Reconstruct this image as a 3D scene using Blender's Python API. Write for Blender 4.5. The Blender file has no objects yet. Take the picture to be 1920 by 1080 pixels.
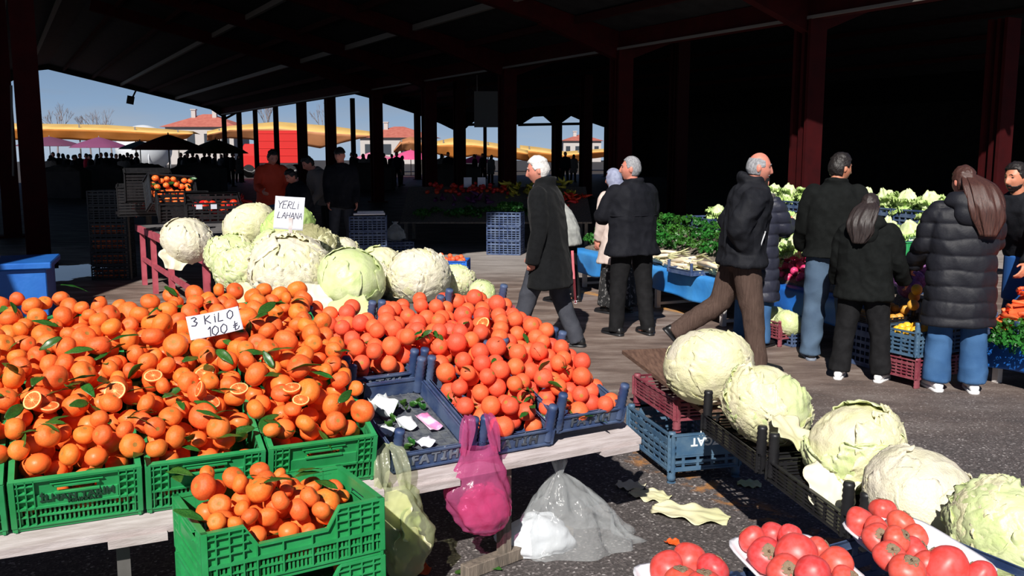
import bpy, bmesh, math, random
import numpy as np
from mathutils import Vector, Matrix, Euler, noise as mnoise

R = math.radians
PI = math.pi
rng = random.Random(7)
nrng = np.random.RandomState(7)
scene = bpy.context.scene
COL = scene.collection

# ------------------------------------------------------------------ camera model (used to survey positions in the place)
FPX = 1760.0
CAMH = 1.75
PITCH = math.atan(255 / FPX)
CP, SP = math.cos(PITCH), math.sin(PITCH)


def ray(px, py):
    u = (px - 960) / FPX
    v = (py - 540) / FPX
    return Vector((u, CP - v * SP, -SP - v * CP))


def P(px, py, z):
    d = ray(px, py)
    t = (z - CAMH) / d.z
    return Vector((d.x * t, d.y * t, z))


def PD(px, py, y):
    d = ray(px, py)
    t = y / d.y
    return Vector((d.x * t, y, CAMH + d.z * t))


# ------------------------------------------------------------------ scene helpers
def link(o):
    COL.objects.link(o)
    return o


def thing(name, label, cat, loc=(0, 0, 0), rotz=0.0, group=None, rot=None):
    o = bpy.data.objects.new(name, None)
    o.empty_display_size = 0.1
    link(o)
    o.location = loc
    o.rotation_euler = rot if rot is not None else (0, 0, rotz)
    tag(o, label, cat, group)
    return o


def tag(o, label=None, cat=None, group=None, kind=None):
    if label:
        o['label'] = label
    if cat:
        o['category'] = cat
    if group:
        o['group'] = group
    if kind:
        o['kind'] = kind
    return o


def dup(root, loc, rot=None, label=None, group=None, scale=None):
    r = root.copy()
    link(r)
    r.location = loc
    if rot is not None:
        r.rotation_euler = rot
    if scale is not None:
        r.scale = (scale, scale, scale) if isinstance(scale, (int, float)) else scale
    if label:
        r['label'] = label
    if group:
        r['group'] = group
    for ch in list(root.children):
        c = ch.copy()
        link(c)
        c.parent = r
        for g in list(ch.children):
            d = g.copy()
            link(d)
            d.parent = c
    return r


def inst(me, name, loc, rot=(0, 0, 0), scale=1.0, parent=None):
    o = bpy.data.objects.new(name, me)
    link(o)
    o.location = loc
    o.rotation_euler = rot
    o.scale = (scale, scale, scale) if isinstance(scale, (int, float)) else scale
    if parent:
        o.parent = parent
    return o


def frame_between(d):
    d = Vector(d).normalized()
    up = Vector((0, 0, 1)) if abs(d.z) < 0.95 else Vector((0, 1, 0))
    x = d.cross(up).normalized()
    y = x.cross(d).normalized()
    return x, y, d


class MB:
    """collects vertices and faces; build() links them as ONE mesh object"""

    def __init__(s):
        s.v = []
        s.f = []
        s.m = []

    def add(s, vs, fs, mi=0):
        b = len(s.v)
        s.v.extend([tuple(p) for p in vs])
        for f in fs:
            s.f.append(tuple(b + i for i in f))
            s.m.append(mi)
        return s

    def box(s, c, size, rot=None, mi=0):
        hx, hy, hz = size[0] / 2, size[1] / 2, size[2] / 2
        vs = [Vector((x * hx, y * hy, z * hz)) for x, y, z in
              ((-1, -1, -1), (1, -1, -1), (1, 1, -1), (-1, 1, -1), (-1, -1, 1), (1, -1, 1), (1, 1, 1), (-1, 1, 1))]
        if rot is not None:
            vs = [rot @ p for p in vs]
        c = Vector(c)
        vs = [p + c for p in vs]
        return s.add(vs, [(0, 3, 2, 1), (4, 5, 6, 7), (0, 1, 5, 4), (1, 2, 6, 5), (2, 3, 7, 6), (3, 0, 4, 7)], mi)

    def box2(s, lo, hi, mi=0):
        c = [(a + b) / 2 for a, b in zip(lo, hi)]
        return s.box(c, [abs(b - a) for a, b in zip(lo, hi)], mi=mi)

    def bar(s, p, q, w, h, mi=0, up=None):
        p, q = Vector(p), Vector(q)
        x, y, d = frame_between(q - p)
        if up is not None:
            x = d.cross(Vector(up)).normalized()
            y = x.cross(d).normalized()
        M3 = Matrix((x, y, d)).transposed()
        return s.box((p + q) / 2, (w, h, (q - p).length), M3, mi)

    def loft(s, rings, cap=True, closed=True, mi=0):
        n = len(rings[0])
        vs = [p for r in rings for p in r]
        fs = []
        m = n if closed else n - 1
        for i in range(len(rings) - 1):
            for j in range(m):
                k = (j + 1) % n
                fs.append((i * n + j, i * n + k, (i + 1) * n + k, (i + 1) * n + j))
        if cap and closed:
            fs.append(tuple(reversed(range(n))))
            fs.append(tuple((len(rings) - 1) * n + j for j in range(n)))
        return s.add(vs, fs, mi)

    def tube(s, pts, rad, n=8, cap=True, mi=0, flat=1.0):
        pts = [Vector(p) for p in pts]
        if isinstance(rad, (int, float)):
            rad = [rad] * len(pts)
        rings = []
        x0 = None
        for i, p in enumerate(pts):
            a = pts[max(i - 1, 0)]
            b = pts[min(i + 1, len(pts) - 1)]
            d = (b - a).normalized() if (b - a).length > 1e-9 else Vector((0, 0, 1))
            if x0 is None:
                x, y, _ = frame_between(d)
            else:
                x = (x0 - d * x0.dot(d))
                x = x.normalized() if x.length > 1e-6 else frame_between(d)[0]
                y = d.cross(x)
            x0 = x
            rings.append([p + x * (math.cos(2 * PI * k / n) * rad[i]) + y * (math.sin(2 * PI * k / n) * rad[i] * flat)
                          for k in range(n)])
        return s.loft(rings, cap, True, mi)

    def sphere(s, c, r, nu=12, nv=8, mi=0, rot=None):
        if isinstance(r, (int, float)):
            r = (r, r, r)
        c = Vector(c)
        vs = []
        fs = []
        def pt(th, ph):
            q = Vector((math.sin(th) * math.cos(ph) * r[0], math.sin(th) * math.sin(ph) * r[1], math.cos(th) * r[2]))
            return c + (rot @ q if rot is not None else q)
        vs.append(pt(0, 0))
        for i in range(1, nv):
            for j in range(nu):
                vs.append(pt(PI * i / nv, 2 * PI * j / nu))
        vs.append(pt(PI, 0))
        for j in range(nu):
            k = (j + 1) % nu
            fs.append((0, 1 + j, 1 + k))
            for i in range(nv - 2):
                a = 1 + i * nu
                fs.append((a + j, a + nu + j, a + nu + k, a + k))
            a = 1 + (nv - 2) * nu
            fs.append((a + j, len(vs) - 1, a + k))
        return s.add(vs, fs, mi)

    def grid(s, fn, nu, nv, mi=0, thick=0.0):
        """fn(u,v) with u,v in 0..1 -> point; thick>0 gives it a back side"""
        vs = [Vector(fn(i / nu, j / nv)) for j in range(nv + 1) for i in range(nu + 1)]
        w = nu + 1
        fs = [(j * w + i, j * w + i + 1, (j + 1) * w + i + 1, (j + 1) * w + i) for j in range(nv) for i in range(nu)]
        if thick > 0:
            nrm = [Vector((0, 0, 0)) for _ in vs]
            for f in fs:
                nn = (vs[f[1]] - vs[f[0]]).cross(vs[f[3]] - vs[f[0]])
                for i in f:
                    nrm[i] += nn
            n0 = len(vs)
            back = [p - (q.normalized() * thick if q.length > 1e-12 else q) for p, q in zip(vs, nrm)]
            bf = [tuple(n0 + i for i in reversed(f)) for f in fs]
            rim = [i for i in range(nu)]
            edges = []
            for i in range(nu):
                edges.append((i, i + 1))
                edges.append((nv * w + i + 1, nv * w + i))
            for j in range(nv):
                edges.append(((j + 1) * w, j * w))
                edges.append((j * w + nu, (j + 1) * w + nu))
            vs = vs + back
            fs = fs + bf + [(b, a, n0 + a, n0 + b) for a, b in edges]
        return s.add(vs, fs, mi)

    def transform(s, M):
        s.v = [tuple(M @ Vector(p)) for p in s.v]
        return s

    def mesh(s, name, mats, smooth=True):
        me = bpy.data.meshes.new(name)
        me.from_pydata(s.v, [], s.f)
        if not isinstance(mats, (list, tuple)):
            mats = [mats]
        for m in mats:
            me.materials.append(m)
        if len(mats) > 1:
            me.polygons.foreach_set('material_index', s.m)
        if smooth is True:
            me.polygons.foreach_set('use_smooth', [True] * len(s.f))
        me.update()
        return me

    def build(s, name, mats, parent=None, loc=None, rot=None, smooth=True, bevel=0.0):
        me = s.mesh(name, mats, smooth)
        o = bpy.data.objects.new(name, me)
        link(o)
        if parent:
            o.parent = parent
        if loc is not None:
            o.location = loc
        if rot is not None:
            o.rotation_euler = rot
        if bevel > 0:
            b = o.modifiers.new('Bevel', 'BEVEL')
            b.width = bevel
            b.segments = 1
            b.limit_method = 'ANGLE'
        return o


def fuse(mb, name, mat, voxel=0.01, smooth=4, parent=None, disp=None, loc=None, rot=None):
    """joins overlapping shapes of one body or garment into one continuous skin"""
    me = mb.mesh(name + '_tmp', [mat])
    o = bpy.data.objects.new(name + '_tmp', me)
    link(o)
    m = o.modifiers.new('r', 'REMESH')
    m.mode = 'VOXEL'
    m.voxel_size = voxel
    if smooth:
        k = o.modifiers.new('s', 'SMOOTH')
        k.factor = 0.5
        k.iterations = smooth
    dg = bpy.context.evaluated_depsgraph_get()
    dg.update()
    new = bpy.data.meshes.new_from_object(o.evaluated_get(dg), depsgraph=dg)
    bpy.data.objects.remove(o)
    bpy.data.meshes.remove(me)
    new.name = name
    if disp is not None:
        n = len(new.vertices)
        co = np.empty(n * 3)
        no = np.empty(n * 3)
        new.vertices.foreach_get('co', co)
        new.vertices.foreach_get('normal', no)
        co = co.reshape(-1, 3)
        no = no.reshape(-1, 3)
        co = co + no * disp(co, no)[:, None]
        new.vertices.foreach_set('co', co.ravel())
    new.materials.clear()
    new.materials.append(mat)
    new.polygons.foreach_set('use_smooth', [True] * len(new.polygons))
    new.update()
    r = bpy.data.objects.new(name, new)
    link(r)
    if parent:
        r.parent = parent
    if loc is not None:
        r.location = loc
    if rot is not None:
        r.rotation_euler = rot
    return r


def text_obj(txt, size, depth, name, mat, parent=None, M=None, align='CENTER', shear=0.0, bold=0.0, space=1.0):
    c = bpy.data.curves.new(name + '_c', 'FONT')
    c.body = txt
    c.size = size
    c.extrude = depth
    c.align_x = align
    c.align_y = 'CENTER'
    c.shear = shear
    c.offset = bold
    c.space_character = space
    c.resolution_u = 3
    o = bpy.data.objects.new(name + '_c', c)
    link(o)
    dg = bpy.context.evaluated_depsgraph_get()
    dg.update()
    me = bpy.data.meshes.new_from_object(o.evaluated_get(dg), depsgraph=dg)
    bpy.data.objects.remove(o)
    bpy.data.curves.remove(c)
    me.name = name
    me.materials.clear()
    me.materials.append(mat)
    r = bpy.data.objects.new(name, me)
    link(r)
    if M is not None:
        r.data.transform(M)
    if parent:
        r.parent = parent
    return r


# ------------------------------------------------------------------ materials
MATS = {}


def srgb(r, g, b):
    def f(c):
        c /= 255
        return c / 12.92 if c <= 0.04045 else ((c + 0.055) / 1.055) ** 2.4
    return (f(r), f(g), f(b), 1)


def mat(name, col, rough=0.6, col2=None, nscale=8.0, ndetail=4.0, ramp=(0.35, 0.65), bump=0.0, bscale=60.0, bdist=0.01,
        spec=0.5, metal=0.0, trans=0.0, sss=0.0, stretch=None, sheen=0.0, coat=0.0, alpha=1.0, rand=0.0):
    m = bpy.data.materials.new(name)
    m.use_nodes = True
    nt = m.node_tree
    b = nt.nodes['Principled BSDF']
    b.inputs['Roughness'].default_value = rough
    b.inputs['Metallic'].default_value = metal
    b.inputs['Specular IOR Level'].default_value = spec
    if trans:
        b.inputs['Transmission Weight'].default_value = trans
    if sheen:
        b.inputs['Sheen Weight'].default_value = sheen
    if coat:
        b.inputs['Coat Weight'].default_value = coat
    if alpha < 1:
        b.inputs['Alpha'].default_value = alpha
    if sss:
        b.inputs['Subsurface Weight'].default_value = sss
        b.inputs['Subsurface Radius'].default_value = (0.02, 0.008, 0.004)
        b.inputs['Subsurface Scale'].default_value = 0.4
    tc = nt.nodes.new('ShaderNodeTexCoord')
    vec = tc.outputs['Object']
    if stretch:
        mp = nt.nodes.new('ShaderNodeMapping')
        mp.inputs['Scale'].default_value = stretch
        nt.links.new(vec, mp.inputs['Vector'])
        vec = mp.outputs['Vector']
    col = tuple(col) if len(col) == 4 else tuple(col) + (1,)
    b.inputs['Base Color'].default_value = col
    out = None
    if col2 is not None:
        n = nt.nodes.new('ShaderNodeTexNoise')
        n.inputs['Scale'].default_value = nscale
        n.inputs['Detail'].default_value = ndetail
        nt.links.new(vec, n.inputs['Vector'])
        r = nt.nodes.new('ShaderNodeValToRGB')
        r.color_ramp.elements[0].position = ramp[0]
        r.color_ramp.elements[1].position = ramp[1]
        r.color_ramp.elements[0].color = col
        r.color_ramp.elements[1].color = tuple(col2) if len(col2) == 4 else tuple(col2) + (1,)
        nt.links.new(n.outputs['Fac'], r.inputs['Fac'])
        out = r.outputs['Color']
        nt.links.new(out, b.inputs['Base Color'])
    if rand > 0:
        oi = nt.nodes.new('ShaderNodeObjectInfo')
        hs = nt.nodes.new('ShaderNodeHueSaturation')
        mr = nt.nodes.new('ShaderNodeMapRange')
        mr.inputs['To Min'].default_value = 1 - rand
        mr.inputs['To Max'].default_value = 1 + rand
        nt.links.new(oi.outputs['Random'], mr.inputs['Value'])
        nt.links.new(mr.outputs['Result'], hs.inputs['Value'])
        mr2 = nt.nodes.new('ShaderNodeMapRange')
        mr2.inputs['To Min'].default_value = 0.5 - rand * 0.07
        mr2.inputs['To Max'].default_value = 0.5 + rand * 0.09
        ml = nt.nodes.new('ShaderNodeMath')
        ml.operation = 'MULTIPLY'
        ml.inputs[1].default_value = 7.31
        fr = nt.nodes.new('ShaderNodeMath')
        fr.operation = 'FRACT'
        nt.links.new(oi.outputs['Random'], ml.inputs[0])
        nt.links.new(ml.outputs[0], fr.inputs[0])
        nt.links.new(fr.outputs[0], mr2.inputs['Value'])
        nt.links.new(mr2.outputs['Result'], hs.inputs['Hue'])
        if out is not None:
            nt.links.new(out, hs.inputs['Color'])
        else:
            hs.inputs['Color'].default_value = col
        nt.links.new(hs.outputs['Color'], b.inputs['Base Color'])
    if bump > 0:
        n2 = nt.nodes.new('ShaderNodeTexNoise')
        n2.inputs['Scale'].default_value = bscale
        n2.inputs['Detail'].default_value = 3
        nt.links.new(vec, n2.inputs['Vector'])
        bp = nt.nodes.new('ShaderNodeBump')
        bp.inputs['Strength'].default_value = bump
        bp.inputs['Distance'].default_value = bdist
        nt.links.new(n2.outputs['Fac'], bp.inputs['Height'])
        nt.links.new(bp.outputs['Normal'], b.inputs['Normal'])
    MATS[name] = m
    return m


def translucent(name, col, col2=None, rough=0.4, mix=0.35, nscale=12, bump=0.0, bscale=60, rand=0.0, ramp=(.35, .65), bdist=0.004):
    """leafy material: principled mixed with a translucent lobe of the same colour"""
    m = mat(name, col, rough, col2, nscale, bump=bump, bscale=bscale, rand=rand, ramp=ramp, bdist=bdist)
    nt = m.node_tree
    b = nt.nodes['Principled BSDF']
    out = nt.nodes['Material Output']
    t = nt.nodes.new('ShaderNodeBsdfTranslucent')
    t.inputs['Color'].default_value = tuple(col)[:3] + (1,)
    if b.inputs['Base Color'].is_linked:
        nt.links.new(b.inputs['Base Color'].links[0].from_socket, t.inputs['Color'])
    mx = nt.nodes.new('ShaderNodeMixShader')
    mx.inputs[0].default_value = mix
    nt.links.new(b.outputs[0], mx.inputs[1])
    nt.links.new(t.outputs[0], mx.inputs[2])
    nt.links.new(mx.outputs[0], out.inputs['Surface'])
    return m


def film(name, col, see=0.5, rough=0.25, tcol=None, bump=0.3, bscale=25):
    """thin plastic film: part see-through, part glossy skin, part translucent"""
    m = bpy.data.materials.new(name)
    m.use_nodes = True
    nt = m.node_tree
    b = nt.nodes['Principled BSDF']
    out = nt.nodes['Material Output']
    b.inputs['Base Color'].default_value = tuple(col)[:3] + (1,)
    b.inputs['Roughness'].default_value = rough
    b.inputs['Specular IOR Level'].default_value = 0.7
    tr = nt.nodes.new('ShaderNodeBsdfTransparent')
    tr.inputs['Color'].default_value = tuple(tcol or col)[:3] + (1,)
    tl = nt.nodes.new('ShaderNodeBsdfTranslucent')
    tl.inputs['Color'].default_value = tuple(col)[:3] + (1,)
    m1 = nt.nodes.new('ShaderNodeMixShader')
    m1.inputs[0].default_value = 0.4
    nt.links.new(b.outputs[0], m1.inputs[1])
    nt.links.new(tl.outputs[0], m1.inputs[2])
    m2 = nt.nodes.new('ShaderNodeMixShader')
    m2.inputs[0].default_value = see
    nt.links.new(m1.outputs[0], m2.inputs[1])
    nt.links.new(tr.outputs[0], m2.inputs[2])
    nt.links.new(m2.outputs[0], out.inputs['Surface'])
    tc = nt.nodes.new('ShaderNodeTexCoord')
    n = nt.nodes.new('ShaderNodeTexNoise')
    n.inputs['Scale'].default_value = bscale
    n.inputs['Detail'].default_value = 4
    nt.links.new(tc.outputs['Object'], n.inputs['Vector'])
    bp = nt.nodes.new('ShaderNodeBump')
    bp.inputs['Strength'].default_value = bump
    bp.inputs['Distance'].default_value = 0.01
    nt.links.new(n.outputs['Fac'], bp.inputs['Height'])
    nt.links.new(bp.outputs['Normal'], b.inputs['Normal'])
    MATS[name] = m
    return m


def nz(p, s=1.0, o=0.0):
    return mnoise.noise(Vector((p[0] * s + o, p[1] * s + o * 1.7, p[2] * s - o)))


def npnoise(co, scale, seed=0):
    """cheap smooth vector noise for arrays: a sum of turned sine waves"""
    r = np.random.RandomState(seed)
    out = np.zeros(len(co))
    for k in range(7):
        d = r.normal(size=3)
        d /= np.linalg.norm(d)
        f = scale * (0.7 + 0.9 * r.rand())
        out += np.sin(co @ d * f * 2 * PI + r.rand() * 6.28)
    return out / 4.0


# colours (albedo of the things themselves)
m_green_crate = mat('green_plastic', srgb(36, 142, 78), 0.42, srgb(48, 152, 90), 14, bump=0.05, bscale=120, rand=0.05)
m_blue_crate = mat('navy_plastic', srgb(44, 64, 106), 0.55, srgb(84, 100, 130), 10, bump=0.06, bscale=100)
m_steel_crate = mat('slate_blue_plastic', srgb(60, 92, 122), 0.5, srgb(84, 110, 132), 12, bump=0.1, bscale=80)
m_plum_crate = mat('plum_plastic', srgb(126, 52, 66), 0.5, srgb(142, 80, 88), 14, bump=0.1, bscale=80)
m_black_crate = mat('black_plastic', srgb(24, 24, 28), 0.45, srgb(34, 34, 36), 14)
m_bright_blue = mat('bright_blue_plastic', srgb(20, 92, 190), 0.45, srgb(30, 104, 200), 14)
m_peel = mat('mandarin_peel', srgb(241, 104, 44), 0.4, srgb(246, 122, 56), 9, bump=0.25, bscale=260, bdist=0.002, rand=0.10, spec=0.35)
m_orange = mat('orange_peel', srgb(243, 92, 58), 0.45, srgb(246, 106, 68), 9, bump=0.22, bscale=300, bdist=0.002, rand=0.08, spec=0.3)
m_scar = mat('stem_scar', srgb(170, 120, 50), 0.7)
m_flesh = mat('citrus_flesh', srgb(236, 108, 52), 0.3)
m_pith = mat('citrus_pith', srgb(248, 196, 126), 0.6)
m_leaf = translucent('citrus_leaf', srgb(40, 92, 34), srgb(70, 120, 46), 0.35, 0.25, 25, rand=0.25)
m_persimmon = mat('persimmon_skin', srgb(222, 72, 62), 0.42, srgb(226, 92, 88), 3.0, rand=0.08)
m_calyx = mat('persimmon_calyx', srgb(112, 92, 74), 0.8, srgb(150, 130, 104), 60)
m_foam = mat('white_foam', srgb(236, 234, 240), 0.6)
m_wood_pale = mat('weathered_board', srgb(168, 156, 154), 0.75, srgb(198, 188, 188), 6, bump=0.3, bscale=40, stretch=(1, 8, 8))
m_wood_grey = mat('grey_timber', srgb(96, 88, 80), 0.8, srgb(134, 122, 110), 8, bump=0.35, bscale=40, stretch=(6, 6, 1))
m_leg_grey = mat('dark_grey_leg', srgb(82, 80, 78), 0.7, srgb(98, 96, 94), 8)
m_tray_floor = mat('dirty_tray_floor', srgb(62, 68, 82), 0.8, srgb(100, 104, 108), 24, bump=0.4, bscale=60)
m_wood_brown = mat('brown_plank', srgb(92, 66, 54), 0.8, srgb(124, 94, 78), 8, bump=0.35, bscale=40, stretch=(8, 1, 8))
m_red_paint = mat('red_painted_steel', srgb(120, 24, 28), 0.5, srgb(140, 34, 36), 6)
m_pink_red = mat('faded_red_paint', srgb(182, 84, 98), 0.6, srgb(160, 66, 78), 9)
m_zinc = mat('grey_sheet_top', srgb(112, 110, 110), 0.6, srgb(92, 90, 92), 6)
m_paper = mat('white_card', srgb(216, 218, 230), 0.7)
m_paper_b = mat('receipt_paper', srgb(214, 220, 222), 0.7, srgb(200, 208, 210), 6)
m_pinkpaper = mat('pink_note', srgb(236, 196, 222), 0.7, srgb(222, 130, 180), 18, ramp=(.52, .62))
m_ink = mat('black_ink', srgb(40, 40, 62), 0.6)
m_white_print = mat('white_print', srgb(222, 228, 230), 0.6)
m_grey_print = mat('worn_grey_print', srgb(116, 124, 138), 0.6)
m_dark_print = mat('dark_green_print', srgb(22, 62, 42), 0.6)
m_knife = mat('black_handle', srgb(16, 16, 20), 0.25)
# ------------------------------------------------------------------ ground
def ground_material():
    m = bpy.data.materials.new('asphalt')
    m.use_nodes = True
    nt = m.node_tree
    L = nt.links
    b = nt.nodes['Principled BSDF']
    tc = nt.nodes.new('ShaderNodeTexCoord')
    geo = tc.outputs['Object']

    def noise(scale, detail=4, src=geo, rough=0.55):
        n = nt.nodes.new('ShaderNodeTexNoise')
        n.inputs['Scale'].default_value = scale
        n.inputs['Detail'].default_value = detail
        n.inputs['Roughness'].default_value = rough
        L.new(src, n.inputs['Vector'])
        return n.outputs['Fac']

    def ramp(fac, stops):
        r = nt.nodes.new('ShaderNodeValToRGB')
        e = r.color_ramp.elements
        e[0].position, e[0].color = stops[0]
        e[1].position, e[1].color = stops[-1]
        for p, c in stops[1:-1]:
            k = e.new(p)
            k.color = c
        L.new(fac, r.inputs['Fac'])
        return r.outputs['Color']

    def mix(fac, a, c, mode='MIX'):
        x = nt.nodes.new('ShaderNodeMix')
        x.data_type = 'RGBA'
        x.blend_type = mode
        if isinstance(fac, float):
            x.inputs[0].default_value = fac
        else:
            L.new(fac, x.inputs[0])
        for s, v in ((6, a), (7, c)):
            if isinstance(v, tuple):
                x.inputs[s].default_value = v
            else:
                L.new(v, x.inputs[s])
        return x.outputs[2]

    def math_(op, a, c=None):
        x = nt.nodes.new('ShaderNodeMath')
        x.operation = op
        for s, v in ((0, a), (1, c)):
            if v is None:
                continue
            if isinstance(v, (int, float)):
                x.inputs[s].default_value = v
            else:
                L.new(v, x.inputs[s])
        return x.outputs[0]
    g = lambda v: (v, v, v, 1)
    # stone chippings in dark binder
    vor = nt.nodes.new('ShaderNodeTexVoronoi')
    vor.inputs['Scale'].default_value = 95
    L.new(geo, vor.inputs['Vector'])
    chips = ramp(vor.outputs['Color'], [(0.0, srgb(66, 60, 60)), (0.55, srgb(84, 78, 77)), (0.82, srgb(116, 108, 107)), (0.95, srgb(190, 184, 182))])
    big = ramp(noise(0.9, 5), [(0.3, g(0.72)), (0.7, g(1.08))])
    base = mix(1.0, chips, big, 'MULTIPLY')
    # worn brown dirt and wet film down the aisle, pale glints painted in
    sep = nt.nodes.new('ShaderNodeSeparateXYZ')
    L.new(geo, sep.inputs[0])
    mp = nt.nodes.new('ShaderNodeMapping')
    mp.inputs['Scale'].default_value = (0.55, 1.6, 1)
    mp.inputs['Rotation'].default_value = (0, 0, 0.25)
    L.new(geo, mp.inputs['Vector'])
    streak = noise(2.6, 6, mp.outputs['Vector'], 0.62)
    dirt_n = noise(1.3, 5)
    far = nt.nodes.new('ShaderNodeMapRange')
    far.interpolation_type = 'SMOOTHSTEP'
    far.inputs['From Min'].default_value = 5.6
    far.inputs['From Max'].default_value = 8.2
    ysl = math_('SUBTRACT', sep.outputs['Y'], math_('MULTIPLY', sep.outputs['X'], 0.15))
    L.new(math_('ADD', ysl, math_('MULTIPLY', dirt_n, 1.6)), far.inputs['Value'])
    brown = ramp(streak, [(0.3, srgb(84, 70, 64)), (0.48, srgb(124, 106, 97)), (0.6, srgb(152, 136, 127)), (0.74, srgb(190, 178, 171))])
    speck = mix(0.25, brown, chips, 'MULTIPLY')
    base = mix(far.outputs['Result'], base, mix(0.55, brown, speck))
    # pale apron further in, darker ground beyond it
    far2 = nt.nodes.new('ShaderNodeMapRange')
    far2.interpolation_type = 'SMOOTHSTEP'
    far2.inputs['From Min'].default_value = 12.0
    far2.inputs['From Max'].default_value = 14.5
    L.new(sep.outputs['Y'], far2.inputs['Value'])
    base = mix(far2.outputs['Result'], base, ramp(streak, [(0.3, srgb(120, 112, 108)), (0.7, srgb(176, 168, 164))]))
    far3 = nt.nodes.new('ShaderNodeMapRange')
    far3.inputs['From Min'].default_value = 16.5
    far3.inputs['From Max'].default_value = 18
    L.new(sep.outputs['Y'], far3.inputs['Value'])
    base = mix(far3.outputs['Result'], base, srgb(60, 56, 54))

    # ochre stains: worn road paint under the stall front and beside the crates
    def line(px, py, dx, dy, half, thr):
        # distance from a line through (px,py) along (dx,dy)
        a = math_('MULTIPLY', math_('SUBTRACT', sep.outputs['X'], px), dy)
        c = math_('MULTIPLY', math_('SUBTRACT', sep.outputs['Y'], py), dx)
        d = math_('ABSOLUTE', math_('SUBTRACT', a, c))
        r = nt.nodes.new('ShaderNodeMapRange')
        r.inputs['From Min'].default_value = half
        r.inputs['From Max'].default_value = half * 0.4
        L.new(d, r.inputs['Value'])
        w = nt.nodes.new('ShaderNodeMapRange')
        w.inputs['From Min'].default_value = thr
        w.inputs['From Max'].default_value = thr + 0.12
        L.new(noise(9, 5), w.inputs['Value'])
        return math_('MULTIPLY', r.outputs['Result'], w.outputs['Result'])
    k1 = line(1.55, 10.75, 0.55, -0.835, 0.10, 0.36)
    nearl = nt.nodes.new('ShaderNodeMapRange')
    nearl.inputs['From Min'].default_value = 9.3
    nearl.inputs['From Max'].default_value = 9.8
    L.new(sep.outputs['Y'], nearl.inputs['Value'])
    farl = nt.nodes.new('ShaderNodeMapRange')
    farl.inputs['From Min'].default_value = 12.2
    farl.inputs['From Max'].default_value = 11.8
    L.new(sep.outputs['Y'], farl.inputs['Value'])
    k1 = math_('MULTIPLY', k1, math_('MULTIPLY', nearl.outputs['Result'], farl.outputs['Result']))
    base = mix(k1, base, srgb(190, 140, 84))
    k2 = line(1.02, 4.75, 0.5, -0.866, 0.13, 0.50)
    near = nt.nodes.new('ShaderNodeMapRange')
    near.inputs['From Min'].default_value = 5.6
    near.inputs['From Max'].default_value = 5.2
    L.new(sep.outputs['Y'], near.inputs['Value'])
    base = mix(math_('MULTIPLY', math_('MULTIPLY', k2, near.outputs['Result']), 0.8), base, srgb(178, 122, 64))
    L.new(base, b.inputs['Base Color'])
    ro = ramp(streak, [(0.35, g(0.82)), (0.62, g(0.5))])
    rr = mix(far.outputs['Result'], g(0.85), ro)
    # standing water: left of the crates and by the dark stall
    wet = None
    for (wx, wy, rx, ry) in ((-6.65, 13.6, 0.75, 1.1), (-1.6, 15.6, 0.5, 0.5)):
        dx = math_('DIVIDE', math_('SUBTRACT', sep.outputs['X'], wx), rx)
        dy = math_('DIVIDE', math_('SUBTRACT', sep.outputs['Y'], wy), ry)
        d = math_('SQRT', math_('ADD', math_('MULTIPLY', dx, dx), math_('MULTIPLY', dy, dy)))
        d = math_('ADD', d, math_('MULTIPLY', math_('SUBTRACT', noise(2.2, 4), 0.5), 1.6))
        r = nt.nodes.new('ShaderNodeMapRange')
        r.inputs['From Min'].default_value = 1.05
        r.inputs['From Max'].default_value = 0.9
        L.new(d, r.inputs['Value'])
        wet = r.outputs['Result'] if wet is None else math_('MAXIMUM', wet, r.outputs['Result'])
    rr2 = mix(wet, rr, g(0.04))
    L.new(rr2, b.inputs['Roughness'])
    dk = mix(wet, base, srgb(38, 36, 36))
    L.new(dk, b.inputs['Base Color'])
    bp = nt.nodes.new('ShaderNodeBump')
    bp.inputs['Distance'].default_value = 0.006
    L.new(vor.outputs['Distance'], bp.inputs['Height'])
    st = math_('MULTIPLY', math_('SUBTRACT', 1.0, wet), 0.6)
    L.new(st, bp.inputs['Strength'])
    L.new(bp.outputs['Normal'], b.inputs['Normal'])
    return m


g = MB()
g.box2((-90, -12, -0.3), (90, 200, 0.0))
go = g.build('ground', ground_material(), smooth=False)
tag(go, kind='structure')

# ------------------------------------------------------------------ the market hall
DR = Vector((-0.479, 0.878, 0)).normalized()     # along the bays
PR = Vector((-0.878, -0.479, 0)).normalized()    # across, towards the near left
C0 = Vector((2.3, 20.2, 0))
HE = 4.2


def hall(s, off, z):
    return C0 + DR * s + PR * off + Vector((0, 0, z))


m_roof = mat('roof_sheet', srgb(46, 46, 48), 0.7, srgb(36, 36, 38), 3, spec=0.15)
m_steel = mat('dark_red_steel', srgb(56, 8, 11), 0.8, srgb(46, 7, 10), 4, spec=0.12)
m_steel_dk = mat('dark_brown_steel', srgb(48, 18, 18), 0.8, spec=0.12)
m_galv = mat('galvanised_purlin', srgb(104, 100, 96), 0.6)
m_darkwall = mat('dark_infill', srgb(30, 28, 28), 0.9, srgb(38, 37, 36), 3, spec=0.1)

n_trim = [0]


def structure(mb, name, m, **k):
    o = mb.build(name, m, smooth=False, **k)
    tag(o, kind='structure')
    return o


def trim(mb, m):
    n_trim[0] += 1
    return structure(mb, 'trim_%d' % n_trim[0], m)


def slab(quads, th=0.06):
    mb = MB()
    for q in quads:
        top = [p + Vector((0, 0, th)) for p in q]
        mb.add(list(q) + top, [(0, 1, 2, 3), (7, 6, 5, 4), (0, 4, 5, 1), (1, 5, 6, 2), (2, 6, 7, 3), (3, 7, 4, 0)])
    return mb


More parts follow.
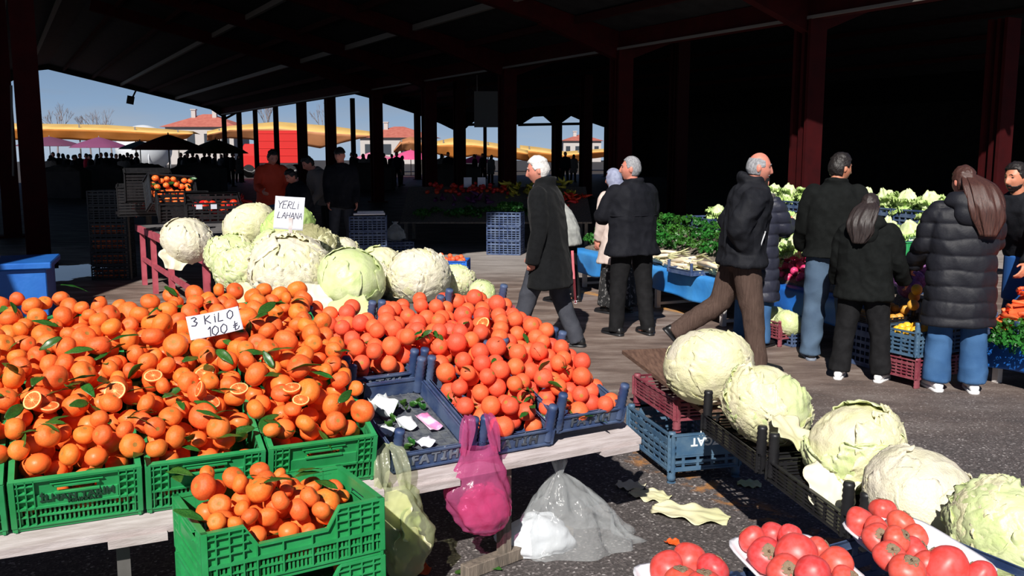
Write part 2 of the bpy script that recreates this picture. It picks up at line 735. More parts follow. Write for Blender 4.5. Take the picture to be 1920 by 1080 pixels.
SF, SE = -7.8, 39.5
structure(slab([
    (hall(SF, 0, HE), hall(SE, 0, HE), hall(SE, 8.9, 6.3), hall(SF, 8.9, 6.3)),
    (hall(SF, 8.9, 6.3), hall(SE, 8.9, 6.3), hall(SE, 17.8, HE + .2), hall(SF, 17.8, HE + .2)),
    (Vector((-6.4, 2.0, 4.5)), Vector((-6.4, 8.6, 4.5)), Vector((-14, 4.6, 4.5)), Vector((-14, 2.0, 4.5))),  # added roof piece out of view, shades the ground at left
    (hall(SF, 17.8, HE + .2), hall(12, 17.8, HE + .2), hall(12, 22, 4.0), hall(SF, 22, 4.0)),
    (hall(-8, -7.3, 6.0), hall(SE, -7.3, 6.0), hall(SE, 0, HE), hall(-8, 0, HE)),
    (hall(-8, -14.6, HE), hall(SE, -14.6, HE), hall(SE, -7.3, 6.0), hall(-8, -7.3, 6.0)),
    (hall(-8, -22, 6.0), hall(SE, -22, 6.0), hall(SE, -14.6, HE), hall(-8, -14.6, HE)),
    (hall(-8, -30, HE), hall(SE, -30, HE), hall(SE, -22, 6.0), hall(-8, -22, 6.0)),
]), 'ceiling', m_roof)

# purlins and rafters
for i, off in enumerate([1.2, 2.6, 4.0, 5.4, 6.8, 8.2]):
    z = HE + (6.3 - HE) * off / 8.9 - 0.10
    mb = MB()
    mb.bar(hall(SF, off, z), hall(SE, off, z), 0.10, 0.14)
    trim(mb, m_galv if i in (1, 3) else m_steel_dk)
for off in (9.8, 11.2, 12.6, 14.0, 15.4, 16.8):
    z = 6.3 + (HE + .2 - 6.3) * (off - 8.9) / 8.9 - 0.10
    mb = MB()
    mb.bar(hall(SF, off, z), hall(SE, off, z), 0.10, 0.12)
    trim(mb, m_galv)  # pale purlins on this slope: sky reflection put into their colour
for off in (-1.4, -2.8, -4.2, -5.6, -9, -10.4, -11.8, -13.2):
    z = HE + 1.8 * (1 - abs(off + 7.3) / 7.3) - 0.10
    mb = MB()
    mb.bar(hall(-8, off, z), hall(SE, off, z), 0.08, 0.12)
    trim(mb, m_steel_dk)
col_px = [1510, 1165, 955, 810, 712, 627, 574]
col_s = []
for px in col_px:
    y = 20.2 * 1165 / px
    col_s.append((y - 20.2) / 0.878)
for s in col_s[:5] + [-10.5]:
    for o1, z1 in ((8.9, 6.3), (-7.3, 6.0)):
        a, b_ = hall(s, 0, HE - 0.18), hall(s, o1, z1 - 0.22)
        if s < SF and o1 > 0 or s < -8.5:
            continue
        mb = MB()
        mb.bar(a, b_, 0.20, 0.34, up=(0, 0, 1))
        # haunch that thickens the rafter at the column
        q = a.lerp(b_, 0.22)
        mb.bar(a + Vector((0, 0, -0.25)), q + Vector((0, 0, -0.05)), 0.18, 0.3, up=(0, 0, 1))
        trim(mb, m_steel)
mb = MB()
mb.bar(hall(-8, 0, HE - 0.16), hall(SE, 0, HE - 0.16), 0.28, 0.36, up=(0, 0, 1))
trim(mb, m_steel)
mb = MB()
mb.bar(hall(-8, 0.17, HE - 0.33), hall(SE, 0.17, HE - 0.33), 0.03, 0.05, up=(0, 0, 1))
trim(mb, m_galv)


def column(p, w, h, m=None, ang=None):
    """steel H section with base plate"""
    mb = MB()
    a = math.atan2(DR.y, DR.x) if ang is None else ang
    Rz = Matrix.Rotation(a, 3, 'Z')
    mb.box((0, 0, h / 2), (w * 0.16, w * 0.84, h), Rz)
    mb.box(Rz @ Vector((-w * 0.42, 0, h / 2)), (w * 0.16, w, h), Rz)
    mb.box(Rz @ Vector((w * 0.42, 0, h / 2)), (w * 0.16, w, h), Rz)
    mb.box((0, 0, 0.02), (w * 1.5, w * 1.5, 0.04), Rz)
    o = mb.build('column', m or m_steel, smooth=False, loc=(p.x, p.y, 0))
    tag(o, kind='structure')
    return o


for s in col_s:
    column(hall(s, 0, 0), 0.36, HE - 0.3)
column(PD(60, 300, 14.6), 0.34, 5.6)
column(PD(14, 300, 19.5), 0.34, 5.2)
column(PD(1865, 300, 18.0), 0.40, HE)
column(PD(1270, 300, 27.0), 0.40, HE + 0.6, m_steel_dk)
column(PD(862, 300, 36.0), 0.36, 4.4, m_steel_dk)
column(PD(1098, 300, 36.0), 0.36, 4.6, m_steel_dk)
# thin pale pipe fixed to the near left column
t = MB()
q = PD(21, 160, 14.4)
q2 = PD(25, 330, 14.4)
t.tube([q, q2], 0.018, 8)
tl = t.build('conduit_pipe', m_galv)
tag(tl, 'thin pale conduit pipe running up the dark column at the hall edge', 'pipe')

# far end wall: posts, tie beam and the infill above the openings
E0 = Vector((-16.5, 54.7, 0))
EV = Vector((0.878, 0.479, 0)).normalized()


def endk(px):
    u = (px - 960) / FPX
    return (u * E0.y - E0.x) / (EV.x - u * EV.y)


def endp(px, py, lift=0.0):
    k = endk(px)
    q = E0 + EV * k
    r_ = PD(px, py, q.y)
    return Vector((q.x, q.y, r_.z + lift))


prof = [(-40, 190), (82, 133), (110, 130), (260, 168), (405, 205), (424, 218), (432, 216), (484, 207), (527, 195), (570, 186), (637, 171), (655, 172), (700, 184),
        (725, 194), (785, 214), (830, 232), (866, 250), (880, 236), (893, 226), (908, 226), (914, 234), (942, 236), (978, 233), (1000, 219), (1020, 218), (1036, 232),
        (1054, 229), (1070, 217), (1086, 224), (1108, 230), (1131, 238), (1150, 242), (1168, 252), (1184, 262)]
mb = MB()
for (a, b_) in zip(prof[:-1], prof[1:]):
    p, q = endp(*a), endp(*b_)
    top = 7.4
    v = [p, q, Vector((q.x, q.y, top)), Vector((p.x, p.y, top))]
    w = [x + Vector((-0.08, 0.15, 0)) for x in v]
    mb.add(v + w, [(0, 1, 2, 3), (7, 6, 5, 4), (0, 4, 5, 1), (2, 6, 7, 3)])
p, q = endp(1184, 262), E0 + EV * 62
v = [Vector((p.x, p.y, 0)), Vector((q.x, q.y, 0)), Vector((q.x, q.y, 7.4)), Vector((p.x, p.y, 7.4))]
w = [x + Vector((-0.08, 0.15, 0)) for x in v]
mb.add(v + w, [(0, 1, 2, 3), (7, 6, 5, 4), (0, 4, 5, 1), (0, 3, 7, 4), (2, 6, 7, 3)])  # closed stretch of wall added to keep the right side dark
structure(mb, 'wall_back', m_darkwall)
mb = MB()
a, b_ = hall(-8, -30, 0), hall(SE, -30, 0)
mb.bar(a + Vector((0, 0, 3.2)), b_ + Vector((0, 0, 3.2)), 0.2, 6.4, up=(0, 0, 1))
structure(mb, 'wall_right', m_darkwall)  # wall added to darken the right of the hall
mb = MB()
for x0, x1 in ((868, 945), (972, 1090)):
    mb.bar(endp(x0, 234), endp(x1, 232), 0.14, 0.18, up=(0, 0, 1))
    trim(mb, m_steel_dk)
    mb = MB()
for px, w in ((428, 9), (456, 10), (486, 9), (524, 10), (566, 7), (666, 9), (785, 12), (910, 6), (1043, 18), (1137, 12), (1160, 18)):
    q = endp(px, 250)
    column(q, w * q.y / FPX / 1.25, 5.0, m_steel_dk, ang=math.atan2(EV.y, EV.x) + PI / 2)
# diagonal brace beside the valley post and the loudspeaker under the left eave
mb = MB()
mb.bar(endp(428, 224), endp(450, 212), 0.12, 0.12)
trim(mb, m_steel_dk)
sp = MB()
q = PD(255, 173, 51.0)
q = q + Vector((0, -0.8, -0.45))
sp.box(q, (0.36, 0.4, 0.34), Euler((0.3, 0.2, 0.4)).to_matrix())
sp.bar(q + Vector((0.1, 0, 0.1)), q + Vector((0.22, 0.3, 0.55)), 0.06, 0.06)
o = sp.build('loudspeaker', m_black_crate, smooth=False)
tag(o, 'small dark loudspeaker hung under the far roof edge against the sky', 'speaker')
# grey notice board between two columns deep in the hall
nb = MB()
q = PD(915, 205, 31.0)
nb.box(q, (0.9, 0.06, 1.15))
for dx in (-0.35, 0.35):
    nb.bar(q + Vector((dx, 0, 0.5)), Vector((q.x + dx, q.y, 5.2)), 0.03, 0.03)
o = nb.build('notice_board', mat('dull_board', srgb(96, 94, 92), 0.8), smooth=False)
tag(o, 'plain dull grey board hanging high beside a dark red column', 'board')

# ------------------------------------------------------------------ beyond the hall
m_awn = translucent('orange_tarpaulin', srgb(226, 146, 62), srgb(236, 162, 84), 0.6, 0.35, 0.6)
m_awn_lit = translucent('sunlit_tarpaulin', srgb(240, 206, 130), srgb(230, 190, 110), 0.6, 0.3, 0.6)  # awning tops only: sunlight put into a paler colour
m_awn_t = translucent('tan_tarpaulin', srgb(206, 140, 92), srgb(216, 154, 108), 0.6, 0.35, 0.6)
m_awn_w = translucent('white_tarpaulin', srgb(226, 230, 236), srgb(210, 216, 224), 0.6, 0.2, 0.6)


def awning(label, top, low, y, depth, m, group=None, n_pole=4, m_top=None):
    """long market awning: top list of (px,py) along its crest, low list along the front hem; poles to the ground"""
    t = thing('market_awning', label, 'awning', (PD(top[0][0], top[0][1], y).x, y, 0), group=group)
    o0 = Vector(t.location)
    n = 24

    def along(lst, f):
        f *= len(lst) - 1
        i = min(int(f), len(lst) - 2)
        a, b2 = lst[i], lst[i + 1]
        f -= i
        return (a[0] + (b2[0] - a[0]) * f, a[1] + (b2[1] - a[1]) * f)
    mb = MB()

    def crest(u, v):
        t_, l_ = along(top, u), along(low, u)
        a = PD(*t_, y + 2.6)
        f_ = PD(t_[0], t_[1] + 0.34 * (l_[1] - t_[1]), y)
        if v < 0.5:
            return f_.lerp(a, v * 2) - o0
        return a + Vector((0, depth * (v - 0.5), -0.12 * depth * (v - 0.5))) - o0
    mb.grid(crest, n, 4, 0, 0.02)
    top_o = mb.build('canopy', m_top or m, t)
    mb = MB()

    def hem(u, v):
        t_, l_ = along(top, u), along(low, u)
        a = PD(t_[0], t_[1] + 0.34 * (l_[1] - t_[1]), y)
        b2 = PD(*l_, y + 0.7)
        q = a.lerp(b2, v)
        q.z -= 0.05 * math.sin(u * PI * 6) ** 2 * v
        q.y += 0.02 * math.sin(u * 31 + v * 3)
        return q - o0
    mb.grid(hem, n * 2, 5, 0, 0.02)
    mb.build('valance', m, t)
    for i in range(n_pole):
        f = (i + 0.5) / n_pole
        a = PD(*along(top, f), y + 0.6)
        pm = MB()
        pm.tube([(a.x - o0.x, a.y - o0.y + 0.3, 0), (a.x - o0.x, a.y - o0.y + 0.3, a.z)], 0.06, 8)
        pm.build('pole', m_galv, t)
    return t


awning('long bright orange awning at the far left beyond the hall', [(20, 231), (90, 232), (200, 234), (300, 241), (362, 246)],
       [(20, 262), (90, 260), (200, 263), (300, 266), (350, 260)], 78, 3.5, m_awn, m_top=m_awn_lit)
awning('tan orange awning behind the red truck', [(388, 246), (430, 236), (520, 228), (620, 236), (700, 247)],
       [(388, 264), (430, 258), (520, 266), (600, 277), (640, 268)], 84, 8, m_awn_t, m_top=m_awn_lit)
awning('drooping tan awning with a pole in front of the red roofed house', [(738, 282), (752, 262), (770, 256), (790, 262), (806, 270)],
       [(738, 286), (752, 282), (770, 284), (790, 284), (806, 282)], 80, 5, m_awn_t, n_pole=2)
awning('orange awning with a sunlit yellow crest between the deep columns', [(812, 266), (850, 258), (890, 262), (940, 270), (990, 282)],
       [(812, 286), (850, 296), (890, 292), (940, 296), (990, 300)], 82, 2.5, m_awn, m_top=m_awn_lit)
awning('awning with a sunlit yellow edge seen behind the white haired man', [(975, 272), (1010, 276), (1060, 284), (1110, 280), (1190, 276)],
       [(975, 300), (1010, 302), (1060, 306), (1110, 296), (1190, 290)], 86, 8, m_awn, m_top=m_awn_lit)
# white dome tent
t = MB()
q = PD(268, 245, 92)
t.sphere((q.x, q.y, 2.0), (2.6, 2.6, q.z - 2.0 + 0.55), 28, 16)
for a in range(6):
    t.bar((q.x + 2.5 * math.cos(a * PI / 3), q.y + 2.5 * math.sin(a * PI / 3), 0), (q.x + 2.5 * math.cos(a * PI / 3), q.y + 2.5 * math.sin(a * PI / 3), 2.1), .08, .08)
o = t.build('dome_tent', m_awn_w)
tag(o, 'pale white dome tent rising behind the long orange awning', 'tent')


def umbrella(label, px, py, y, half_px, drop_px, col, group=None):
    q = PD(px, py, y)
    rr = half_px * y / FPX
    dz = drop_px * y / FPX
    t = thing('market_umbrella', label, 'umbrella', (q.x, q.y, 0), group=group)
    m = translucent('umbrella_' + '_'.join(label.split()[:2]), col, None, 0.7, 0.3)
    mb = MB()
    n = 8
    rings = []
    for i in range(7):
        f = i / 6
        ring = []
        for k in range(n * 4):
            a = 2 * PI * k / (n * 4)
            sag = 1 - 0.07 * f * (1 - abs(math.cos(a * n / 2)))
            r_ = max(rr * f * sag, 0.01)
            ring.append((r_ * math.cos(a), r_ * math.sin(a), q.z - dz * (f ** 1.15) - (0.10 * dz if i == 6 else 0)))
        rings.append(ring)
    mb.loft(rings, cap=False)
    mb.build('canopy', m, t)
    mb = MB()
    mb.tube([(0, 0, 0), (0, 0, q.z + 0.08)], 0.03, 8)
    mb.build('pole', m_galv, t)
    mb = MB()
    for k in range(n):
        a = 2 * PI * k / n
        mb.tube([(0, 0, q.z - 0.05), (rr * 0.98 * math.cos(a), rr * 0.98 * math.sin(a), q.z - dz * 1.02)], 0.012, 5)
    mb.build('ribs', m_galv, t)
    return t


umbrella('mauve purple umbrella below the long orange awning', 185, 257, 62, 54, 18, srgb(140, 76, 116))
umbrella('mauve umbrella cut by the dark column at the hall edge', 92, 256, 66, 60, 16, srgb(120, 70, 100))
umbrella('large dark maroon umbrella at the far end of the hall', 315, 252, 43, 68, 26, srgb(92, 28, 36))
umbrella('dark olive green umbrella beside the maroon one', 404, 261, 50, 60, 24, srgb(64, 62, 36))
umbrella('grey green umbrella edge under the orange awning', 262, 264, 52, 40, 14, srgb(84, 104, 92))
umbrella('pink umbrella half hidden by the drooping tan awning', 770, 281, 70, 46, 16, srgb(236, 96, 150))
umbrella('pale pink umbrella behind the tan awning', 700, 284, 73, 36, 12, srgb(240, 150, 180))
umbrella('bright pink umbrella under the orange awning by the deep columns', 893, 291, 68, 34, 13, srgb(240, 50, 96))

# red truck
q = PD(525, 300, 66)
t = thing('red_truck', 'red box truck parked beyond the far end of the hall', 'truck', (q.x, q.y, 0))
m_truck = mat('truck_red', srgb(196, 32, 30), 0.4)
mb = MB()
mb.box((0.2, 0, 2.1), (2.9, 2.2, 2.2))
for z in (1.5, 2.0, 2.5, 3.0):
    mb.box((0.2, -1.11, z), (2.9, 0.03, 0.05))
mb.build('cargo_box', m_truck, t, smooth=False, bevel=0.04)
mb = MB()
mb.loft([[(-2.6, -1, 0.6), (-1.3, -1, 0.6), (-1.3, 1, 0.6), (-2.6, 1, 0.6)], [(-2.6, -1, 1.5), (-1.3, -1, 1.5), (-1.3, 1, 1.5), (-2.6, 1, 1.5)],
         [(-2.2, -0.95, 2.3), (-1.3, -0.95, 2.3), (-1.3, 0.95, 2.3), (-2.2, 0.95, 2.3)]])
mb.build('cab', m_truck, t, smooth=False, bevel=0.05)
for x in (-1.9, 0.9):
    for y in (-0.95, 0.95):
        mb = MB()
        mb.tube([(x, y - 0.14, 0.45), (x, y + 0.14, 0.45)], 0.45, 18)
        mb.build('wheel', m_black_crate, t)

m_tile = mat('red_roof_tiles', srgb(178, 104, 90), 0.8, srgb(164, 88, 76), 2, bump=0.3, bscale=8)
m_house = mat('pale_render', srgb(176, 170, 168), 0.8)
m_window = mat('dark_window', srgb(52, 58, 66), 0.3)


def house(label, px, py_ridge, py_eave, half_px, y, zbase=0.0, chimneys=1):
    a = PD(px, py_ridge, y)
    e = PD(px, py_eave, y)
    w = half_px * y / FPX
    t = thing('house', label, 'house', (a.x, y, 0))
    mb = MB()
    mb.box((0, 4, e.z / 2), (w * 1.75, 8, e.z))
    mb.build('wall', m_house, t, smooth=False)
    mb = MB()
    mb.add([(-w, -0.5, e.z), (w, -0.5, e.z), (w, 8.5, e.z), (-w, 8.5, e.z), (-w * 0.12, 4, a.z), (w * 0.12, 4, a.z)],
           [(0, 1, 5, 4), (1, 2, 5), (2, 3, 4, 5), (3, 0, 4), (3, 2, 1, 0)])
    mb.build('roof', m_tile, t, smooth=False)
    for i in range(chimneys):
        mb = MB()
        cx = -w * 0.3 + i * w * 0.55
        mb.box((cx, 3.0, a.z - 0.1), (0.6, 0.6, 1.3))
        mb.box((cx, 3.0, a.z + 0.6), (0.8, 0.8, 0.15))
        mb.build('chimney', m_house, t, smooth=False)
    for i in range(4):
        mb = MB()
        mb.box((-w * 0.66 + i * w * 0.44, -0.02, e.z - 1.7), (w * 0.2, 0.1, 1.5))
        mb.build('window', m_window, t, smooth=False)
    return t


house('red roofed house with chimneys above the orange awnings', 372, 212, 238, 72, 135, chimneys=2)
house('red roofed house seen between the far posts', 742, 236, 258, 76, 140, chimneys=1)
house('small distant red roofed house by the deep arches', 1092, 252, 264, 40, 170)
house('pale house with red roof edge beside the thick red column', 1172, 250, 262, 26, 150)

m_bark = mat('bare_bark', srgb(128, 116, 116), 0.9)


def bare_tree(label, px, py_top, y, seed, spread=0.5):
    r = random.Random(seed)
    a = PD(px, py_top, y)
    h = a.z
    mb = MB()

    def grow(p, d, ln, rad, lev):
        q = p + d * ln
        mid = p.lerp(q, 0.5) + Vector((r.uniform(-1, 1), r.uniform(-1, 1), 0)) * ln * 0.06
        mb.tube([p, mid, q], [rad, rad * 0.85, rad * 0.65], 5, cap=False)
        if lev == 0:
            return
        for k in range(r.choice((2, 3, 3))):
            nd = (d + Vector((r.uniform(-1, 1), r.uniform(-1, 1), r.uniform(-0.1, 0.7))) * spread).normalized()
            grow(q, nd, ln * r.uniform(0.6, 0.82), rad * 0.6, lev - 1)
    grow(Vector((0, 0, 0)), Vector((0, 0, 1)), h * 0.36, h * 0.022, 5)
    o = mb.build('bare_tree', m_bark, loc=(a.x, y, 0))
    tag(o, label, 'tree')
    return o


bare_tree('bare winter tree rising left of the far orange awning', 104, 208, 150, 3)
bare_tree('bare twiggy tree above the long orange awning', 165, 214, 150, 5)
bare_tree('tall bare tree showing above the tan awning', 610, 206, 130, 9)
bare_tree('thin bare tree behind the truck between two far posts', 500, 206, 150, 11, 0.35)
bare_tree('low bare tree just left of the white dome tent', 205, 222, 150, 15)

# dark counters added to fill the shade far down the hall, before the crowd
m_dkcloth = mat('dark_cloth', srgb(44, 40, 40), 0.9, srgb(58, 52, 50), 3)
for px, y, wd, lab in ((120, 36, 1.6, 'added dark draped counter at the far left, by the near column'), (196, 38, 1.7, 'added dark draped counter below the mauve umbrella'), (272, 40, 1.6, 'added dark draped counter under the maroon umbrella'),
                       (372, 42, 2.2, 'added dark draped counter under the olive umbrella'), (690, 44, 2.4, 'added dark draped counter between the deep posts'), (850, 42, 2.4, 'added dark draped counter far behind the inner stall')):
    q = PD(px, 300, y)
    t = thing('added_dark_counter', lab, 'counter', (q.x, y, 0))
    k = MB()
    k.box2((-wd / 2, -0.5, 0), (wd / 2, 0.5, 1.05))
    k.build('cloth', m_dkcloth, t, smooth=False, bevel=0.03)
    k = MB()
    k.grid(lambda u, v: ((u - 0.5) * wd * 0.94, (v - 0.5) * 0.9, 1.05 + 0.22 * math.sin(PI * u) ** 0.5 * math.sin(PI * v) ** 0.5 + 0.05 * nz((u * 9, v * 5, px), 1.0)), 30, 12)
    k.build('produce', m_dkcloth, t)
# ------------------------------------------------------------------ crates
def wall_parts(Lw, H, style, cut=None):
    """one crate wall in its own plane: x along, z up, outer face towards -y, inner face at y=0"""
    mb = MB()
    if style == 'basket':
        rim = 0.016
        def top_at(x):
            if not cut:
                return H
            a, b_, d = cut
            f = (x + Lw / 2) / Lw
            e = 0.07
            if f < a or f > b_:
                return H
            return H - d * min(1, (f - a) / e, (b_ - f) / e)
        n = 40
        # rim flange following the top line
        xs = [-Lw / 2 + Lw * i / n for i in range(n + 1)]
        if cut:
            a, b_, d = cut
            xs = sorted(set(xs + [-Lw / 2 + Lw * f for f in (a, a + 0.07, b_ - 0.07, b_)]))
        rings = []
        for x in xs:
            z = top_at(x)
            rings.append([(x, -rim, z), (x, 0.003, z), (x, 0.003, z - 0.009), (x, -rim, z - 0.009)])
        mb.loft(rings)
        # skin above the vents, with a hand hole in the middle
        hole = (-Lw * 0.17, Lw * 0.17, H * 0.70, H * 0.80) if not cut else None
        zs = H * 0.44
        for i in range(len(xs) - 1):
            x0, x1 = xs[i], xs[i + 1]
            t0, t1 = top_at(x0), top_at(x1)
            segs = [(zs, None)]
            if hole and x0 >= hole[0] - 1e-6 and x1 <= hole[1] + 1e-6:
                mb.box2((x0, -0.004, zs), (x1, 0, hole[2]))
                mb.box2((x0, -0.004, hole[3]), (x1, 0, H - 0.004))
            else:
                lo = min(zs, t0 - 0.02, t1 - 0.02)
                v = [(x0, 0, lo), (x1, 0, lo), (x1, 0, t1 - 0.003), (x0, 0, t0 - 0.003)]
                w = [(p[0], -0.004, p[2]) for p in v]
                mb.add(v + w, [(3, 2, 1, 0), (4, 5, 6, 7), (0, 1, 5, 4), (1, 2, 6, 5), (2, 3, 7, 6), (3, 0, 4, 7)])
        if hole:
            mb.box2((-Lw * 0.31, -0.011, H * 0.46), (Lw * 0.31, 0, H * 0.67))
            for zz in (0.86, 0.92):
                mb.box2((-Lw * 0.2, -rim * 0.8, H * zz), (Lw * 0.2, 0, H * zz + 0.003))
            mb.box2((hole[0], -rim, hole[2] - 0.006), (hole[1], 0, hole[2]))
            mb.box2((hole[0], -rim, hole[3]), (hole[1], 0, hole[3] + 0.006))
        # vent slats
        k = max(8, int(Lw / 0.0145))
        for i in range(k):
            x = -Lw * 0.46 + Lw * 0.92 * i / (k - 1)
            mb.box2((x - 0.0032, -0.007, H * 0.08), (x + 0.0032, 0, zs))
        mb.box2((-Lw / 2, -0.010, 0), (Lw / 2, 0, H * 0.10))
        mb.box2((-Lw / 2, -rim, H * 0.075), (Lw / 2, 0, H * 0.10))
        mb.box2((-Lw / 2, -0.012, H * 0.25), (Lw / 2, 0, H * 0.275))
        mb.box2((-Lw / 2, -rim, zs - 0.004), (Lw / 2, 0, zs + 0.004))
        # ribs
        for z in (0.60, 0.74, 0.88):
            for x0, x1 in ((-0.5, -0.32), (0.32, 0.5)):
                if cut and z > 0.7 and False:
                    continue
                zz = H * z
                if cut:
                    zz = min(zz, H)
                    a, b_, d = cut
                    x0c, x1c = (-0.5, a - 0.5 + 0.02) if x0 < 0 else (b_ - 0.5 - 0.02, 0.5)
                    mb.box2((Lw * x0c, -rim, zz - 0.002), (Lw * x1c, 0, zz + 0.002))
                else:
                    mb.box2((Lw * x0, -rim, zz - 0.002), (Lw * x1, 0, zz + 0.002))
        for f in ((-0.5, -0.43, -0.36, -0.29, -0.22, 0.22, 0.29, 0.36, 0.43, 0.5) if cut else (-0.5, -0.44, -0.38, -0.32, 0.32, 0.38, 0.44, 0.5)):
            x = Lw * f
            mb.box2((x - 0.002, -rim, H * 0.09), (x + 0.002, 0, top_at(x) - 0.003))
        if cut:
            for f in (-0.08, 0.08):
                x = Lw * f
                mb.box2((x - 0.002, -rim, H * 0.09), (x + 0.002, 0, top_at(x) - 0.003))
            mb.box2((-Lw * 0.5, -rim, H * (1) - cut[2] - 0.052), (Lw * 0.5, 0, H - cut[2] - 0.048))
    elif style == 'slat':
        for z0, z1 in ((0.0, 0.10), (0.20, 0.27), (0.36, 0.43), (0.52, 0.59), (0.68, 0.82), (0.92, 1.0)):
            mb.box2((-Lw / 2, -0.010, H * z0), (Lw / 2, 0, H * z1))
        k = max(4, int(Lw / 0.07))
        for i in range(k + 1):
            x = -Lw / 2 + Lw * i / k
            mb.box2((x - 0.008, -0.008, 0.002), (x + 0.008, -0.002, H - 0.002))
        mb.box2((-Lw / 2, -0.016, H * 0.94), (Lw / 2, 0, H))
        mb.box2((-Lw / 2, -0.016, 0), (Lw / 2, 0, H * 0.05))
    else:  # tray
        mb.box2((-Lw / 2, -0.006, 0), (Lw / 2, 0, H))
        mb.box2((-Lw / 2, -0.014, H - 0.008), (Lw / 2, 0.004, H))
        mb.box2((-Lw / 2, -0.014, 0), (Lw / 2, 0, 0.008))
        k = max(6, int(Lw / 0.05))
        for i in range(k + 1):
            x = -Lw / 2 + Lw * i / k
            if 0 < i < k and abs(x) < Lw * 0.36:
                continue
            mb.box2((x - 0.002, -0.012, 0.004), (x + 0.002, 0, H - 0.004))
    return mb


def make_crate(name, label, L, W, H, m, style, post=0.0, cut=None, group=None, foot=0.0):
    t = thing(name, label, 'crate', group=group)
    th = 0.0
    for i, (lw, off, ang) in enumerate(((L, W / 2, 0), (W, L / 2, 90), (L, W / 2, 180), (W, L / 2, 270))):
        w = wall_parts(lw, H, style, cut if i == 0 else None)
        M4 = Matrix.Rotation(R(ang), 4, 'Z') @ Matrix.Translation((0, -off + 0.016, 0))
        w.transform(M4)
        w.build('wall', m, t, smooth=False)
    fl = MB()
    if style == 'slat':
        for i in range(9):
            y = -W / 2 + 0.04 + (W - 0.08) * i / 8
            fl.box2((-L / 2 + 0.01, y - 0.011, 0.0), (L / 2 - 0.01, y + 0.011, 0.006))
    else:
        fl.box2((-L / 2 + 0.02, -W / 2 + 0.02, 0.0), (L / 2 - 0.02, W / 2 - 0.02, 0.006))
    k = 9
    for i in range(k):
        x = -L / 2 + 0.03 + (L - 0.06) * i / (k - 1)
        fl.box2((x - 0.004, -W / 2 + 0.02, 0.006), (x + 0.004, W / 2 - 0.02, 0.010))
    for i in range(12):
        y = -W / 2 + 0.03 + (W - 0.06) * i / 11
        fl.box2((-L / 2 + 0.02, y - 0.003, 0.006), (L / 2 - 0.02, y + 0.003, 0.009))
    fl.build('floor_panel', m, t, smooth=False)
    if post > 0:
        for sx in (-1, 1):
            for sy in (-1, 1):
                p = MB()
                x, y = sx * (L / 2 - 0.021), sy * (W / 2 - 0.021)
                rr = 0.025
                pts, rad = [], []
                n = 9
                for j in range(n + 1):
                    z = -foot + (post + foot) * j / n
                    pts += [(x, y, z), (x, y, z + 0.012)]
                    rad += [rr * (1.0 - 0.12 * j / n), rr * (0.86 - 0.12 * j / n)]
                p.tube(pts, rad, 14)
                p.build('corner_post', m, t)
    return t


def crate_copy(proto, loc, rotz=0.0, tilt=0.0, label=None, group=None, roll=0.0):
    M3 = Matrix.Rotation(rotz, 3, 'Z') @ Matrix.Rotation(tilt, 3, 'X') @ Matrix.Rotation(roll, 3, 'Y')
    c = dup(proto, loc, M3.to_euler(), label, group)
    return c


# ------------------------------------------------------------------ fruit
def fruit_mesh(name, mats, sq=0.8, dim=0.16, navel=0.05, seed=0, lump=0.03, nu=22, nv=14):
    mb = MB()
    mb.sphere((0, 0, 0), 1.0, nu, nv)
    r = random.Random(seed)
    o = r.uniform(0, 50)
    out = []
    for p in mb.v:
        v = Vector(p)
        th = math.acos(max(-1, min(1, v.z)))
        k = 1 - dim * math.exp(-(th / 0.42) ** 2) - navel * math.exp(-((PI - th) / 0.3) ** 2)
        k += lump * nz(v, 1.6, o)
        ph = math.atan2(v.y, v.x)
        k += 0.012 * math.sin(ph * 9 + o) * math.exp(-(th / 0.6) ** 2)
        out.append((v.x * k, v.y * k, v.z * k * sq))
    mb.v = out
    if len(mats) > 1:
        for i, f in enumerate(mb.f):
            if 0 in f:
                mb.m[i] = 1
    return mb.mesh(name, mats)


mand_me = [fruit_mesh('mandarin', [m_peel, m_scar], 0.80 + 0.04 * (i % 3), 0.13 + 0.07 * (i % 3), 0.07, i, 0.06) for i in range(5)]
oran_me = [fruit_mesh('orange', [m_orange, m_scar], 0.97, 0.03, 0.03, 20 + i, 0.025) for i in range(4)]


class Heap:
    """drops balls one by one into a bed so that they rest on what is already there"""

    def __init__(s):
        s.c = np.zeros((0, 3))
        s.r = np.zeros(0)

    def rest(s, x, y, r, floor):
        z = floor(x, y) + r
        if len(s.r):
            d2 = (s.c[:, 0] - x) ** 2 + (s.c[:, 1] - y) ** 2
            rr = (s.r + r) ** 2
            k = d2 < rr
            if k.any():
                z = max(z, (s.c[k, 2] + np.sqrt(rr[k] - d2[k])).max())
        return z

    def add(s, x, y, z, r):
        s.c = np.vstack([s.c, [[x, y, z]]])
        s.r = np.append(s.r, r)

    def fill(s, n, sample, radius, floor, surface, tries=14, fails=60, ok=None):
        out = []
        miss = 0
        while len(out) < n and miss < fails:
            r = radius()
            best = None
            for _ in range(tries):
                x, y = sample()
                z = s.rest(x, y, r, floor)
                if ok and not ok(x, y, z, r):
                    continue
                e = z - surface(x, y)
                if best is None or e < best[0]:
                    best = (e, x, y, z)
            if best is None or best[0] > 0:
                miss += 1
                continue
            miss = 0
            s.add(best[1], best[2], best[3], r)
            out.append((best[1], best[2], best[3], r))
        return out


def rand_rot(r=rng, up=1.0):
    return Euler((r.gauss(0, up), r.gauss(0, up), r.uniform(0, 6.28)))


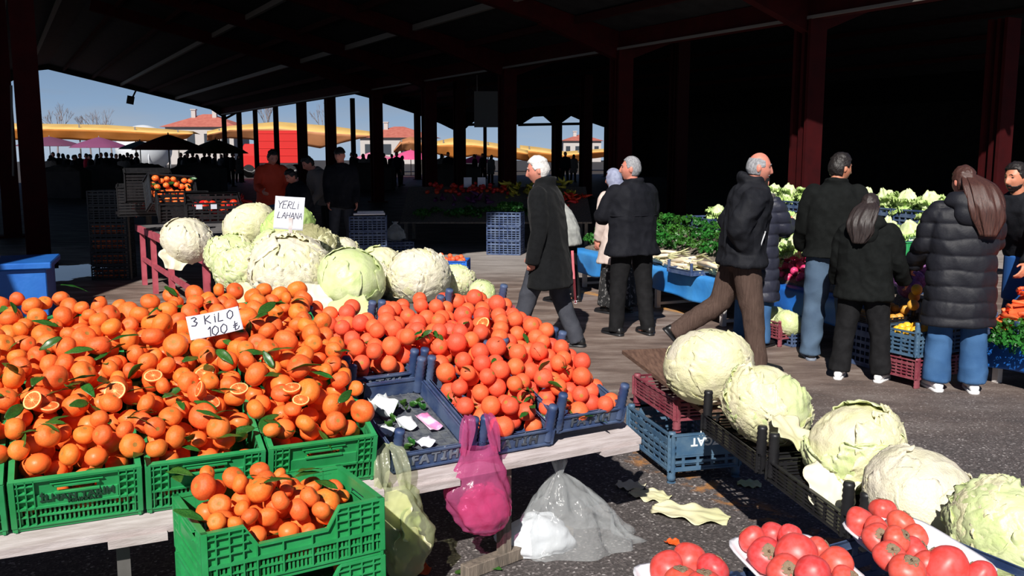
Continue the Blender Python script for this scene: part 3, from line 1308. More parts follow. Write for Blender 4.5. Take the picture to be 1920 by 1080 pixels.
# ------------------------------------------------------------------ left display: mandarins
TILT = math.atan(0.30)
AL = math.atan2(0.425, 0.905)
OL = Vector((-1.65, 2.95, 0.49))
e1L = Vector((math.cos(AL), math.sin(AL), 0))
e2L = Vector((-math.sin(AL), math.cos(AL), 0))
HC = 0.20


def dispL(a, b, h=0.0):
    return OL + e1L * a + e2L * b + Vector((0, 0, 0.30 * b + h))


CW, CD = 0.405, 0.59
# the plank table under it
t = thing('plank_table', 'pale plank table under the green crates of mandarins', 'table', (OL.x, OL.y, 0))
M_L = Matrix.Rotation(AL, 4, 'Z')


def local_table(t, a0, a1, b1, z0, ang, leg_a, m_top, m_leg, front=True):
    tl = math.atan(0.30)
    for i in range(7):
        b0_, b1_ = -0.05 + (b1 + 0.1) * i / 7, -0.05 + (b1 + 0.1) * (i + 1) / 7 - 0.008
        mb = MB()
        v = []
        for bb in (b0_, b1_):
            for a in (a0, a1):
                for dz in (-0.028, 0.0):
                    v.append((a, bb, z0 + 0.30 * bb + dz))
        mb.add(v, [(0, 1, 3, 2), (4, 6, 7, 5), (0, 4, 5, 1), (2, 3, 7, 6), (0, 2, 6, 4), (1, 5, 7, 3)])
        mb.build('board', m_top, t, smooth=False)
    for a in leg_a:
        for bb in ((0.10, b1 - 0.08) if front else (b1 - 0.08,)):
            mb = MB()
            z = z0 + 0.30 * bb - 0.03
            mb.box2((a - 0.022, bb - 0.022, 0), (a + 0.022, bb + 0.022, z))
            mb.build('leg', m_leg, t, smooth=False)
    for bb in (0.10, b1 - 0.08):
        z = z0 + 0.30 * bb - 0.07
        mb = MB()
        mb.box2((a0 + 0.05, bb + 0.022, z - 0.05), (a1 - 0.05, bb + 0.05, z + 0.03))
        mb.build('bearer', m_leg, t, smooth=False)
    for a in leg_a:
        mb = MB()
        mb.box2((a - 0.05, -0.075, z0 - 0.062), (a + 0.14, 0.05, z0 - 0.036))
        mb.build('batten', m_top, t, smooth=False)


t.rotation_euler = (0, 0, AL)
local_table(t, -1.0, 1.26, 1.24, 0.485, AL, (-0.55, 0.335, 0.98), m_wood_pale, m_leg_grey)

proto = make_crate('green_crate', 'green', CW, CD, HC, m_green_crate, 'basket')
green_lab = {
    (-1, 0): 'green crate cut by the left photo edge at the mandarin table front',
    (0, 0): 'green crate with dark lettering at the front of the mandarin table',
    (1, 0): 'green crate behind the low green crate, next to the lettered one',
    (2, 0): 'green crate at the right front corner of the mandarin table, by the empty tray',
}
first = True
for row in (0, 1):
    for cidx in (-1, 0, 1, 2):
        a = 0.203 + cidx * 0.418
        b = 0.30 + row * 0.625
        loc = dispL(a, b)
        lab = green_lab.get((cidx, row), 'green crate buried under mandarins in the back row, only its rim shows')
        if first:
            o = proto
            o.location = loc
            o.rotation_euler = (Matrix.Rotation(AL, 3, 'Z') @ Matrix.Rotation(TILT, 3, 'X')).to_euler()
            o['label'] = lab
            first = False
        else:
            o = crate_copy(proto, loc, AL, TILT, lab)
        if row == 1:
            o['group'] = 'buried green crates in the back row'
        if (cidx, row) == (0, 0):
            M = Matrix.Translation((0.0, -CD / 2 + 0.0040, HC * 0.605)) @ Matrix.Rotation(R(90), 4, 'X')
            text_obj('İLHAN TARIM', 0.035, 0.0035, 'lettering', m_dark_print, o, M, bold=0.0012, space=1.05)
            M = Matrix.Translation((0.02, -CD / 2 + 0.0040, HC * 0.505)) @ Matrix.Rotation(R(90), 4, 'X')
            text_obj('KIRIKKALE', 0.020, 0.0035, 'lettering', m_dark_print, o, M, bold=0.0006, space=1.1)


def heap_h(a, b):
    f = min(1, max(0, (b + 0.02) / 0.35))
    g2 = min(1, max(0, (1.34 - b) / 0.75))
    gx = min(1, max(0.0, (1.27 - a) / 0.16))
    return 0.072 - 0.03 * max(0, b - 0.7) / 0.55 + (0.080 * f * g2) * (0.4 + 0.6 * gx) + 0.022 * math.sin(a * 7.3 + 1) * math.sin(b * 6.1) * f


def in_wall(a, b, r):
    """distance test against the crate walls of the left display"""
    k = (a + 0.0 + 0.005) / 0.418
    fa = (k - math.floor(k)) * 0.418
    fb = b if b < 0.61 else b - 0.625
    return fa < r or fa > 0.405 - r or fb < r or fb > 0.59 - r


def okL(a, b, z, r):
    rim = HC + 0.30 * b
    if z - r * 0.45 < rim and in_wall(a, b, r * 1.02 + 0.006):
        return False
    return True


heapL = Heap()
flo = lambda a, b: 0.30 * b + 0.02
surf_core = lambda a, b: 0.30 * b + HC + heap_h(a, b) - 0.082
surf_top = lambda a, b: 0.30 * b + HC + heap_h(a, b) - 0.012
smpL = lambda: (rng.uniform(-0.42, 1.235), rng.uniform(0.02, 1.24))
core = heapL.fill(520, smpL, lambda: rng.uniform(0.036, 0.046), flo, surf_core, 8, 40, okL)
top = heapL.fill(238, smpL, lambda: min(0.060, max(0.032, rng.gauss(0.0425, 0.006))), flo, surf_top, 26, 50, okL)
mb = MB()
for (a, b, z, r) in core:
    q = dispL(a, b) - Vector((0, 0, 0.30 * b)) + Vector((0, 0, z))
    mb.sphere(q, (r, r, r * 0.85), 10, 7)
rest_mandarins = mb
top_w = []
for (a, b, z, r) in top:
    q = dispL(a, b) - Vector((0, 0, 0.30 * b)) + Vector((0, 0, z))
    top_w.append((q, r))
    o = inst(rng.choice(mand_me), 'mandarin', q, rand_rot(rng, 0.8), r)
    tag(o, 'whole orange mandarin heaped in the green crates on the plank table', 'mandarin', 'mandarins heaped on the plank table')


def surface_hit(px, py, cloud, lift=0.0):
    """where the sight line through a point first meets the heap"""
    d = ray(px, py).normalized()
    c0 = Vector((0, 0, CAMH))
    best = None
    for q, r in cloud:
        w = q - c0
        tca = w.dot(d)
        d2 = w.length_squared - tca * tca
        if d2 < r * r:
            tt = tca - math.sqrt(r * r - d2)
            if best is None or tt < best:
                best = tt
    if best is None:
        q, r = min(cloud, key=lambda k: (k[0] - c0).cross(d).length)
        best = (q - c0).dot(d)
    return c0 + d * (best - lift)


# halved mandarins: peel bowl, pith ring and a segmented face
def half_mesh():
    peel = MB()
    rings = []
    n = 28
    for i in range(8):
        th = PI / 2 + (PI / 2) * i / 7
        rr = math.sin(th) if i < 7 else 0.02
        rings.append([(rr * math.cos(2 * PI * k / n), rr * math.sin(2 * PI * k / n), math.cos(th) * 0.8) for k in range(n)])
    peel.loft(rings)
    face = MB()
    seg = 10
    for s_ in range(seg):
        a0 = 2 * PI * s_ / seg + 0.022
        a1 = 2 * PI * (s_ + 1) / seg - 0.022
        v = [(0.10 * math.cos((a0 + a1) / 2), 0.10 * math.sin((a0 + a1) / 2), 0.028)]
        for k in range(6):
            a = a0 + (a1 - a0) * k / 5
            v.append((0.84 * math.cos(a), 0.84 * math.sin(a), 0.022))
        for k in range(6):
            a = a0 + (a1 - a0) * k / 5
            v.append((0.5 * math.cos(a), 0.5 * math.sin(a), 0.045))
        f = [(7 + k, 1 + k, 2 + k, 8 + k) for k in range(5)] + [(0, 7 + k, 8 + k) for k in range(5)]
        face.add(v, f)
    pith = MB()
    n = 32
    pr = []
    for rr, z in ((1.0, 0.0), (0.99, 0.012), (0.86, 0.012), (0.3, 0.014), (0.02, 0.016)):
        pr.append([(rr * math.cos(2 * PI * k / n), rr * math.sin(2 * PI * k / n), z) for k in range(n)])
    pith.loft(pr)
    return peel.mesh('half_peel', m_peel), face.mesh('half_flesh', m_flesh), pith.mesh('half_pith', m_pith)


hp, hf, hpi = half_mesh()
halves = [(215, 733, 0.038, (0.05, -0.75, 0.66), 'halved mandarin facing outwards in the middle of the heap'),
          (287, 704, 0.033, (0.1, -0.45, 0.9), 'halved mandarin with its cut face up, just behind the middle of the heap'),
          (60, 750, 0.034, (-0.2, -0.8, 0.6), 'halved mandarin near the left edge of the photo, face to the viewer'),
          (93, 761, 0.031, (0.1, -0.25, 0.97), 'halved mandarin lying flat against another half at the left'),
          (383, 700, 0.036, (0.0, -0.5, 0.87), 'large halved mandarin below the kilo price card'),
          (372, 729, 0.030, (-0.8, -0.5, 0.4), 'halved mandarin turned sideways beneath the large half'),
          (397, 752, 0.032, (0.5, -0.35, 0.8), 'halved mandarin tilted away, lowest of the trio under the price card'),
          (448, 728, 0.034, (0.05, -0.42, 0.9), 'halved mandarin alone beside the trio, cut face up'),
          (547, 726, 0.034, (0.0, -0.3, 0.95), 'halved mandarin near the empty tray, upper of a pair'),
          (564, 749, 0.032, (0.1, -0.4, 0.9), 'halved mandarin near the empty tray, lower of a pair')]
for px, py, r, nrm, lab in halves:
    q = surface_hit(px, py, top_w, 0.022)
    ro = Vector(nrm).to_track_quat('Z', 'Y').to_euler()
    t = thing('halved_mandarin', lab, 'mandarin', q, rot=ro)
    for me, nm in ((hp, 'peel'), (hpi, 'pith'), (hf, 'cut_face')):
        inst(me, nm, (0, 0, 0), (0, 0, 0), r, t)


# leaves
def leaf_mesh(seed, nu=6, nv=12, curl=0.25):
    r = random.Random(seed)
    c = r.uniform(0.1, 0.35)
    tw = r.uniform(-0.5, 0.5)
    mb = MB()

    def f(u, v):
        x = (u - 0.5) * 2
        w = 0.23 * (math.sin(PI * min(1, v * 0.92 + 0.05)) ** 0.8) * (1 - 0.25 * v)
        z = -c * (v - 0.1) ** 2 + 0.10 * abs(x) * w * 4 * 0.35
        y = v
        xx = x * w
        a = tw * v
        return (xx * math.cos(a) - z * math.sin(a), y, xx * math.sin(a) + z * math.cos(a) + 0.01 * math.sin(v * 14) * x)
    mb.grid(f, nu, nv, 0, 0.006)
    mb.tube([(0, -0.14, 0.02), (0, 0.02, 0.0)], 0.012, 5)
    return mb.mesh('citrus_leaf', m_leaf)


leaf_me = [leaf_mesh(i) for i in range(6)]


def scatter_leaves(n, cloud, label, group, area, lsize=(0.07, 0.11), seed=1):
    r = random.Random(seed)
    for _ in range(n):
        px, py = area(r)
        q = surface_hit(px, py, cloud, 0.004)
        rot = Euler((r.gauss(0.15, 0.45), r.gauss(0, 0.45), r.uniform(0, 6.28)))
        o = inst(r.choice(leaf_me), 'citrus_leaf', q, rot, r.uniform(*lsize))
        tag(o, label, 'leaf', group)


special = [(175, 655, 2.2, 0.10), (205, 640, -1.3, 0.12), (350, 668, 0.4, 0.10), (160, 545, 1.9, 0.10), (235, 660, -1.0, 0.10), (500, 660, -1.2, 0.11), (545, 695, -1.6, 0.12),
           (535, 705, 2.4, 0.10), (312, 882, -1.9, 0.11), (330, 890, -2.6, 0.10), (40, 812, -1.4, 0.07), (262, 850, -2.9, 0.08), (155, 885, -1.5, 0.07),
           (400, 778, -1.4, 0.09), (345, 745, 2.6, 0.09), (205, 795, 0.6, 0.06), (330, 555, 1.0, 0.10), (300, 582, 0.4, 0.10), (485, 590, -0.4, 0.12), (470, 600, -2.0, 0.10),
           (450, 735, 2.0, 0.08), (525, 800, 1.0, 0.08), (90, 790, -1.2, 0.07)]
for px, py, az, ls in special:
    q = surface_hit(px, py, top_w, 0.012)
    o = inst(rng.choice(leaf_me), 'citrus_leaf', q, Euler((rng.uniform(0.1, 0.5), rng.uniform(-0.3, 0.3), az)), ls)
    tag(o, 'glossy green citrus leaf lying among the heaped mandarins', 'leaf', 'leaves among the heaped mandarins')
scatter_leaves(78, top_w, 'glossy green citrus leaf lying among the heaped mandarins', 'leaves among the heaped mandarins',
               lambda r: (r.uniform(0, 640), r.uniform(560, 850)), (0.06, 0.105), 3)

# ------------------------------------------------------------------ the low green crates standing in front
FL, FW, FH = 0.60, 0.40, 0.20
fc = make_crate('green_crate', 'green crate with a dipped front, topmost of the low stack of mandarins', FL, FW, FH, m_green_crate, 'basket', cut=(0.22, 0.74, 0.068))
AF = math.atan2(0.30, 0.54)
pA = P(377, 1002, 0.605)
pB = P(716, 932, 0.605)
e1F = (pB - pA)
AF = math.atan2(e1F.y, e1F.x)
e1F = Vector((math.cos(AF), math.sin(AF), 0))
e2F = Vector((-math.sin(AF), math.cos(AF), 0))
oF = pA + e1F * (FL / 2) + e2F * (FW / 2)
fc.location = (oF.x, oF.y, 0.402)
fc.rotation_euler = (0, 0, AF)
fc2 = crate_copy(fc, (oF.x, oF.y, 0.201), AF, 0, 'second green crate of the low stack, a mandarin and leaves poke out')
fc3 = crate_copy(fc, (oF.x, oF.y, 0.0), AF, 0, 'bottom green crate of the low stack standing on the asphalt')
hF = Heap()


def okF(x, y, z, r):
    k = 0.006
    if abs(x) > FL / 2 - 0.02 - r or abs(y) > FW / 2 - 0.02 - r:
        return False
    return True


def surfF(x, y):
    edge = max(0, (x - 0.02) / 0.28)
    return 0.200 + 0.060 * math.exp(-((x + 0.12) / 0.2) ** 2) * (1 + 0.2 * y / 0.2) - 0.09 * edge ** 1.6 + 0.06 * (y / 0.2) * 0.3


smpF = lambda: (rng.uniform(-FL / 2, FL / 2), rng.uniform(-FW / 2, FW / 2))
core = hF.fill(90, smpF, lambda: rng.uniform(0.034, 0.042), lambda x, y: 0.012, lambda x, y: surfF(x, y) - 0.095, 8, 40, okF)
topF = hF.fill(52, smpF, lambda: min(0.056, max(0.027, rng.gauss(0.0385, 0.007))), lambda x, y: 0.012, lambda x, y: surfF(x, y), 30, 60, okF)
MF = Matrix.Translation((oF.x, oF.y, 0.402)) @ Matrix.Rotation(AF, 4, 'Z')
for (x, y, z, r) in core:
    rest_mandarins.sphere(MF @ Vector((x, y, z)), (r, r, r * 0.85), 10, 7)
topF_w = []
for (x, y, z, r) in topF:
    q = MF @ Vector((x, y, z))
    topF_w.append((q, r))
    o = inst(rng.choice(mand_me), 'mandarin', q, rand_rot(rng, 0.7), r)
    tag(o, 'whole mandarin in the low green crate in front of the table', 'mandarin', 'mandarins in the low front crate')
for px, py, az, ls in [(380, 975, 1.4, 0.10), (560, 885, -0.5, 0.12), (590, 900, -2.2, 0.11), (510, 895, 1.2, 0.09), (600, 885, 2.6, 0.12), (495, 905, -1.2, 0.1), (530, 975, -1.5, 0.06), (545, 1000, 1.7, 0.07)]:
    q = surface_hit(px, py, topF_w, 0.004)
    o = inst(rng.choice(leaf_me), 'citrus_leaf', q, Euler((rng.uniform(-0.1, 0.4), rng.uniform(-0.3, 0.3), az)), ls)
    tag(o, 'green citrus leaf in the low front crate of mandarins', 'leaf', 'leaves in the low front crate')
q = MF @ Vector((0.19, -0.11, -0.201 + 0.155))
o = inst(mand_me[0], 'mandarin', q, (0.3, 0.2, 0), 0.042)
tag(o, 'mandarin showing in the second crate of the low stack', 'mandarin')
o = inst(leaf_me[1], 'citrus_leaf', q + Vector((0.03, -0.02, 0.04)), (0.2, 0.1, -1.2), 0.09)
tag(o, 'green leaf beside the lone mandarin in the second crate', 'leaf')

# ------------------------------------------------------------------ right display: oranges in navy trays
AR = R(30)
OR_ = Vector((-0.47, 3.555, 0.495))
e1R = Vector((math.cos(AR), math.sin(AR), 0))
e2R = Vector((-math.sin(AR), math.cos(AR), 0))
TW, TD, TH = 0.370, 0.575, 0.078


def dispR(a, b, h=0.0):
    return OR_ + e1R * a + e2R * b + Vector((0, 0, 0.30 * b + h))


t = thing('plank_table', 'pale plank table under the navy trays of oranges', 'table', (OR_.x, OR_.y, 0), AR)
local_table(t, -0.02, 1.19, 1.24, 0.485, AR, (0.12, 1.02), m_wood_pale, m_wood_grey, False)
tray = make_crate('navy_tray', 'x', TW, TD, TH, m_blue_crate, 'tray', post=0.175)
tray_lab = {(0, 0): 'empty navy tray holding paper notes and leaf scraps beside the mandarins',
            (1, 0): 'navy tray of oranges mid front row, pink bag hung on its posts',
            (2, 0): 'navy tray of oranges at the right end of the front row',
            (0, 1): 'navy tray of oranges behind the empty tray',
            (1, 1): 'navy tray of oranges in the middle of the back row',
            (2, 1): 'navy tray of oranges at the right end of the back row'}
first = True
RT = Matrix.Rotation(AR, 3, 'Z') @ Matrix.Rotation(TILT, 3, 'X')
LIFT = {(2, 0): 0.045, (2, 1): 0.03}
for row in (0, 1):
    for ci in (0, 1, 2):
        loc = dispR(TW / 2 + ci * 0.379, TD / 2 * 0.96 + row * 0.585, LIFT.get((ci, row), 0))
        if first:
            o = tray
            o.location = loc
            o.rotation_euler = RT.to_euler()
            o['label'] = tray_lab[(ci, row)]
            first = False
        else:
            o = crate_copy(tray, loc, AR, TILT, tray_lab[(ci, row)])
        if (ci, row) == (0, 0):
            for ch in o.children:
                if ch.name.startswith('floor_panel'):
                    dirty = ch
        if row == 0:
            M = Matrix.Translation((0, -TD / 2 + 0.009, TH * 0.5)) @ Matrix.Rotation(R(90), 4, 'X')
            text_obj('FATİH', 0.062, 0.003, 'lettering', m_grey_print, o, M, bold=0.002, space=1.25)


dirty.data = dirty.data.copy()
dirty.data.materials[0] = m_tray_floor


def hR(a, b):
    cl = min(1, max(0, a / 0.1)) if b > 0.58 else min(1, max(0, (a - 0.40) / 0.12))
    f = min(1, max(0, (b + 0.0) / 0.22)) if b < 0.6 else 1
    e = min(1, max(0, (1.135 - a) / 0.09))
    g2 = min(1, max(0, (1.22 - b) / 0.12))
    return TH + 0.022 + 0.130 * cl * (0.34 + 0.75 * f) * (0.35 + 0.65 * e) * (0.5 + 0.5 * g2) * (1 - 0.5 * min(1, max(0, (b - 0.55) / 0.5)))


def okR(a, b, z, r):
    if b < 0.585 + r and a < 0.379 + r and not (b > 0.585 + r * 0.6):
        return False
    fa = a % 0.379
    fb = b if b < 0.575 else b - 0.585
    rim = TH + 0.30 * b
    wallhit = fa < r + 0.01 or fa > 0.370 - r - 0.008 or fb < r + 0.01 or fb > 0.565 - r
    if wallhit and z - r * 0.5 < rim:
        return False
    # corner posts
    for pa in (0.02, 0.350):
        for pb in (0.02, 0.54):
            if (fa - pa) ** 2 + (fb - pb) ** 2 < (r + 0.02) ** 2 and z - r < rim + 0.10:
                return False
    return True


heapR = Heap()
floR = lambda a, b: 0.30 * b + 0.014 + (0.045 if a > 0.755 else 0)
smpR = lambda: (rng.uniform(0.0, 1.12), rng.uniform(0.0, 1.19))
orr = heapR.fill(290, smpR, lambda: min(0.050, max(0.036, rng.gauss(0.042, 0.003))), floR, lambda a, b: 0.30 * b + hR(a, b) - 0.01, 26, 70, okR)
or_w = []
for (a, b, z, r) in orr:
    q = dispR(a, b) - Vector((0, 0, 0.30 * b)) + Vector((0, 0, z))
    or_w.append((q, r))
    o = inst(rng.choice(oran_me), 'orange', q, rand_rot(rng, 1.5), r)
    tag(o, 'round reddish orange piled in the navy trays', 'orange', 'oranges piled in the navy trays')
scatter_leaves(34, or_w, 'dull green leaf caught among the piled oranges', 'leaves among the piled oranges',
               lambda r: (lambda f: (r.uniform(600 + 330 * f, 960 + 180 * f), 600 + 190 * f))(r.random()), (0.05, 0.085), 8)
for px, py, n, lab in ((848, 748, 6, 'sprig of green leaves hanging over the side of the empty tray'), (795, 625, 5, 'dry leafy sprig among the oranges of the back row'),
                       (1055, 690, 4, 'small green sprig on the oranges near the right end'), (990, 742, 5, 'green sprig on the oranges of the middle tray')):
    q = surface_hit(px, py, or_w, 0.01)
    t = thing('leafy_sprig', lab, 'sprig', q)
    s_ = MB()
    s_.tube([(0, 0, 0.03), (0.01, 0, 0), (0.03, -0.01, -0.03)], 0.002, 5)
    s_.build('stem', m_leaf, t)
    for i in range(n):
        inst(leaf_me[i % 6], 'leaf', (rng.uniform(-.02, .02), rng.uniform(-.02, .02), rng.uniform(-.02, .02)), (rng.gauss(0.3, 0.5), rng.gauss(0, 0.5), 6.28 * i / n), rng.uniform(0.035, 0.06), t)
# a cut orange wedge pair on the back row
q = surface_hit(905, 607, or_w, 0.02)
t = thing('halved_orange', 'cut open orange on top of the back row, peel flap hanging', 'orange', q, rot=Vector((-0.5, -0.6, 0.6)).to_track_quat('Z', 'Y').to_euler())
for me, nm in ((hp, 'peel'), (hpi, 'pith'), (hf, 'cut_face')):
    inst(me, nm, (0, 0, 0), (0, 0, 0), 0.036, t)

# what lies in the empty tray
trM = Matrix.Translation(dispR(TW / 2, TD / 2 * 0.96)) @ RT.to_4x4()


def note(label, px, py, w, h, m, curl, az, cat='paper', name='paper_note'):
    d = ray(px, py)
    # meet the tray floor
    n = RT @ Vector((0, 0, 1))
    p0 = trM @ Vector((0, 0, 0.012))
    c0 = Vector((0, 0, CAMH))
    tt = (p0 - c0).dot(n) / d.dot(n)
    q = c0 + d * tt
    mb = MB()

    def f(u, v):
        x, y = (u - 0.5) * w, (v - 0.5) * h
        z = 0.004 + curl * ((u - 0.5) ** 2 + 0.6 * (v - 0.3) ** 2) + 0.3 * curl * math.sin(u * 7 + v * 4) * 0.5 + 0.5 * curl * 0.3
        return (x, y, max(z, 0.002))
    mb.grid(f, 10, 10, 0, 0.0006)
    o = mb.build(name, m, loc=q, rot=(RT @ Matrix.Rotation(az, 3, 'Z')).to_euler())
    tag(o, label, cat)
    return o


note('crumpled white paper against the mandarins in the empty tray', 715, 780, 0.10, 0.085, m_paper_b, 0.14, 0.3)
note('folded white receipt lying flat in the middle of the empty tray', 760, 800, 0.075, 0.085, m_paper_b, 0.04, -0.1)
note('pink and white printed note in the empty tray', 803, 796, 0.065, 0.125, m_pinkpaper, 0.03, 0.15)
note('small white paper scrap half under the leaves in the empty tray', 722, 818, 0.06, 0.05, m_paper_b, 0.06, 0.5)
note('white triangular paper near the front rim of the empty tray', 796, 838, 0.075, 0.045, m_paper, 0.05, 0.25)
for i, (px, py) in enumerate([(735, 790), (728, 802), (760, 772), (775, 765), (785, 760), (770, 835), (755, 762), (742, 770), (765, 845), (712, 768), (790, 768), (748, 815)]):
    o = note('green leaf scrap on the floor of the empty tray', px, py, 0.018, 0.035, m_leaf, 0.05, i * 1.3, 'leaf', 'leaf_scrap')
    o['group'] = 'leaf scraps in the empty tray'
# knife stuck upright in the mandarins' side
q = P(676, 752, 0.66)
t = thing('knife', 'black handled knife stuck upright between the mandarins and the empty tray', 'knife', q, rot=(0.25, 0.25, 0))
k = MB()
k.tube([(0, 0, -0.005), (0, 0, 0.02), (0, 0, 0.06), (0, 0, 0.085), (0, 0, 0.095)], [0.009, 0.011, 0.010, 0.012, 0.007], 12)
k.build('handle', m_knife, t)
k = MB()
k.loft([[(-0.009, -0.001, 0), (0.009, -0.001, 0), (0.009, 0.001, 0), (-0.009, 0.001, 0)], [(-0.008, -0.0008, -0.05), (0.006, -0.0008, -0.05), (0.006, 0.0008, -0.05), (-0.008, 0.0008, -0.05)],
        [(0.004, -0.0003, -0.09), (0.006, -0.0003, -0.09), (0.006, 0.0003, -0.09), (0.004, 0.0003, -0.09)]])
k.build('blade', m_galv, t)

# wooden trestle leg of the orange table
q = P(945, 1036, 0.05)
t = thing('trestle', 'grey wooden trestle foot and post under the orange table', 'trestle', (q.x, q.y, 0), R(42))
k = MB()
k.box((0, 0, 0.25), (0.05, 0.045, 0.40))
k.build('post', m_wood_grey, t, smooth=False, bevel=0.003)
k = MB()
k.box((0.09, 0, 0.03), (0.62, 0.055, 0.055))
k.build('foot_rail', m_wood_grey, t, smooth=False, bevel=0.003)
k = MB()
k.box((0.13, 0.1, 0.42), (0.4, 0.05, 0.03), Matrix.Rotation(-0.2, 3, 'Z'))
k.build('top_rail', m_wood_grey, t, smooth=False, bevel=0.003)


# handwritten cards
def strokes(lines, name, m, parent, M, w=0.004):
    mb = MB()
    for ln in lines:
        mb.tube([M @ Vector((x, y, 0.0)) for x, y in ln], w, 5, flat=1.0)
    return mb.build(name, m, parent)


G = {'3': [[(0, .9), (.35, 1), (.55, .8), (.25, .55), (.6, .35), (.4, .02), (0, .08)]],
     'K': [[(0, 1), (.04, 0)], [(.55, .9), (.05, .5), (.6, 0)]],
     'İ': [[(.1, .75), (.12, 0)], [(.09, .95), (.11, .9)]],
     'L': [[(.1, 1), (0, .02), (.5, .05)]],
     'O': [[(.3, 1), (.02, .7), (.02, .25), (.3, 0), (.58, .3), (.58, .72), (.3, 1)]],
     '1': [[(0, .75), (.22, 1), (.2, 0)]],
     '0': [[(.3, 1), (.02, .7), (.02, .25), (.3, 0), (.58, .3), (.58, .72), (.3, 1)]],
     '₺': [[(.2, 1), (.2, .05), (.5, .15), (.6, .4)], [(0, .55), (.45, .75)], [(0, .35), (.45, .55)]],
     'Y': [[(0, 1), (.28, .5), (.3, 0)], [(.6, 1), (.28, .5)]],
     'E': [[(.55, 1), (.05, .96), (0, 0), (.5, .03)], [(.02, .5), (.42, .54)]],
     'R': [[(0, 0), (.08, 1), (.5, .85), (.45, .58), (.05, .48), (.55, 0)]],
     'A': [[(0, 0), (.3, 1), (.58, 0)], [(.1, .38), (.5, .4)]],
     'H': [[(.05, 1), (0, 0)], [(.55, 1), (.5, 0)], [(.02, .5), (.54, .52)]],
     'N': [[(0, 0), (.05, 1), (.5, 0), (.55, 1)]]}


def write(txt, x, y, h, adv=0.78, sl=0.12):
    out = []
    for ch in txt:
        if ch != ' ':
            for ln in G[ch]:
                out.append([(x + (px + sl * py) * h, y + py * h) for px, py in ln])
        x += h * adv * (0.45 if ch in ' İ1' else 1)
    return out


def card(name, label, q, w, h, rot, lines, sag=0.01):
    t = thing(name, label, 'price card', q, rot=rot)
    mb = MB()
    fn = lambda u, v: ((u - 0.5) * w, (v - 0.5) * h, sag * ((u - 0.5) ** 2 * 4 - 0.3 * v))
    mb.grid(fn, 12, 8, 0, 0.0012)
    mb.build('sheet', m_paper, t)
    mb = MB()
    for ln in lines:
        pts = []
        for a, b_ in zip(ln[:-1], ln[1:]):
            for k in range(4):
                pts.append((a[0] + (b_[0] - a[0]) * k / 4, a[1] + (b_[1] - a[1]) * k / 4))
        pts.append(ln[-1])
        pts = [(x, y, fn(x / w + 0.5, y / h + 0.5)[2] + 0.0008) for x, y in pts]
        mb.tube(pts, 0.0024, 5)
    mb.build('handwriting', m_ink, t)
    return t


q = surface_hit(403, 612, top_w, 0.10)
M3 = Matrix.Rotation(R(14), 3, 'Z') @ Matrix.Rotation(R(56), 3, 'X') @ Matrix.Rotation(R(11), 3, 'Z')
card('price_card', 'white card handwritten with the kilo price, stuck in the mandarins', q + Vector((0, 0, 0.012)), 0.21, 0.108, M3.to_euler(),
     write('3 KİLO', -0.092, 0.005, 0.040, 0.92) + write('100 ₺', -0.035, -0.052, 0.042, 0.82), 0.008)
# ------------------------------------------------------------------ cabbages
m_cab = {
    'cream': translucent('cabbage_cream', srgb(240, 233, 198), srgb(230, 228, 178), 0.5, 0.12, 2.2, bump=0.35, bscale=22, bdist=0.01),
    'green': translucent('cabbage_green', srgb(206, 222, 152), srgb(226, 232, 184), 0.42, 0.12, 2.0, bump=0.25, bscale=18, bdist=0.008),
    'white': translucent('cabbage_white', srgb(236, 228, 208), srgb(228, 222, 192), 0.5, 0.12, 2.5, bump=0.4, bscale=24, bdist=0.01),
    'bright': translucent('cabbage_bright_green', srgb(188, 222, 120), srgb(206, 230, 148), 0.45, 0.15, 2.0, bump=0.25, bscale=18, bdist=0.008),
    'olive': translucent('cabbage_shadowed', srgb(150, 148, 104), srgb(170, 166, 122), 0.6, 0.1, 3.0, bump=0.5, bscale=24, bdist=0.01),  # shadow of the written card put into this cabbage colour
}
m_stalk = mat('cabbage_stalk', srgb(236, 228, 204), 0.6)


def cab_dir(al, ph, lat):
    """direction at polar angle al from the stalk on meridian ph, moved sideways by lat"""
    m = Vector((math.sin(al) * math.cos(ph), math.sin(al) * math.sin(ph), -math.cos(al)))
    tdir = Vector((-math.sin(ph), math.cos(ph), 0))
    return (m * math.cos(lat) + tdir * math.sin(lat)).normalized()


def leaf_patch(ph, layer, seed, ruffle, wide=1.0, a0=0.22, a1=2.35, flare=0.0, n=(34, 36), thick=0.012):
    o = seed * 3.17
    mb = MB()

    def f(u, v):
        x = (u - 0.5) * 2
        w = wide * (math.sin(PI * (0.13 + 0.80 * v)) ** 0.6)
        w *= 1 + 0.10 * math.sin(v * 9 + o) * abs(x)
        al = a0 + (a1 - a0) * v + 0.10 * math.sin(x * 5 + o)
        d = cab_dir(al, ph, x * w)
        e = max(abs(x) ** 5, v ** 7)
        k = 1.015 + 0.013 * layer
        k += 0.022 * math.exp(-(x / 0.07) ** 2) * (1 - v) ** 0.7
        s = (v * 6.5 - abs(x) * 2.3)
        fr = s - math.floor(s) - 0.5
        k += 0.010 * math.exp(-(fr / 0.13) ** 2) * (1 - abs(x) ** 4)
        k += 0.028 * nz(d, 2.3, o) + 0.012 * nz(d, 7, o)
        k += ruffle * e * (0.45 + 0.7 * math.sin(x * 17 + v * 31 + o + 4 * nz(d, 3, o))) * 0.6
        k += ruffle * 0.34 * (1 - 2.4 * abs(nz(d, 4.5, o + 4))) + ruffle * 0.14 * (1 - 2 * abs(nz(d, 11, o + 9)))
        k += flare * (v ** 3)
        return d * k
    mb.grid(f, n[0], n[1], 0, thick)
    return mb


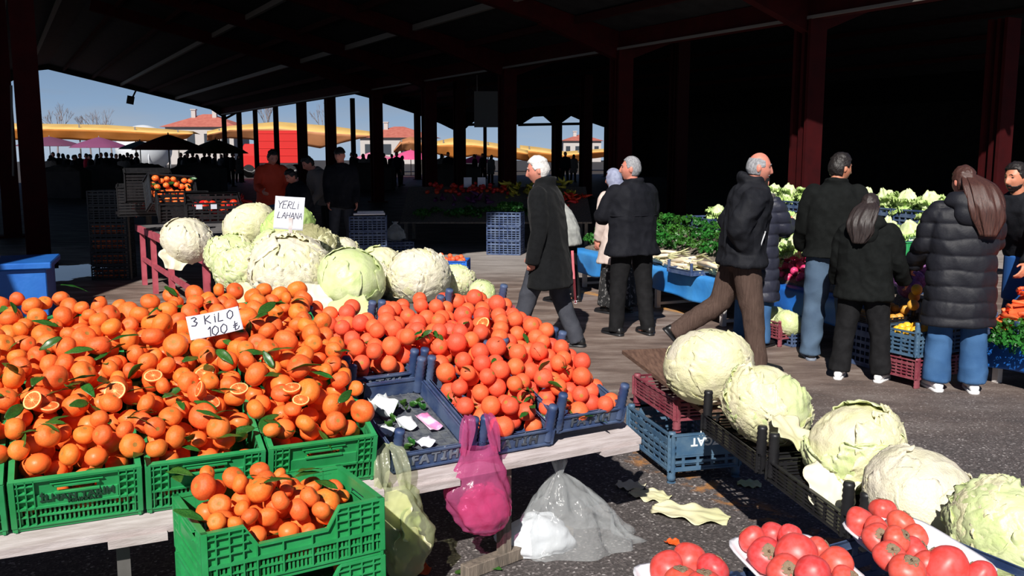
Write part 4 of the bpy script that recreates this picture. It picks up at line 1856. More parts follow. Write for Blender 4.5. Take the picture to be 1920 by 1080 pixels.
def make_cabbage(label, style, seed, ruffle=0.08, n_leaf=6, squash=0.85, flare=0.0, mix=None):
    t = thing('cabbage', label, 'cabbage')
    S = Matrix.Diagonal((1, 1, squash, 1))
    r = random.Random(seed)
    c = MB()
    c.sphere((0, 0, 0), 0.985, 60, 44)
    c.v = [tuple(Vector(p) * (1 + 0.035 * nz(p, 1.5, seed) + 0.012 * nz(p, 5, seed) + ruffle * 0.55 * (0.5 - 2 * abs(nz(p, 4, seed + 3))))) for p in c.v]
    c.transform(S)
    c.build('head', m_cab[style], t)
    s_ = MB()
    s_.tube([(0, 0, -0.9 * squash), (0, 0, -1.02 * squash), (0.01, 0, -1.06 * squash)], [0.17, 0.14, 0.11], 12)
    s_.build('stalk', m_stalk, t)
    for i in range(n_leaf):
        ph = 2 * PI * i / n_leaf * 1.0 + r.uniform(-0.3, 0.3)
        l = leaf_patch(ph, i % 3 + 0.6 * (i // 3), seed * 11 + i, ruffle * r.uniform(0.6, 1.4), r.uniform(0.8, 1.1), 0.2, r.uniform(1.9, 2.7) + (0.25 if n_leaf > 8 else 0), flare if i % 2 else 0)
        l.transform(S)
        st = style if not mix or i % 3 else mix
        l.build('outer_leaf', m_cab[st], t)
    return t


protos = {}


def cabbage(label, kind, q, r, rot, group=None):
    """kind: (style, seed, ruffle, n, mix)"""
    if kind not in protos:
        style, seed, ruffle, n, mix = kind
        t = make_cabbage(label, style, seed, ruffle, n, 0.86, 0.0, mix)
        protos[kind] = t
        t.location = q
        t.rotation_euler = rot
        t.scale = (r, r, r)
        if group:
            t['group'] = group
        return t
    return dup(protos[kind], q, rot, label, group, r)


K_CREAM = ('cream', 1, 0.05, 7, 'white')
K_CREAM2 = ('cream', 2, 0.10, 7, 'green')
K_WHITE = ('white', 3, 0.06, 6, None)
K_FRILL = ('white', 4, 0.095, 11, 'cream')
K_GREEN = ('green', 5, 0.03, 7, None)
K_BRIGHT = ('bright', 6, 0.05, 6, None)
K_FRILLG = ('green', 7, 0.10, 10, 'cream')
K_SHADOWED = ('olive', 8, 0.12, 8, 'cream')

# red-framed table on the left with the big cabbages
A0 = Vector((-0.945, 5.30, 0))
LD = Vector((-0.49, 0.872, 0)).normalized()
WD = Vector((0.872, 0.49, 0)).normalized()
ZT = 0.80
ang_t = math.atan2(LD.y, LD.x)
t = thing('long_table', 'long red framed table with a grey sheet top carrying the huge cabbages', 'table', A0, ang_t)
# in the table's own frame: x runs away along the table, y runs to the left of that (so -y is towards the aisle)
LEN, WID = 8.2, 1.05
k = MB()
k.box2((0, -WID, ZT - 0.02), (LEN, 0, ZT))
k.build('table_top', m_zinc, t, smooth=False)
for (x0, y0, x1, y1) in ((0, -0.0, LEN, 0.035), (0, -WID - 0.035, LEN, -WID), (-0.035, -WID - 0.035, 0.0, 0.035), (LEN, -WID - 0.035, LEN + 0.035, 0.035)):
    k = MB()
    k.box2((x0, y0, ZT - 0.085), (x1, y1, ZT - 0.001))
    k.build('rail', m_pink_red, t, smooth=False)
for x in (0.15, 2.1, 4.05, 6.0, 7.2, 8.1):
    for y in (-0.03, -WID + 0.03):
        k = MB()
        k.box2((x - 0.035, y - 0.03, 0), (x + 0.035, y + 0.03, ZT - 0.02))
        k.build('leg', m_pink_red, t, smooth=False)
for x0, x1 in ((0.15, 2.1), (2.1, 4.05), (4.05, 6.0), (6.0, 7.2), (7.2, 8.1)):
    k = MB()
    k.box2((x0, -0.045, 0.33), (x1, -0.005, 0.38))
    k.build('cross_bar', m_pink_red, t, smooth=False)


def on_table(px, py_bottom):
    return P(px, py_bottom, ZT)


cab_list = [
    # px, py centre, radius px, distance y, kind, rot, label
    (352, 450, 48, 8.1, K_WHITE, (0.4, 0.3, 0.5), 'smooth white cabbage set apart at the edge of the red table, loose leaf hanging down'),
    (468, 424, 50, 7.3, K_CREAM, (-0.5, 0.2, 1.5), 'pale yellow cabbage at the top of the pile, left of the written card'),
    (540, 430, 52, 7.0, K_BRIGHT, (-0.6, 0.3, 2.2), 'bright green cabbage on top of the pile just behind the written card'),
    (432, 478, 46, 7.0, K_FRILLG, (0.2, -0.2, 0.7), 'greenish frilled cabbage at the left of the pile'),
    (455, 520, 52, 6.35, K_FRILLG, (0.3, 0.2, 2.9), 'greenish white cabbage low at the left of the pile, touching the table edge'),
    (545, 520, 74, 5.95, K_FRILL, (0.5, 0.1, 0.2), 'large crumpled white cabbage at the front of the pile under the written card'),
    (660, 532, 64, 5.75, K_GREEN, (0.7, -0.2, 1.0), 'smooth light green cabbage at the front corner of the red table'),
    (590, 462, 46, 6.7, K_SHADOWED, (0.2, 0.4, 1.2), 'cabbage behind the stick of the written card, the card shadow painted into its colour'),
    (635, 478, 40, 7.0, K_CREAM, (0.1, 0.3, 3.2), 'cream cabbage behind the shadow toned one, persimmon red fruit above it'),
    (715, 500, 44, 6.5, K_CREAM2, (0.3, 0.2, 0.1), 'cream cabbage between the smooth green and the crumpled one'),
    (700, 545, 40, 6.15, K_FRILL, (0.2, 0.1, 1.9), 'small frilled cabbage wedged behind the smooth green one'),
    (786, 556, 58, 5.95, K_FRILL, (0.4, -0.1, 3.4), 'crumpled white cabbage at the aisle end of the red table'),
    (858, 556, 34, 6.2, K_CREAM2, (0.3, 0.5, 2.0), 'small cream cabbage at the far right end of the red table'),
    (905, 585, 26, 5.85, K_GREEN, (0.9, 0.3, 0.4), 'smallest pale cabbage by the tray posts at the end of the red table'),
    (520, 470, 46, 6.75, K_CREAM2, (0.0, 0.3, 0.9), 'cream cabbage in the heart of the pile below the bright green one'),
]
for px, py, rp, y, kind, rot, lab in cab_list:
    q = PD(px, py, y)
    depth = y * CP - (q.z - CAMH) * SP
    r = rp * depth / FPX / 1.04
    if py > 500 or rp == 48:
        q.z = max(q.z, ZT + 0.85 * r)
    cabbage(lab, kind, q, r, rot)


def loose_leaf(label, q, size, rot, m, seed, name='cabbage_leaf', group=None, long=1.0, curl=0.35):
    r = random.Random(seed)
    o = r.uniform(0, 40)
    mb = MB()

    def f(u, v):
        x = (u - 0.5) * 2
        w = 0.55 * (math.sin(PI * (0.12 + 0.80 * v)) ** 0.6) * (1 + 0.14 * math.sin(v * 11 + o))
        z = curl * (x * x * 0.4) * w + 0.07 * nz((x, v * 2, 0), 2.2, o) + 0.05 * abs(x) ** 3 * math.sin(v * 19 + o) + 0.02 * math.exp(-(x / .1) ** 2)
        return (x * w * size, (v - 0.5) * size * 1.25 * long, (z + 0.05) * size)
    mb.grid(f, 18, 22, 0, 0.0015)
    ob = mb.build(name, m, loc=q, rot=rot)
    tag(ob, label, 'leaf', group)
    return ob


q = PD(328, 480, 8.0)
loose_leaf('loose white cabbage leaf hanging over the edge of the red table', q, 0.22, (1.0, 0.2, 0.4), m_cab['white'], 3)
q = PD(585, 570, 5.55)
loose_leaf('pale trimmed cabbage leaf drooping at the front of the pile', q, 0.22, (0.8, 0.1, 0.1), m_cab['white'], 4)
q = PD(470, 560, 5.95)
loose_leaf('creamy broken leaf under the crumpled cabbage', q, 0.26, (0.5, 0.1, 0.7), m_cab['cream'], 5)
q = PD(655, 590, 5.4)
loose_leaf('green leaf base spread under the smooth green cabbage', q, 0.24, (0.6, 0.0, -0.2), m_cab['green'], 6)

# the written card on a stick
q = PD(545, 440, 6.15)
ztop = PD(545, 402, 6.15).z
t = card('price_card', 'white card on a stick handwritten with two words above the cabbages', PD(543, 400, 6.12), 0.20, 0.215,
         (R(82), R(3), R(-8)), write('YERLİ', -0.085, 0.030, 0.050, 0.66, 0.15) + write('LAHANA', -0.080, -0.035, 0.042, 0.68, 0.15), 0.012)
k = MB()
k.tube([(0.012, -0.03, 0.006), (0.016, -0.30, -0.02)], 0.014, 8)
k.build('stick', m_wood_pale, t)

# ------------------------------------------------------------------ row of cabbages on crates, right of centre
RD = Vector((0.22, -0.976, 0)).normalized()      # runs towards the viewer
angR = math.atan2(RD.x, -RD.y)
yz = make_crate('slatted_crate', 'slate blue slatted crate with upside down white letters standing on the asphalt', 0.42, 0.62, 0.205, m_steel_crate, 'slat', post=0.205, foot=0.062)
pc = P(1257, 905, 0)
eY = Vector((0.968, 0.25, 0))
nY = Vector((-0.25, 0.968, 0))
cY = pc + eY * 0.195 + nY * 0.295
angY = math.atan2(eY.y, eY.x)
yz.location = (cY.x, cY.y, 0.062)
yz.rotation_euler = (0, 0, angY)
k = MB()
k.box2((-0.17, -0.3065, 0.085), (0.17, -0.302, 0.20))
k.build('label_panel', m_steel_crate, yz, smooth=False)
M = Matrix.Translation((0.04, -0.3068, 0.150)) @ Matrix.Rotation(R(90), 4, 'X') @ Matrix.Rotation(PI, 4, 'Z')
text_obj('YOZGAT', 0.062, 0.001, 'printed_word', m_white_print, yz, M @ Matrix.Translation((0, -0.008, 0)), bold=0.002)
text_obj('YERKÖY', 0.036, 0.001, 'printed_word', m_white_print, yz, M @ Matrix.Translation((0, -0.054, 0)), bold=0.001, space=1.3)
pl = make_crate('slatted_crate', 'plum red shallow crate on top of the slate blue one, under the brown plank', 0.42, 0.60, 0.115, m_plum_crate, 'slat', post=0.115, foot=0.062)
pl.location = (cY.x + 0.03, cY.y + 0.02, 0.267 + 0.066)
pl.rotation_euler = (0.0, 0, angY)
pk = thing('plank', 'long brown plank carrying the black crates of cabbages', 'plank', (0, 0, 0))
k = MB()
p0, p1 = Vector((0.86, 6.0, 0.452)), Vector((1.62, 2.35, 0.335))
k.bar(p0 + Vector((0.0, 0, 0.014)), p1 + Vector((0.0, 0, 0.014)), 0.30, 0.024, up=(0, 0, 1))
k.build('board', m_wood_brown, pk, smooth=False)
# support at the near end
sup = crate_copy(yz, (1.55, 2.62, 0.062), 0.2, 0, 'slate blue slatted crate under the near end of the brown plank')
for ch in list(sup.children):
    if ch.name.startswith(('printed', 'label')):
        bpy.data.objects.remove(ch)
sup.scale = (1, 1, 1.28)
bt = make_crate('black_tray', 'x', 0.40, 0.58, 0.085, m_black_crate, 'slat', post=0.19)
labs = ['black tray under the second large cabbage of the row', 'black tray under the third large cabbage of the row', 'black tray under the two nearest large cabbages']
tl = math.atan2(0.117, 3.73)
for i, yc in enumerate((4.12, 3.50, 2.88)):
    f = (6.0 - yc) / (6.0 - 2.35)
    x = 1.165 + (4.12 - yc) * 0.232
    z = 0.452 + (0.335 - 0.452) * f + 0.028
    if i == 0:
        o = bt
        o.location = (x, yc, z)
        o.rotation_euler = (Matrix.Rotation(angR, 3, 'Z') @ Matrix.Rotation(tl, 3, 'X')).to_euler()
        o['label'] = labs[0]
    else:
        crate_copy(bt, (x, yc, z), angR, tl, labs[i])
row = [(1328, 682, 82, 4.75, K_CREAM, (-0.4, 0.5, 0.9), 'huge cream cabbage at the far end of the row, resting on bare plank'),
       (1438, 762, 83, 4.15, K_CREAM2, (0.5, -0.35, 2.2), 'second huge cabbage of the row, in front of the farthest one'),
       (1600, 852, 92, 3.60, K_CREAM2, (0.6, 0.2, 4.1), 'third huge cabbage of the row, leaf folded at its base'),
       (1727, 932, 105, 3.10, K_WHITE, (-0.3, 0.4, 5.0), 'fourth huge cabbage of the row, smooth and creamy white'),
       (1893, 1005, 112, 2.68, K_FRILLG, (0.7, 0.5, 1.2), 'nearest huge cabbage, green with frilled outer leaves, cut by the photo edge')]
for px, py, rp, y, kind, rot, lab in row:
    q = PD(px, py, y)
    depth = y * CP - (q.z - CAMH) * SP
    r = rp * depth / FPX / 1.035
    if y == 4.75:
        q.z = 0.462 + 0.87 * r
    else:
        q.z = max(q.z, 0.452 - 0.117 * (6.0 - y) / 3.65 + 0.04 + (0.93 if y in (3.60, 4.15) else 0.85) * r)
    cabbage(lab, kind, q, r, rot)
q = PD(1485, 815, 3.82)
loose_leaf('torn pale leaf tucked between the second and third cabbage of the row', q, 0.18, (0.5, 0.2, 0.5), m_cab['cream'], 13)
q = PD(1372, 782, 4.20)
loose_leaf('small leaf sticking out under the second cabbage of the row', q, 0.12, (0.6, 0.1, 1.0), m_cab['cream'], 14)
q = PD(1560, 905, 3.45)
loose_leaf('white thick leaf base under the third cabbage of the row', q, 0.18, (0.8, 0.0, -0.3), m_cab['white'], 15)

# leaf scraps and peel on the asphalt
for px, py, s_, az, lg, lab, mm in ((1182, 912, 0.12, 1.2, 1.0, 'small pale leaf scrap on the asphalt nearest the hanging bag', 'white'), (1218, 930, 0.14, 1.0, 1.2, 'middle pale leaf scrap of three on the asphalt', 'cream'),
                                    (1294, 965, 0.20, 1.15, 1.5, 'longest yellowish leaf of three on the asphalt', 'cream'), (1405, 908, 0.10, 1.3, 1.0, 'leaf scrap lying in the shade under the cabbage row', 'green')):
    q = P(px, py, 0.004)
    loose_leaf(lab, q, s_, (0, 0, az), m_cab[mm], int(px), long=lg, curl=0.08)
m_peelflat = mat('peel_scrap', srgb(222, 88, 30), 0.5)
for px, py, s_, lab in ((1260, 1020, 0.055, 'orange peel scrap on the asphalt behind the persimmons'), (786, 1072, 0.075, 'red orange peel scrap on the asphalt under the hanging pink bag')):
    loose_leaf(lab, P(px, py, 0.003), s_, (0, 0, 0.8), m_peelflat, int(px), 'peel_scrap', curl=1.2)
for px, py, lab in ((940, 1068, 'green leaf on the asphalt by the trestle foot'), (880, 1076, 'green leaf on the asphalt at the bottom edge of the photo')):
    o = inst(leaf_me[2], 'citrus_leaf', P(px, py, 0.012), (0.05, 0.1, 1.0), 0.09)
    tag(o, lab, 'leaf')

# ------------------------------------------------------------------ persimmons on white foam trays
pcr = make_crate('blue_crate', 'x', 0.60, 0.40, 0.245, m_blue_crate, 'slat')
angP = R(28.6)
bases = [(0.375, 1.825, 'under the two left persimmon trays'), (0.92, 2.125, 'under the persimmon tray nearest the cabbages')]
for bi, (x, y, wh) in enumerate(bases):
    for lv in range(3):
        lab = 'navy blue crate %s, %s' % (wh, ('bottom of its stack', 'middle of its stack', 'top of its stack')[lv])
        if bi == 0 and lv == 0:
            o = pcr
            o.location = (x, y, 0.001)
            o.rotation_euler = (0, 0, angP)
            o['label'] = lab
        else:
            crate_copy(pcr, (x, y, 0.001 + lv * 0.252), angP, 0, lab)
ZP = 0.757


def foam_tray(label, q, w, l, rz):
    t = MB()

    def ring(s, z, n=40, p=5.0):
        out = []
        for k in range(n):
            a = 2 * PI * k / n
            c, s2 = math.cos(a), math.sin(a)
            rr = (abs(c) ** p + abs(s2) ** p) ** (-1 / p)
            out.append((c * rr * w / 2 * s, s2 * rr * (l / 2 - w / 2 + w / 2 * s), z))
        return out
    t.loft([ring(0.80, 0), ring(0.98, 0.028), ring(1.04, 0.030), ring(1.04, 0.034), ring(0.96, 0.033), ring(0.78, 0.007)])
    o = t.build('foam_tray', m_foam, loc=q, rot=(0, 0, rz))
    tag(o, label, 'tray')
    return o


foam_tray('white foam tray of persimmons, leftmost of the three', Vector((0.39, 1.97, ZP)), 0.19, 0.27, R(10))
foam_tray('white foam tray of persimmons, middle of the three', Vector((0.672, 2.10, ZP)), 0.235, 0.33, R(10))
foam_tray('white foam tray of persimmons, the one beside the nearest cabbages', Vector((0.995, 2.20, ZP)), 0.225, 0.36, R(12))


def persimmon_proto(seed):
    mb = MB()
    mb.sphere((0, 0, 0), 1.0, 26, 18)
    out = []
    for p in mb.v:
        v = Vector(p)
        ph = math.atan2(v.y, v.x)
        th = math.acos(max(-1, min(1, v.z)))
        k = 1 + 0.035 * math.cos(4 * ph + seed) * math.sin(th) ** 2 - 0.14 * math.exp(-(th / 0.4) ** 2) + 0.03 * nz(v, 1.4, seed * 5)
        tap = 1 - 0.12 * max(0, -v.z)
        out.append((v.x * k * tap, v.y * k * tap, v.z * k * 0.86))
    mb.v = out
    cal = MB()
    for i in range(4):
        a0 = i * PI / 2

        def f(u, v, a0=a0):
            x = (u - 0.5) * 2
            rr = 0.05 + 0.40 * v
            w = 0.27 * math.sin(PI * (0.25 + 0.72 * v)) ** 0.7
            lift = 0.745 + 0.04 * v + 0.10 * v * v * math.sin(v * 3 + i) + 0.03 * math.sin(x * 6 + i)
            c, s2 = math.cos(a0), math.sin(a0)
            return (c * rr - s2 * x * w, s2 * rr + c * x * w, lift)
        cal.grid(f, 6, 6, 0, 0.03)
    cal.tube([(0, 0, 0.74), (0.01, 0, 0.86)], [0.10, 0.07], 8)
    return mb.mesh('persimmon', m_persimmon), cal.mesh('calyx', m_calyx)


pers = [persimmon_proto(i) for i in range(3)]
UP = (0, 0, 1)
FC = (-0.05, -0.75, 0.65)
pl_list = [
    ('in the leftmost foam tray', [(1240, 1066, 33, (0.8, 0.3, -.5)), (1284, 1050, 33, (-.2, .6, -.7)), (1327, 1068, 30, (0.6, 0.3, 0.6)), (1268, 1090, 30, UP), (1312, 1098, 30, UP)]),
    ('in the middle foam tray', [(1402, 1012, 28, (-.5, .7, .4)), (1440, 1002, 26, (0, .5, -.8)), (1472, 1005, 23, (0.3, 0.9, 0)), (1428, 1042, 34, FC), (1484, 1035, 38, (0, 0.2, -1)),
                                 (1526, 1032, 26, (.8, 0, .5)), (1465, 1075, 33, FC), (1515, 1072, 30, (0, 0.4, -.8)), (1557, 1058, 33, (.6, .2, -.5)), (1575, 1088, 26, (0.5, -0.5, 0.5))]),
    ('in the foam tray beside the cabbages', [(1604, 978, 30, (-.4, .6, -.5)), (1646, 956, 28, (0.1, 0.35, 0.92)), (1634, 992, 26, (.85, .1, .2)), (1680, 982, 30, (.6, .1, .7)), (1637, 1010, 30, FC),
                                              (1672, 1012, 26, (.6, -.4, .6)), (1705, 1008, 26, (.6, .5, -.3)), (1659, 1043, 29, (-.05, -.55, .8)), (1705, 1036, 30, (.8, -.1, .5)), (1692, 1072, 32, (.1, -.3, .9)),
                                              (1728, 1058, 26, (.4, .4, -.6))]),
]
for wh, lst in pl_list:
    cloud = []
    for i, (px, py, rp, ax) in enumerate(lst):
        best = None
        r = rp * 2.45 / FPX * 0.93
        px += 9
        for layer in range(14):
            z = ZP + 0.012 + r * 0.86 + layer * 0.012
            q = P(px, py, z)
            if all((q - c).length > (r + s2) * 0.86 for c, s2 in cloud):
                best = q
                break
        if best is None:
            best = q
        cloud.append((best, r))
        me, cal = pers[i % 3]
        ro = Vector(ax).to_track_quat('Z', 'Y').to_euler()
        o = inst(me, 'persimmon', best, ro, r)
        tag(o, 'red persimmon ' + wh, 'persimmon', 'persimmons ' + wh)
        inst(cal, 'calyx', (0, 0, 0), (0, 0, 0), 1.0, o)
for px, py, rp, lab in ((1772, 1068, 44, 'big glossy red persimmon by itself next to the foam tray and the cabbages'), (1838, 1082, 30, 'red persimmon at the bottom edge of the photo below the nearest cabbage'),
                        (1720, 1100, 30, 'red persimmon half out of the photo between tray and lone big one')):
    r = rp * 2.4 / FPX
    q = P(px, py, 0.77 + r * .5)
    me, cal = pers[1]
    o = inst(me, 'persimmon', q, Vector((-0.5, 0.5, 0.4)).to_track_quat('Z', 'Y').to_euler(), r)
    tag(o, lab, 'persimmon')
    inst(cal, 'calyx', (0, 0, 0), (0, 0, 0), 1.0, o)

# ------------------------------------------------------------------ plastic bags
m_pinkfilm = film('pink_film', srgb(232, 120, 176), 0.55, 0.2, srgb(246, 186, 218), 0.5, 30)
m_pinkcore = translucent('pink_plastic', srgb(226, 66, 142), srgb(216, 54, 124), 0.25, 0.3, 10, bump=0.8, bscale=16, bdist=0.02)
m_limefilm = film('pale_green_film', srgb(226, 232, 196), 0.58, 0.2, srgb(240, 244, 218), 0.5, 30)
m_clearfilm = film('clear_film', srgb(240, 244, 246), 0.70, 0.08, srgb(252, 253, 253), 1.0, 24)
m_whitefilm = translucent('white_plastic', srgb(236, 240, 246), None, 0.35, 0.3, bump=0.5, bscale=18, bdist=0.015)


def bag_skin(prof, seed, nphi=56, fold=0.10, nsub=6, freq=7):
    """prof: list of (z, cx, rx, ry); returns a creased tube of film"""
    mb = MB()
    rings = []
    for i in range(len(prof) - 1):
        for j in range(nsub):
            f = j / nsub
            f2 = f * f * (3 - 2 * f)
            a, b_ = prof[i], prof[i + 1]
            rings.append([a[k] + (b_[k] - a[k]) * (f if k == 0 else f2) for k in range(4)])
    rings.append(list(prof[-1]))
    out = []
    for (z, cx, rx, ry) in rings:
        ring = []
        for k in range(nphi):
            a = 2 * PI * k / nphi
            n_ = mnoise.noise(Vector((math.cos(a) * 1.6 + seed, math.sin(a) * 1.6, z * 9)))
            s_ = 1 + fold * math.sin(freq * a + seed + z * 22) * 0.5 + fold * 1.1 * n_ + fold * 0.5 * mnoise.noise(Vector((math.cos(a) * 5, math.sin(a) * 5 + seed, z * 30)))
            ring.append((cx + rx * s_ * math.cos(a), ry * s_ * math.sin(a), z + 0.012 * n_))
        out.append(ring)
    mb.loft(out, cap=False)
    return mb


def ribbon(mb, pts, w, n=10):
    pts = [Vector(p) for p in pts]

    def f(u, v):
        g_ = v * (len(pts) - 1)
        i = min(int(g_), len(pts) - 2)
        p = pts[i].lerp(pts[i + 1], g_ - i)
        return p + Vector(((u - 0.5) * w * (1 + 0.5 * math.sin(v * PI)), 0.012 * math.sin(u * 9 + v * 6), 0))
    mb.grid(f, 6, n, 0)


# pink carrier hung on two tray posts
hp0 = dispR(0.340, -0.005, 0.19)
hp1 = dispR(0.386, -0.005, 0.19)
org = (hp0 + hp1) / 2 - e2R * 0.045
t = thing('plastic_bag', 'pink plastic carrier bag hanging from the posts of the orange trays', 'bag', org, AR - R(12))
b = bag_skin([(-0.125, 0.0, 0.075, 0.022), (-0.17, 0.0, 0.085, 0.035), (-0.24, -0.005, 0.115, 0.05), (-0.31, -0.01, 0.135, 0.065), (-0.37, 0.005, 0.130, 0.075), (-0.42, 0.01, 0.118, 0.075), (-0.465, 0.015, 0.09, 0.06), (-0.49, 0.018, 0.05, 0.04), (-0.495, 0.018, 0.01, 0.01)], 2.0, fold=0.16)
b.build('film', m_pinkfilm, t)
for sx in (-1, 1):
    b = MB()
    ribbon(b, [(sx * 0.068, -0.012, -0.15), (sx * 0.052, -0.016, -0.05), (sx * 0.042, -0.004, 0.0), (sx * 0.042, 0.035, 0.004)], 0.034, 14)
    ribbon(b, [(sx * 0.068, 0.016, -0.15), (sx * 0.055, 0.022, -0.05), (sx * 0.046, 0.030, 0.0), (sx * 0.042, 0.036, 0.004)], 0.03, 14)
    b.build('handle', m_pinkfilm, t)
c = bag_skin([(-0.285, 0.02, 0.012, 0.01), (-0.295, 0.02, 0.05, 0.03), (-0.33, 0.015, 0.095, 0.05), (-0.38, 0.01, 0.108, 0.058), (-0.43, 0.012, 0.095, 0.055), (-0.465, 0.015, 0.055, 0.04), (-0.475, 0.015, 0.01, 0.01)], 5.0, fold=0.22, freq=5)
co = c.build('bundled_bag', m_pinkcore, loc=org, rot=(0, 0, AR - R(12)))
tag(co, 'crumpled pink plastic bundle inside the hanging pink carrier', 'bag')

# pale green bag with trimmings hung on the corner post of the empty tray
hp = dispR(0.02, 0.0, 0.10)
org = hp - e2R * 0.06 - e1R * 0.05 + Vector((0.0, 0, -0.06))
t = thing('plastic_bag', 'pale see-through bag of trimmings hanging from the corner post of the empty tray', 'bag', org, AR - R(10))
b = bag_skin([(-0.06, 0.0, 0.06, 0.03), (-0.11, 0.015, 0.085, 0.05), (-0.18, 0.025, 0.105, 0.065), (-0.26, 0.045, 0.115, 0.07), (-0.33, 0.055, 0.105, 0.068), (-0.40, 0.05, 0.075, 0.055), (-0.455, 0.04, 0.045, 0.035), (-0.47, 0.04, 0.01, 0.01)], 9.0, fold=0.16, freq=6)
b.build('film', m_limefilm, t)
for sx in (-1, 1):
    b = MB()
    ribbon(b, [(sx * 0.05, -0.018, -0.085), (sx * 0.042, -0.02, 0.0), (sx * 0.03, 0.02, 0.075), (sx * 0.0, 0.055, 0.09)], 0.04, 14)
    b.build('handle', m_limefilm, t)
for i, (dx, dy, dz, s_) in enumerate([(0.0, -0.01, -0.16, 0.12), (0.05, -0.03, -0.22, 0.11), (0.07, 0.0, -0.30, 0.12), (0.03, -0.03, -0.33, 0.12), (0.05, 0.02, -0.38, 0.10), (0.01, 0.0, -0.26, 0.12)]):
    q = org + Matrix.Rotation(AR - R(10), 3, 'Z') @ Vector((dx, dy, dz))
    loose_leaf('pale yellow green leaf inside the see-through bag of trimmings', q, s_, (1.2 + 0.3 * math.sin(i * 2), 0.5 * math.cos(i * 3), i * 1.1), m_cab['green' if i % 2 else 'cream'], 40 + i, group='trimmings in the pale green bag', curl=0.8)

# clear bag slumped on the ground behind the trestle
q = P(1040, 1030, 0)
t = thing('plastic_bag', 'clear plastic bag slumped on the asphalt behind the trestle foot', 'bag', (q.x, q.y + 0.02, 0), R(14))
mb = MB()
rings = []
nr = 20
for i in range(nr + 1):
    f = i / nr
    ring = []
    for k in range(80):
        a = 2 * PI * k / 80
        ca, sa = math.cos(a), math.sin(a)
        rx = 0.018 + (0.315 if ca > 0 else 0.235) * f ** 0.80
        ry = 0.016 + 0.15 * f ** 0.7
        n_ = 1 - 2.2 * abs(mnoise.noise(Vector((ca * 2.6 + 3, sa * 2.6, f * 3)))) - 0.4
        fo = 1 + 0.14 * f * math.sin(a * 11 + f * 4) * 0.6 + 0.20 * n_ * f
        z = 0.34 * (1 - f) ** 0.95 + 0.03 * n_ * (1 - f) * f * 4 + 0.005
        if f > 0.9:
            z = max(0.004, z)
        ring.append((0.02 + 0.03 * f + rx * fo * ca, ry * fo * sa, z))
    rings.append(ring)
for i, (z, r_) in enumerate(((0.40, 0.03), (0.375, 0.022))):
    rings.insert(i, [(0.02 + r_ * math.cos(2 * PI * k / 80) * (1 + 0.3 * math.sin(k)), r_ * math.sin(2 * PI * k / 80) * 0.6, z + 0.01 * math.sin(k * 1.3)) for k in range(80)])
mb.loft(rings, cap=False)
mb.build('film', m_clearfilm, t)
k = bag_skin([(0.006, -0.08, 0.16, 0.10), (0.03, -0.08, 0.17, 0.11), (0.09, -0.085, 0.14, 0.09), (0.15, -0.08, 0.075, 0.05), (0.165, -0.08, 0.01, 0.01)], 3.3, fold=0.22, freq=4)
o = k.build('bundled_bag', m_whitefilm, loc=(q.x, q.y + 0.02, 0), rot=(0, 0, R(14)))
tag(o, 'white plastic bundle inside the clear bag on the asphalt', 'bag')
# ------------------------------------------------------------------ people
m_skin = mat('skin_ruddy', srgb(204, 126, 108), 0.5, srgb(212, 142, 122), 14, sss=0.1)
m_skin2 = mat('skin_tan', srgb(196, 128, 98), 0.5, srgb(204, 138, 110), 14, sss=0.1)
m_eye = mat('eye', srgb(40, 30, 28), 0.2)
m_lip = mat('lips', srgb(176, 92, 84), 0.5)


def g1(x, s):
    return math.exp(-(x / s) ** 2)


def head_point(d, off=0.0):
    x, y, z = d.x * 0.0745, d.y * 0.094, d.z * 0.118
    if z < -0.015:
        k = min(1, (-z - 0.015) / 0.10)
        x *= 1 - 0.30 * k ** 1.3
        if y < 0:
            y *= 1 - 0.35 * k
    if y > 0:
        y *= 1 - 0.04 * g1(z - 0.08, 0.04)
    if d.y > 0.15:
        f = min(1, (d.y - 0.15) / 0.25)
        t = (0.022 - z) / 0.052
        if t > -0.3:
            if t <= 1:
                nose = (0.006 + 0.024 * max(0, t)) * g1(x, 0.0095 + 0.006 * max(t, 0)) * (1 if t > 0 else 1 + t * 3)
            else:
                nose = 0.030 * g1(x, 0.0155) * g1(t - 1, 0.22)
            y += f * max(0, nose)
        y += f * (0.0055 * g1(abs(x) - 0.028, 0.022) * g1(z - 0.034, 0.009))
        y -= f * (0.0095 * g1(abs(x) - 0.031, 0.015) * g1(z - 0.013, 0.012))
        y += f * 0.004 * g1(abs(x) - 0.042, 0.016) * g1(z + 0.018, 0.02)
        y += f * 0.0075 * g1(x, 0.02) * (g1(z + 0.058, 0.006) + 0.9 * g1(z + 0.0725, 0.0065))
        y -= f * 0.003 * g1(x, 0.024) * g1(z + 0.065, 0.003)
        y += f * 0.013 * g1(x, 0.022) * g1(z + 0.100, 0.015)
    p = Vector((x, y, z))
    if off:
        n = Vector((d.x / 0.0745, d.y / 0.094, d.z / 0.118)).normalized()
        p += n * off
    return p


def head_grid(nu, nv, offf=None):
    mb = MB()
    vs, fs = [], []
    for i in range(nv + 1):
        th = PI * i / nv
        for j in range(nu):
            ph = 2 * PI * j / nu
            d = Vector((math.sin(th) * math.cos(ph), math.sin(th) * math.sin(ph), math.cos(th)))
            vs.append(head_point(d, offf(d) if offf else 0))
    for i in range(nv):
        for j in range(nu):
            k = (j + 1) % nu
            fs.append((i * nu + j, (i + 1) * nu + j, (i + 1) * nu + k, i * nu + k))
    mb.add(vs, fs)
    return mb


